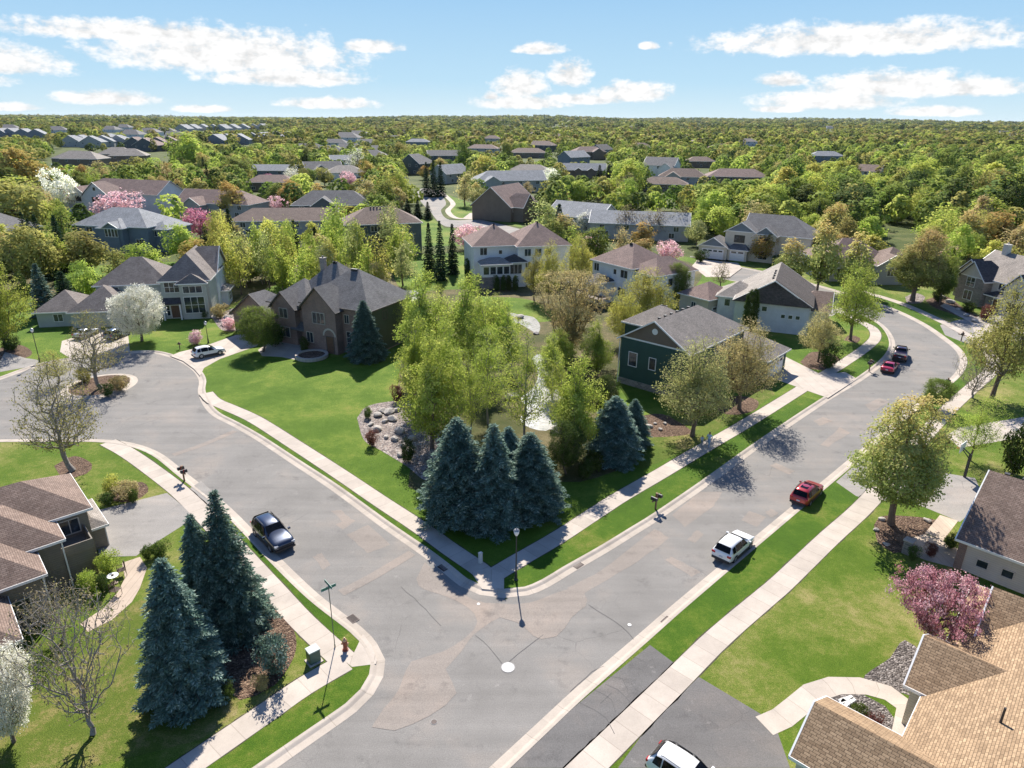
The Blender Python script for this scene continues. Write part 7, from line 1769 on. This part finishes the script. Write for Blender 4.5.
T('blossom_mid', 'pink', 349, 187, 171, 18, 'pale pink tree before the pale hip roofed house'); T('bare_mid', 'white', 358, 172, 148, 26, 'bare tree with white buds up the far left street'); T('blossom_mid', 'white', 552, 184, 168, 18, 'white shrub tree in the far middle'); T('blossom_mid', 'magenta', 271, 184, 174, 12, 'small magenta shrub before the low pinkish roof')
T('bare_mid', 'twig', 626, 238, 205, 30, 'bare tree before the long pale grey roof, left of three'); T('bare_mid', 'twig', 655, 240, 208, 32, 'bare tree before the long pale grey roof, middle of three'); T('bare_mid', 'twig', 680, 238, 206, 30, 'bare tree before the long pale grey roof, right of three')
T('blossom_mid', 'pink', 944, 270, 246, 20, 'pale blossom tree left of the stone and stucco house'); T('blossom_mid', 'white', 584, 232, 212, 22, 'white tree behind the tall white house')
# left group of olive and green trees
for kd, lf, u, v, t_, w_, l_ in (('round_mid0', 'olive', 25, 240, 182, 62, 'large olive tree high at the left edge'), ('round_mid2', 'lime', 14, 226, 178, 50, 'yellow tree at the left edge behind the olive one'), ('round_mid0', 'olive', 38, 286, 226, 54, 'olive round tree left of the blue grey house'), ('airy_mid1', 'green', 66, 252, 206, 34, 'grey green tree left of the blue grey house'),
     ('round_mid2', 'olive', 92, 275, 230, 48, 'wide olive tree before the blue grey house'), ('airy_mid1', 'olive', 121, 282, 248, 36, 'small olive tree between the wide one and the sage grey roof'), ('round_mid1', 'lime', 92, 302, 260, 30, 'bright green tree beside the dark left spruces'), ('round_mid2', 'lime', 187, 262, 224, 36, 'olive yellow tree right of the blue grey house'),
     ('airy_mid1', 'lime', 222, 262, 222, 30, 'lime tree at the right gable of the sage grey house'), ('round_mid3', 'rust', 20, 200, 148, 56, 'rusty crowned tree high at the left edge'), ('round_mid1', 'dark', 28, 306, 272, 18, 'dark bushy tree at the left edge'), ('maple_mid0', 'rust', 232, 218, 182, 32, 'bright orange topped tree at the brown roof left of the thicket'),
     ('maple_mid0', 'rust', 292, 206, 180, 28, 'orange tree beyond the long grey roof'), ('maple_mid1', 'rust', 320, 212, 184, 22, 'smaller orange tree beside the gabled grey house'), ('round_mid1', 'olive', 306, 190, 168, 20, 'olive tree beyond the orange ones'), ('maple_mid0', 'green', 387, 222, 180, 36, 'large green and rust tree behind the dark slate house'), ('round_mid1', 'lime', 402, 208, 172, 28, 'lime tree by the far street'), ('round_mid0', 'lime', 365, 216, 190, 26, 'lime tree at the left of the dark slate house'),
     ('maple_mid0', 'green', 463, 174, 138, 20, 'tall dark green oval tree in the far middle, left of two'), ('maple_mid0', 'green', 506, 170, 141, 17, 'dark green oval tree in the far middle, right of two'), ('round_mid1', 'willow', 486, 184, 156, 28, 'golden tree between the far oval trees'), ('airy_mid1', 'tan', 465, 206, 172, 26, 'tan tree by the far street corner'), ('round_mid1', 'paleleaf', 478, 208, 188, 18, 'pale tree by the far street corner'),
     ('maple_mid0', 'olive', 400, 166, 142, 22, 'dark olive round tree left of the far dark spruces'), ('airy_mid1', 'paleleaf', 548, 244, 200, 44, 'wide grey green willow behind the tall white house'), ('maple_mid0', 'dark', 308, 174, 147, 14, 'dark slim tree up the far left street'), ('round_mid1', 'olive', 325, 186, 168, 22, 'olive tree before the pale hip roof'),
     ('round_mid2', 'lime', 195, 175, 132, 40, 'tall olive tree with pale stems in the townhouse rows'), ('round_mid0', 'green', 236, 186, 158, 32, 'round green tree right of the brown roof')):
    T(kd, lf, u, v, t_, w_, l_)
# shrubs
def shrub(u, v, t_, w_, lf, l_, kd='shrub_near', g=None): T(kd, lf, u, v, t_, w_, l_, cat='shrub', group=g, name='shrub')
shrub(275, 672, 634, 38, 'spruce', 'round dwarf blue spruce in the bed beside the utility box'); shrub(109, 573, 552, 22, 'lime', 'upper bright green clipped shrub at the taupe corner house'); shrub(91, 592, 571, 20, 'lime', 'lower bright green clipped shrub at the taupe corner house'); shrub(104, 592, 574, 15, 'dark', 'dark low shrub beside the patio table')
shrub(1012, 474, 424, 32, 'dark', 'large dark shrub at the right edge beyond the drive'); shrub(128, 497, 482, 30, 'tan', 'tan dry shrub in the bed by the left drive'); shrub(112, 492, 478, 20, 'willow', 'yellow shrub in the bed by the left drive'); shrub(108, 504, 494, 16, 'dark', 'dark low shrub at the corner of the left drive'); shrub(134, 502, 490, 12, 'shrub', 'green low shrub beside the tan dry one')
shrub(160, 556, 543, 20, 'shrub', 'low green shrub at the foot of the left drive'); shrub(148, 560, 546, 12, 'shrub', 'small green shrub at the left patio walk'); shrub(276, 345, 324, 24, 'dark', 'dark round shrub at the brick house porch'); shrub(305, 352, 338, 12, 'shrub', 'small shrub at the brick house entry'); shrub(914, 696, 676, 16, 'shrub', 'green shrub at the tan roof corner')
shrub(869, 732, 716, 22, 'redshrub', 'low red shrub in the bed inside the curved walk'); shrub(858, 722, 706, 20, 'shrub', 'low green shrub in the bed inside the curved walk'); shrub(828, 368, 344, 22, 'dark', 'dark shrub under the small pinkish tree')
shrub(950, 548, 534, 16, 'shrub', 'low green shrub beside the paver walk'); shrub(372, 446, 430, 13, 'redshrub', 'reddish shrub in the front rock bed'); shrub(398, 402, 386, 14, 'redshrub', 'rusty shrub at the top of the front rock bed'); shrub(368, 418, 408, 10, 'shrub', 'small green shrub in the front rock bed'); shrub(408, 462, 440, 18, 'dark', 'dark shrub at the end of the front rock bed')
shrub(12, 350, 338, 20, 'dark', 'dark shrub at the far left drive'); shrub(196, 344, 332, 16, 'pink', 'pale flowering shrub by the court lamp'); shrub(230, 330, 318, 16, 'pink', 'pale flowering shrub right of the sage grey house'); shrub(120, 390, 376, 20, 'tan', 'tan shrub on the planted island'); shrub(85, 382, 368, 18, 'olive', 'olive shrub on the planted island'); shrub(108, 396, 384, 14, 'dark', 'dark shrub on the planted island')
T('bare_near', 'willow', 58, 384, 352, 36, 'yellow twiggy tree at the left of the planted island')
shrub(938, 302, 290, 14, 'dark', 'dark shrub by the stone and stucco house'); shrub(985, 320, 306, 16, 'redshrub', 'rusty shrub by the stone and stucco house'); shrub(968, 312, 302, 14, 'shrub', 'green shrub by the stone and stucco house'); shrub(700, 262, 250, 14, 'dark', 'dark shrub by the white garage doors'); shrub(780, 266, 254, 20, 'dark', 'dark shrub under the brownish tree by the cream house')
for i, (u, v) in enumerate(((240, 640), (262, 690), (228, 700), (250, 620))): shrub(u, v, v - 14, 16, ('shrub', 'tan', 'shrub', 'dark')[i], ('green', 'tan', 'bright', 'dark')[i] + ' low shrub in the bed along the left walk')
shrub(930, 556, 544, 12, 'redshrub', 'reddish shrub at the paver walk under the maple'); shrub(912, 560, 546, 12, 'dark', 'dark shrub at the paver walk under the maple'); shrub(220, 318, 304, 16, 'tan', 'tan shrub at the right end of the sage grey house'); shrub(205, 318, 308, 10, 'dark', 'dark shrub at the sage grey front')
for i in range(9):
    u, v = 60 + 100 * rg.random(), 630 + 90 * rg.random()
for i, (u, v, w_) in enumerate(((592, 470, 26), (612, 440, 24), (628, 432, 20), (548, 476, 22), (600, 448, 20), (585, 478, 20))): shrub(u, v, v - 18, w_, 'dark' if i % 2 else 'shrub', 'dark leafed undergrowth shrub between corner spruces and dark green house', g='undergrowth shrubs by the lone spruce')

# ------------------------------------------------------------------ random planting between houses, kept off streets, lawns and the views
KEEP = [(u0, v0, u1, v1, y) for (u0, v0, u1, v1, y) in (
    (238, 264, 404, 362, 118), (96, 246, 230, 322, 140), (0, 300, 130, 365, 140), (614, 298, 742, 395, 105), (704, 260, 806, 336, 140), (590, 236, 680, 300, 165), (474, 226, 562, 292, 172), (346, 206, 420, 254, 215), (96, 205, 188, 256, 225),
    (66, 175, 168, 214, 300), (946, 248, 1024, 330, 160), (834, 232, 900, 276, 175), (696, 220, 780, 264, 200), (194, 186, 262, 216, 300), (244, 204, 322, 226, 260), (302, 184, 362, 212, 320), (312, 156, 362, 176, 450), (404, 150, 456, 182, 420), (484, 178, 534, 216, 330), (490, 165, 546, 184, 380),
    (412, 190, 512, 232, 300), (380, 248, 480, 292, 235), (516, 160, 548, 178, 420), (566, 158, 606, 174, 420), (560, 140, 612, 160, 520), (652, 156, 696, 182, 430), (718, 165, 756, 178, 420), (815, 145, 838, 160, 520), (570, 200, 604, 218, 300), (616, 210, 684, 228, 270), (862, 160, 878, 172, 430), (884, 222, 912, 240, 250),
    (0, 126, 44, 136, 900), (46, 126, 130, 160, 700), (130, 132, 176, 156, 700), (210, 132, 310, 142, 800), (524, 138, 552, 156, 600), (700, 268, 990, 420, 260), (80, 240, 110, 260, 205))]
KEEP = [(u0 + .10 * (u1 - u0), v0 + .05 * (v1 - v0), u1 - .10 * (u1 - u0), (v0 + .72 * (v1 - v0)) if v1 > 182 else v1 + 1, y) for (u0, v0, u1, v1, y) in KEEP]
KEEP += KEEP2 + [(410, 188, 520, 228, 290)]
FOOT = [(x, y) for (_, x, y) in LAND]
for o in list(bpy.data.objects):
    if o.type == 'EMPTY' and o.get('category') in ('house', 'garage'):
        M = Matrix.Rotation(o.rotation_euler.z, 3, 'Z')
        wl = [c for c in o.children if c.name.startswith('wall')]
        if wl:
            bb = [Vector(q) for q in wl[0].bound_box]; c = sum(bb, Vector()) / 8
            q = M @ c; FOOT.append((o.location.x + q.x, o.location.y + q.y, max(b_.x for b_ in bb) - min(b_.x for b_ in bb), max(b_.y for b_ in bb) - min(b_.y for b_ in bb)))
FOOT = [f if len(f) == 4 else (f[0], f[1], 14, 12) for f in FOOT]
ROADS = [(q.x, q.y) for path in (smooth(K_T, 3), smooth(K_C, 3), smooth(K_E, 3)) for q in path]
def ok(x, y, H, rd, gap=.62):
    for (tx, ty, tr) in TREES:
        if (tx - x) ** 2 + (ty - y) ** 2 < ((tr + rd) * gap) ** 2: return False
    for (hx, hy, w_, d_) in FOOT:
        if (hx - x) ** 2 + (hy - y) ** 2 < (min(w_, d_) * .62 + rd * .6) ** 2: return False
    for (rx, ry) in ROADS:
        if (rx - x) ** 2 + (ry - y) ** 2 < 64: return False
    u, vb = px((x, y, 0)); _, vt = px((x, y, H)); ru = rd * FPX / math.hypot(y, CAM_H)
    for (u0, v0, u1, v1, yy) in KEEP:
        if y < yy and u + ru > u0 and u - ru < u1 and vb > v0 and vt < v1: return False
    return True
ADJ = {'lime': 'yellow green', 'green': 'mid green', 'maple': 'orange tipped green', 'olive': 'olive', 'rust': 'rust coloured', 'tan': 'tan budding', 'willow': 'pale golden', 'dark': 'dark green', 'twig': 'bare grey', 'paleleaf': 'pale grey green', 'pine': 'dark conifer'}
LM = {}
for ph, lx, ly in LAND: LM[ph] = (lx, ly)
LM.update({'the steep roofed stone house': at(505, 214)[:2], 'the three dark far spruces': at(434, 197)[:2], 'the lone brown hip roof in the right woods': at(737, 180)[:2], 'the white house above the woods': at(662, 176)[:2], 'the long dark gabled roof': at(584, 178)[:2], 'the pale roof in the right woods': at(826, 162)[:2], 'the orange topped tree by the brown roof': at(232, 218)[:2], 'the long grey roof': at(286, 226)[:2], 'the purple gabled house': at(322, 172)[:2], 'the far street corner': at(470, 215)[:2]})
def where(x, y):
    ph, (lx, ly) = min(LM.items(), key=lambda kv: (kv[1][0] - x) ** 2 + ((kv[1][1] - y) * .7) ** 2)
    dx, dy = x - lx, y - ly; far = math.hypot(dx, dy)
    rel = ('well ' if far > 55 else '') + (('right of' if dx > 0 else 'left of') if abs(dx) > abs(dy) else ('beyond' if dy > 0 else 'in front of'))
    return rel + ' ' + ph
MIDS = {'lime': ['round_mid0', 'round_mid1', 'airy_mid0', 'round_mid3'], 'green': ['round_mid0', 'round_mid2', 'maple_mid0'], 'maple': ['maple_mid0', 'maple_mid1'], 'olive': ['round_mid0', 'round_mid2', 'airy_mid1'], 'rust': ['round_mid2', 'maple_mid0'], 'tan': ['airy_mid1', 'round_mid3', 'airy_mid0'],
        'willow': ['round_mid3', 'airy_mid0'], 'dark': ['round_mid1', 'maple_mid1'], 'twig': ['bare_mid'], 'paleleaf': ['round_mid1', 'airy_mid1'], 'pine': ['spruce_mid']}
rg = random.Random(21); placed = 0
for _ in range(9000):
    if placed >= 270: break
    v = 118 + 150 * rg.random() ** 1.15 + 16; u = rg.uniform(-30, 1054)
    p = at(u, v)
    if p.y > 430 or p.y < 120: continue
    right = u > 600 and v < 235
    lf = rg.choice(['lime', 'lime', 'green', 'green', 'olive', 'willow', 'tan', 'dark', 'twig', 'lime', 'green'] if right else ['lime', 'lime', 'green', 'olive', 'maple', 'willow', 'tan', 'rust', 'lime', 'pine', 'maple'])
    big = rg.uniform(.85, 1.3) * (1.38 if right else .95); H = rg.uniform(8.5, 12.5) * big; rd = rg.uniform(3.6, 5.6) * big
    if lf == 'pine': rd = 2.4
    if lf in ('twig',): rd *= .9
    if not ok(p.x, p.y, H, rd): continue
    s_ = ADJ[lf] + ' tree ' + where(p.x, p.y)
    plant(rg.choice(MIDS[lf]), lf, p, H, rd, s_, group='trees: ' + s_); placed += 1
print('middle trees', placed, 'all', len(TREES))

# ------------------------------------------------------------------ the far woods: crowns too many to count, one mass each
def far_wood(name, label, n, y0, y1, faces, leaf, wmin, wmax, hmin, hmax, seed, wide, kinds):
    rng = np.random.default_rng(seed); Vs, Fs, Ts, Ms, Ns = [], [], [], [], []; off = 0
    y = y0 + (y1 - y0) * rng.uniform(0, 1, n * 3) ** (1.25); x = rng.uniform(-1, 1, n * 3) * (y * .80 + 30)
    # clearings and denser belts
    dens = np.sin(x * .011 + 1.3) * np.sin(y * .0073 + x * .004) + .5 * np.sin(x * .031 + y * .017)
    got = 0; cell = {}; cs = wmax
    for k in range(n * 3):
        if got >= n: break
        if dens[k] < -.55 and rng.uniform() < .8: continue
        w = rng.uniform(wmin, wmax); h = rng.uniform(hmin, hmax)
        bad = False; ck = (int(x[k] // cs), int(y[k] // cs))
        for ax_ in (-1, 0, 1):
            for ay in (-1, 0, 1):
                for (qx, qy, qw) in cell.get((ck[0] + ax_, ck[1] + ay), ()):
                    if (qx - x[k]) ** 2 + (qy - y[k]) ** 2 < (.52 * (qw + w)) ** 2: bad = True
        if bad: continue
        if y0 < 600:
            for (tx, ty, tr) in TREES:
                if abs(tx - x[k]) < 9 and (tx - x[k]) ** 2 + (ty - y[k]) ** 2 < ((tr + w) * .6) ** 2: bad = True; break
        if bad: continue
        for (hx, hy, w_, d_) in FOOT:
            if abs(hx - x[k]) < 30 and (hx - x[k]) ** 2 + (hy - y[k]) ** 2 < (max(w_, d_) * .55 + w * .5) ** 2: bad = True; break
        if bad: continue
        u, vb = px((x[k], y[k], 0)); _, vt = px((x[k], y[k], h)); ru = w * FPX / y[k]
        for (u0, v0, u1, v1, yy) in KEEP:
            if y[k] < yy and u + ru > u0 and u - ru < u1 and vb > v0 and vt < v1: bad = True; break
        if bad: continue
        cell.setdefault(ck, []).append((x[k], y[k], w)); got += 1
        t = rng.uniform(0, 1, faces); wd = PROF['oval'](t * .92 + .04) * rng.uniform(.75, 1.1, faces)
        a = rng.uniform(0, 2 * np.pi, faces)
        d, amp = lobes(rng, 6); D = np.stack([np.cos(a) * wd, np.sin(a) * wd, 2 * t - 1], 1); D /= np.linalg.norm(D, axis=1)[:, None]
        f = 1 + (np.clip((D @ d.T - .5) / .5, 0, 1) * amp).sum(1)
        C = np.stack([np.cos(a) * wd * w * f, np.sin(a) * wd * w * f, h * .12 + t * h * .88], 1)
        V, F, vn = leaf_quads(rng, C, leaf * (w / wmax) ** .5, .8, .25, out=D, ow=1.6, soft=.3); Ns.append(vn)
        V += np.array([x[k], y[k], hill(x[k], y[k])]); Vs.append(V); Fs.append(F + off); off += len(V)
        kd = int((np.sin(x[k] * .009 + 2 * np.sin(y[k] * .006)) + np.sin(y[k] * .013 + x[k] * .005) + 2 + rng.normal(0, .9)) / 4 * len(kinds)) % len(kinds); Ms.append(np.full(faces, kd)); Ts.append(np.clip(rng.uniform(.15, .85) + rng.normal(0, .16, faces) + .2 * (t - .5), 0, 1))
    me = mesh_np(name, np.concatenate(Vs), np.concatenate(Fs), [LEAF[k] for k in kinds], np.concatenate(Ts), np.concatenate(Ms), vn=np.concatenate(Ns))
    o = bpy.data.objects.new(name, me); COL.objects.link(o); tag(o, label, 'woods', kind='stuff'); print(name, got, off // 4)
KND = ['woodd', 'wooda', 'lime', 'wooda', 'green', 'woodc', 'wooda', 'green', 'olive', 'woodb', 'lime', 'woodc']
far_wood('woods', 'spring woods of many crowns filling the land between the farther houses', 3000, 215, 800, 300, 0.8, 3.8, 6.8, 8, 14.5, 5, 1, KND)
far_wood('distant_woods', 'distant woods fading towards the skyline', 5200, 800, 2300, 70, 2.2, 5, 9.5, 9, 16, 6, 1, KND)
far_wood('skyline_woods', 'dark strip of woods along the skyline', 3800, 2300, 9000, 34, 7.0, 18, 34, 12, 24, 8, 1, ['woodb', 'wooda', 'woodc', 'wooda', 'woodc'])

haze_box()
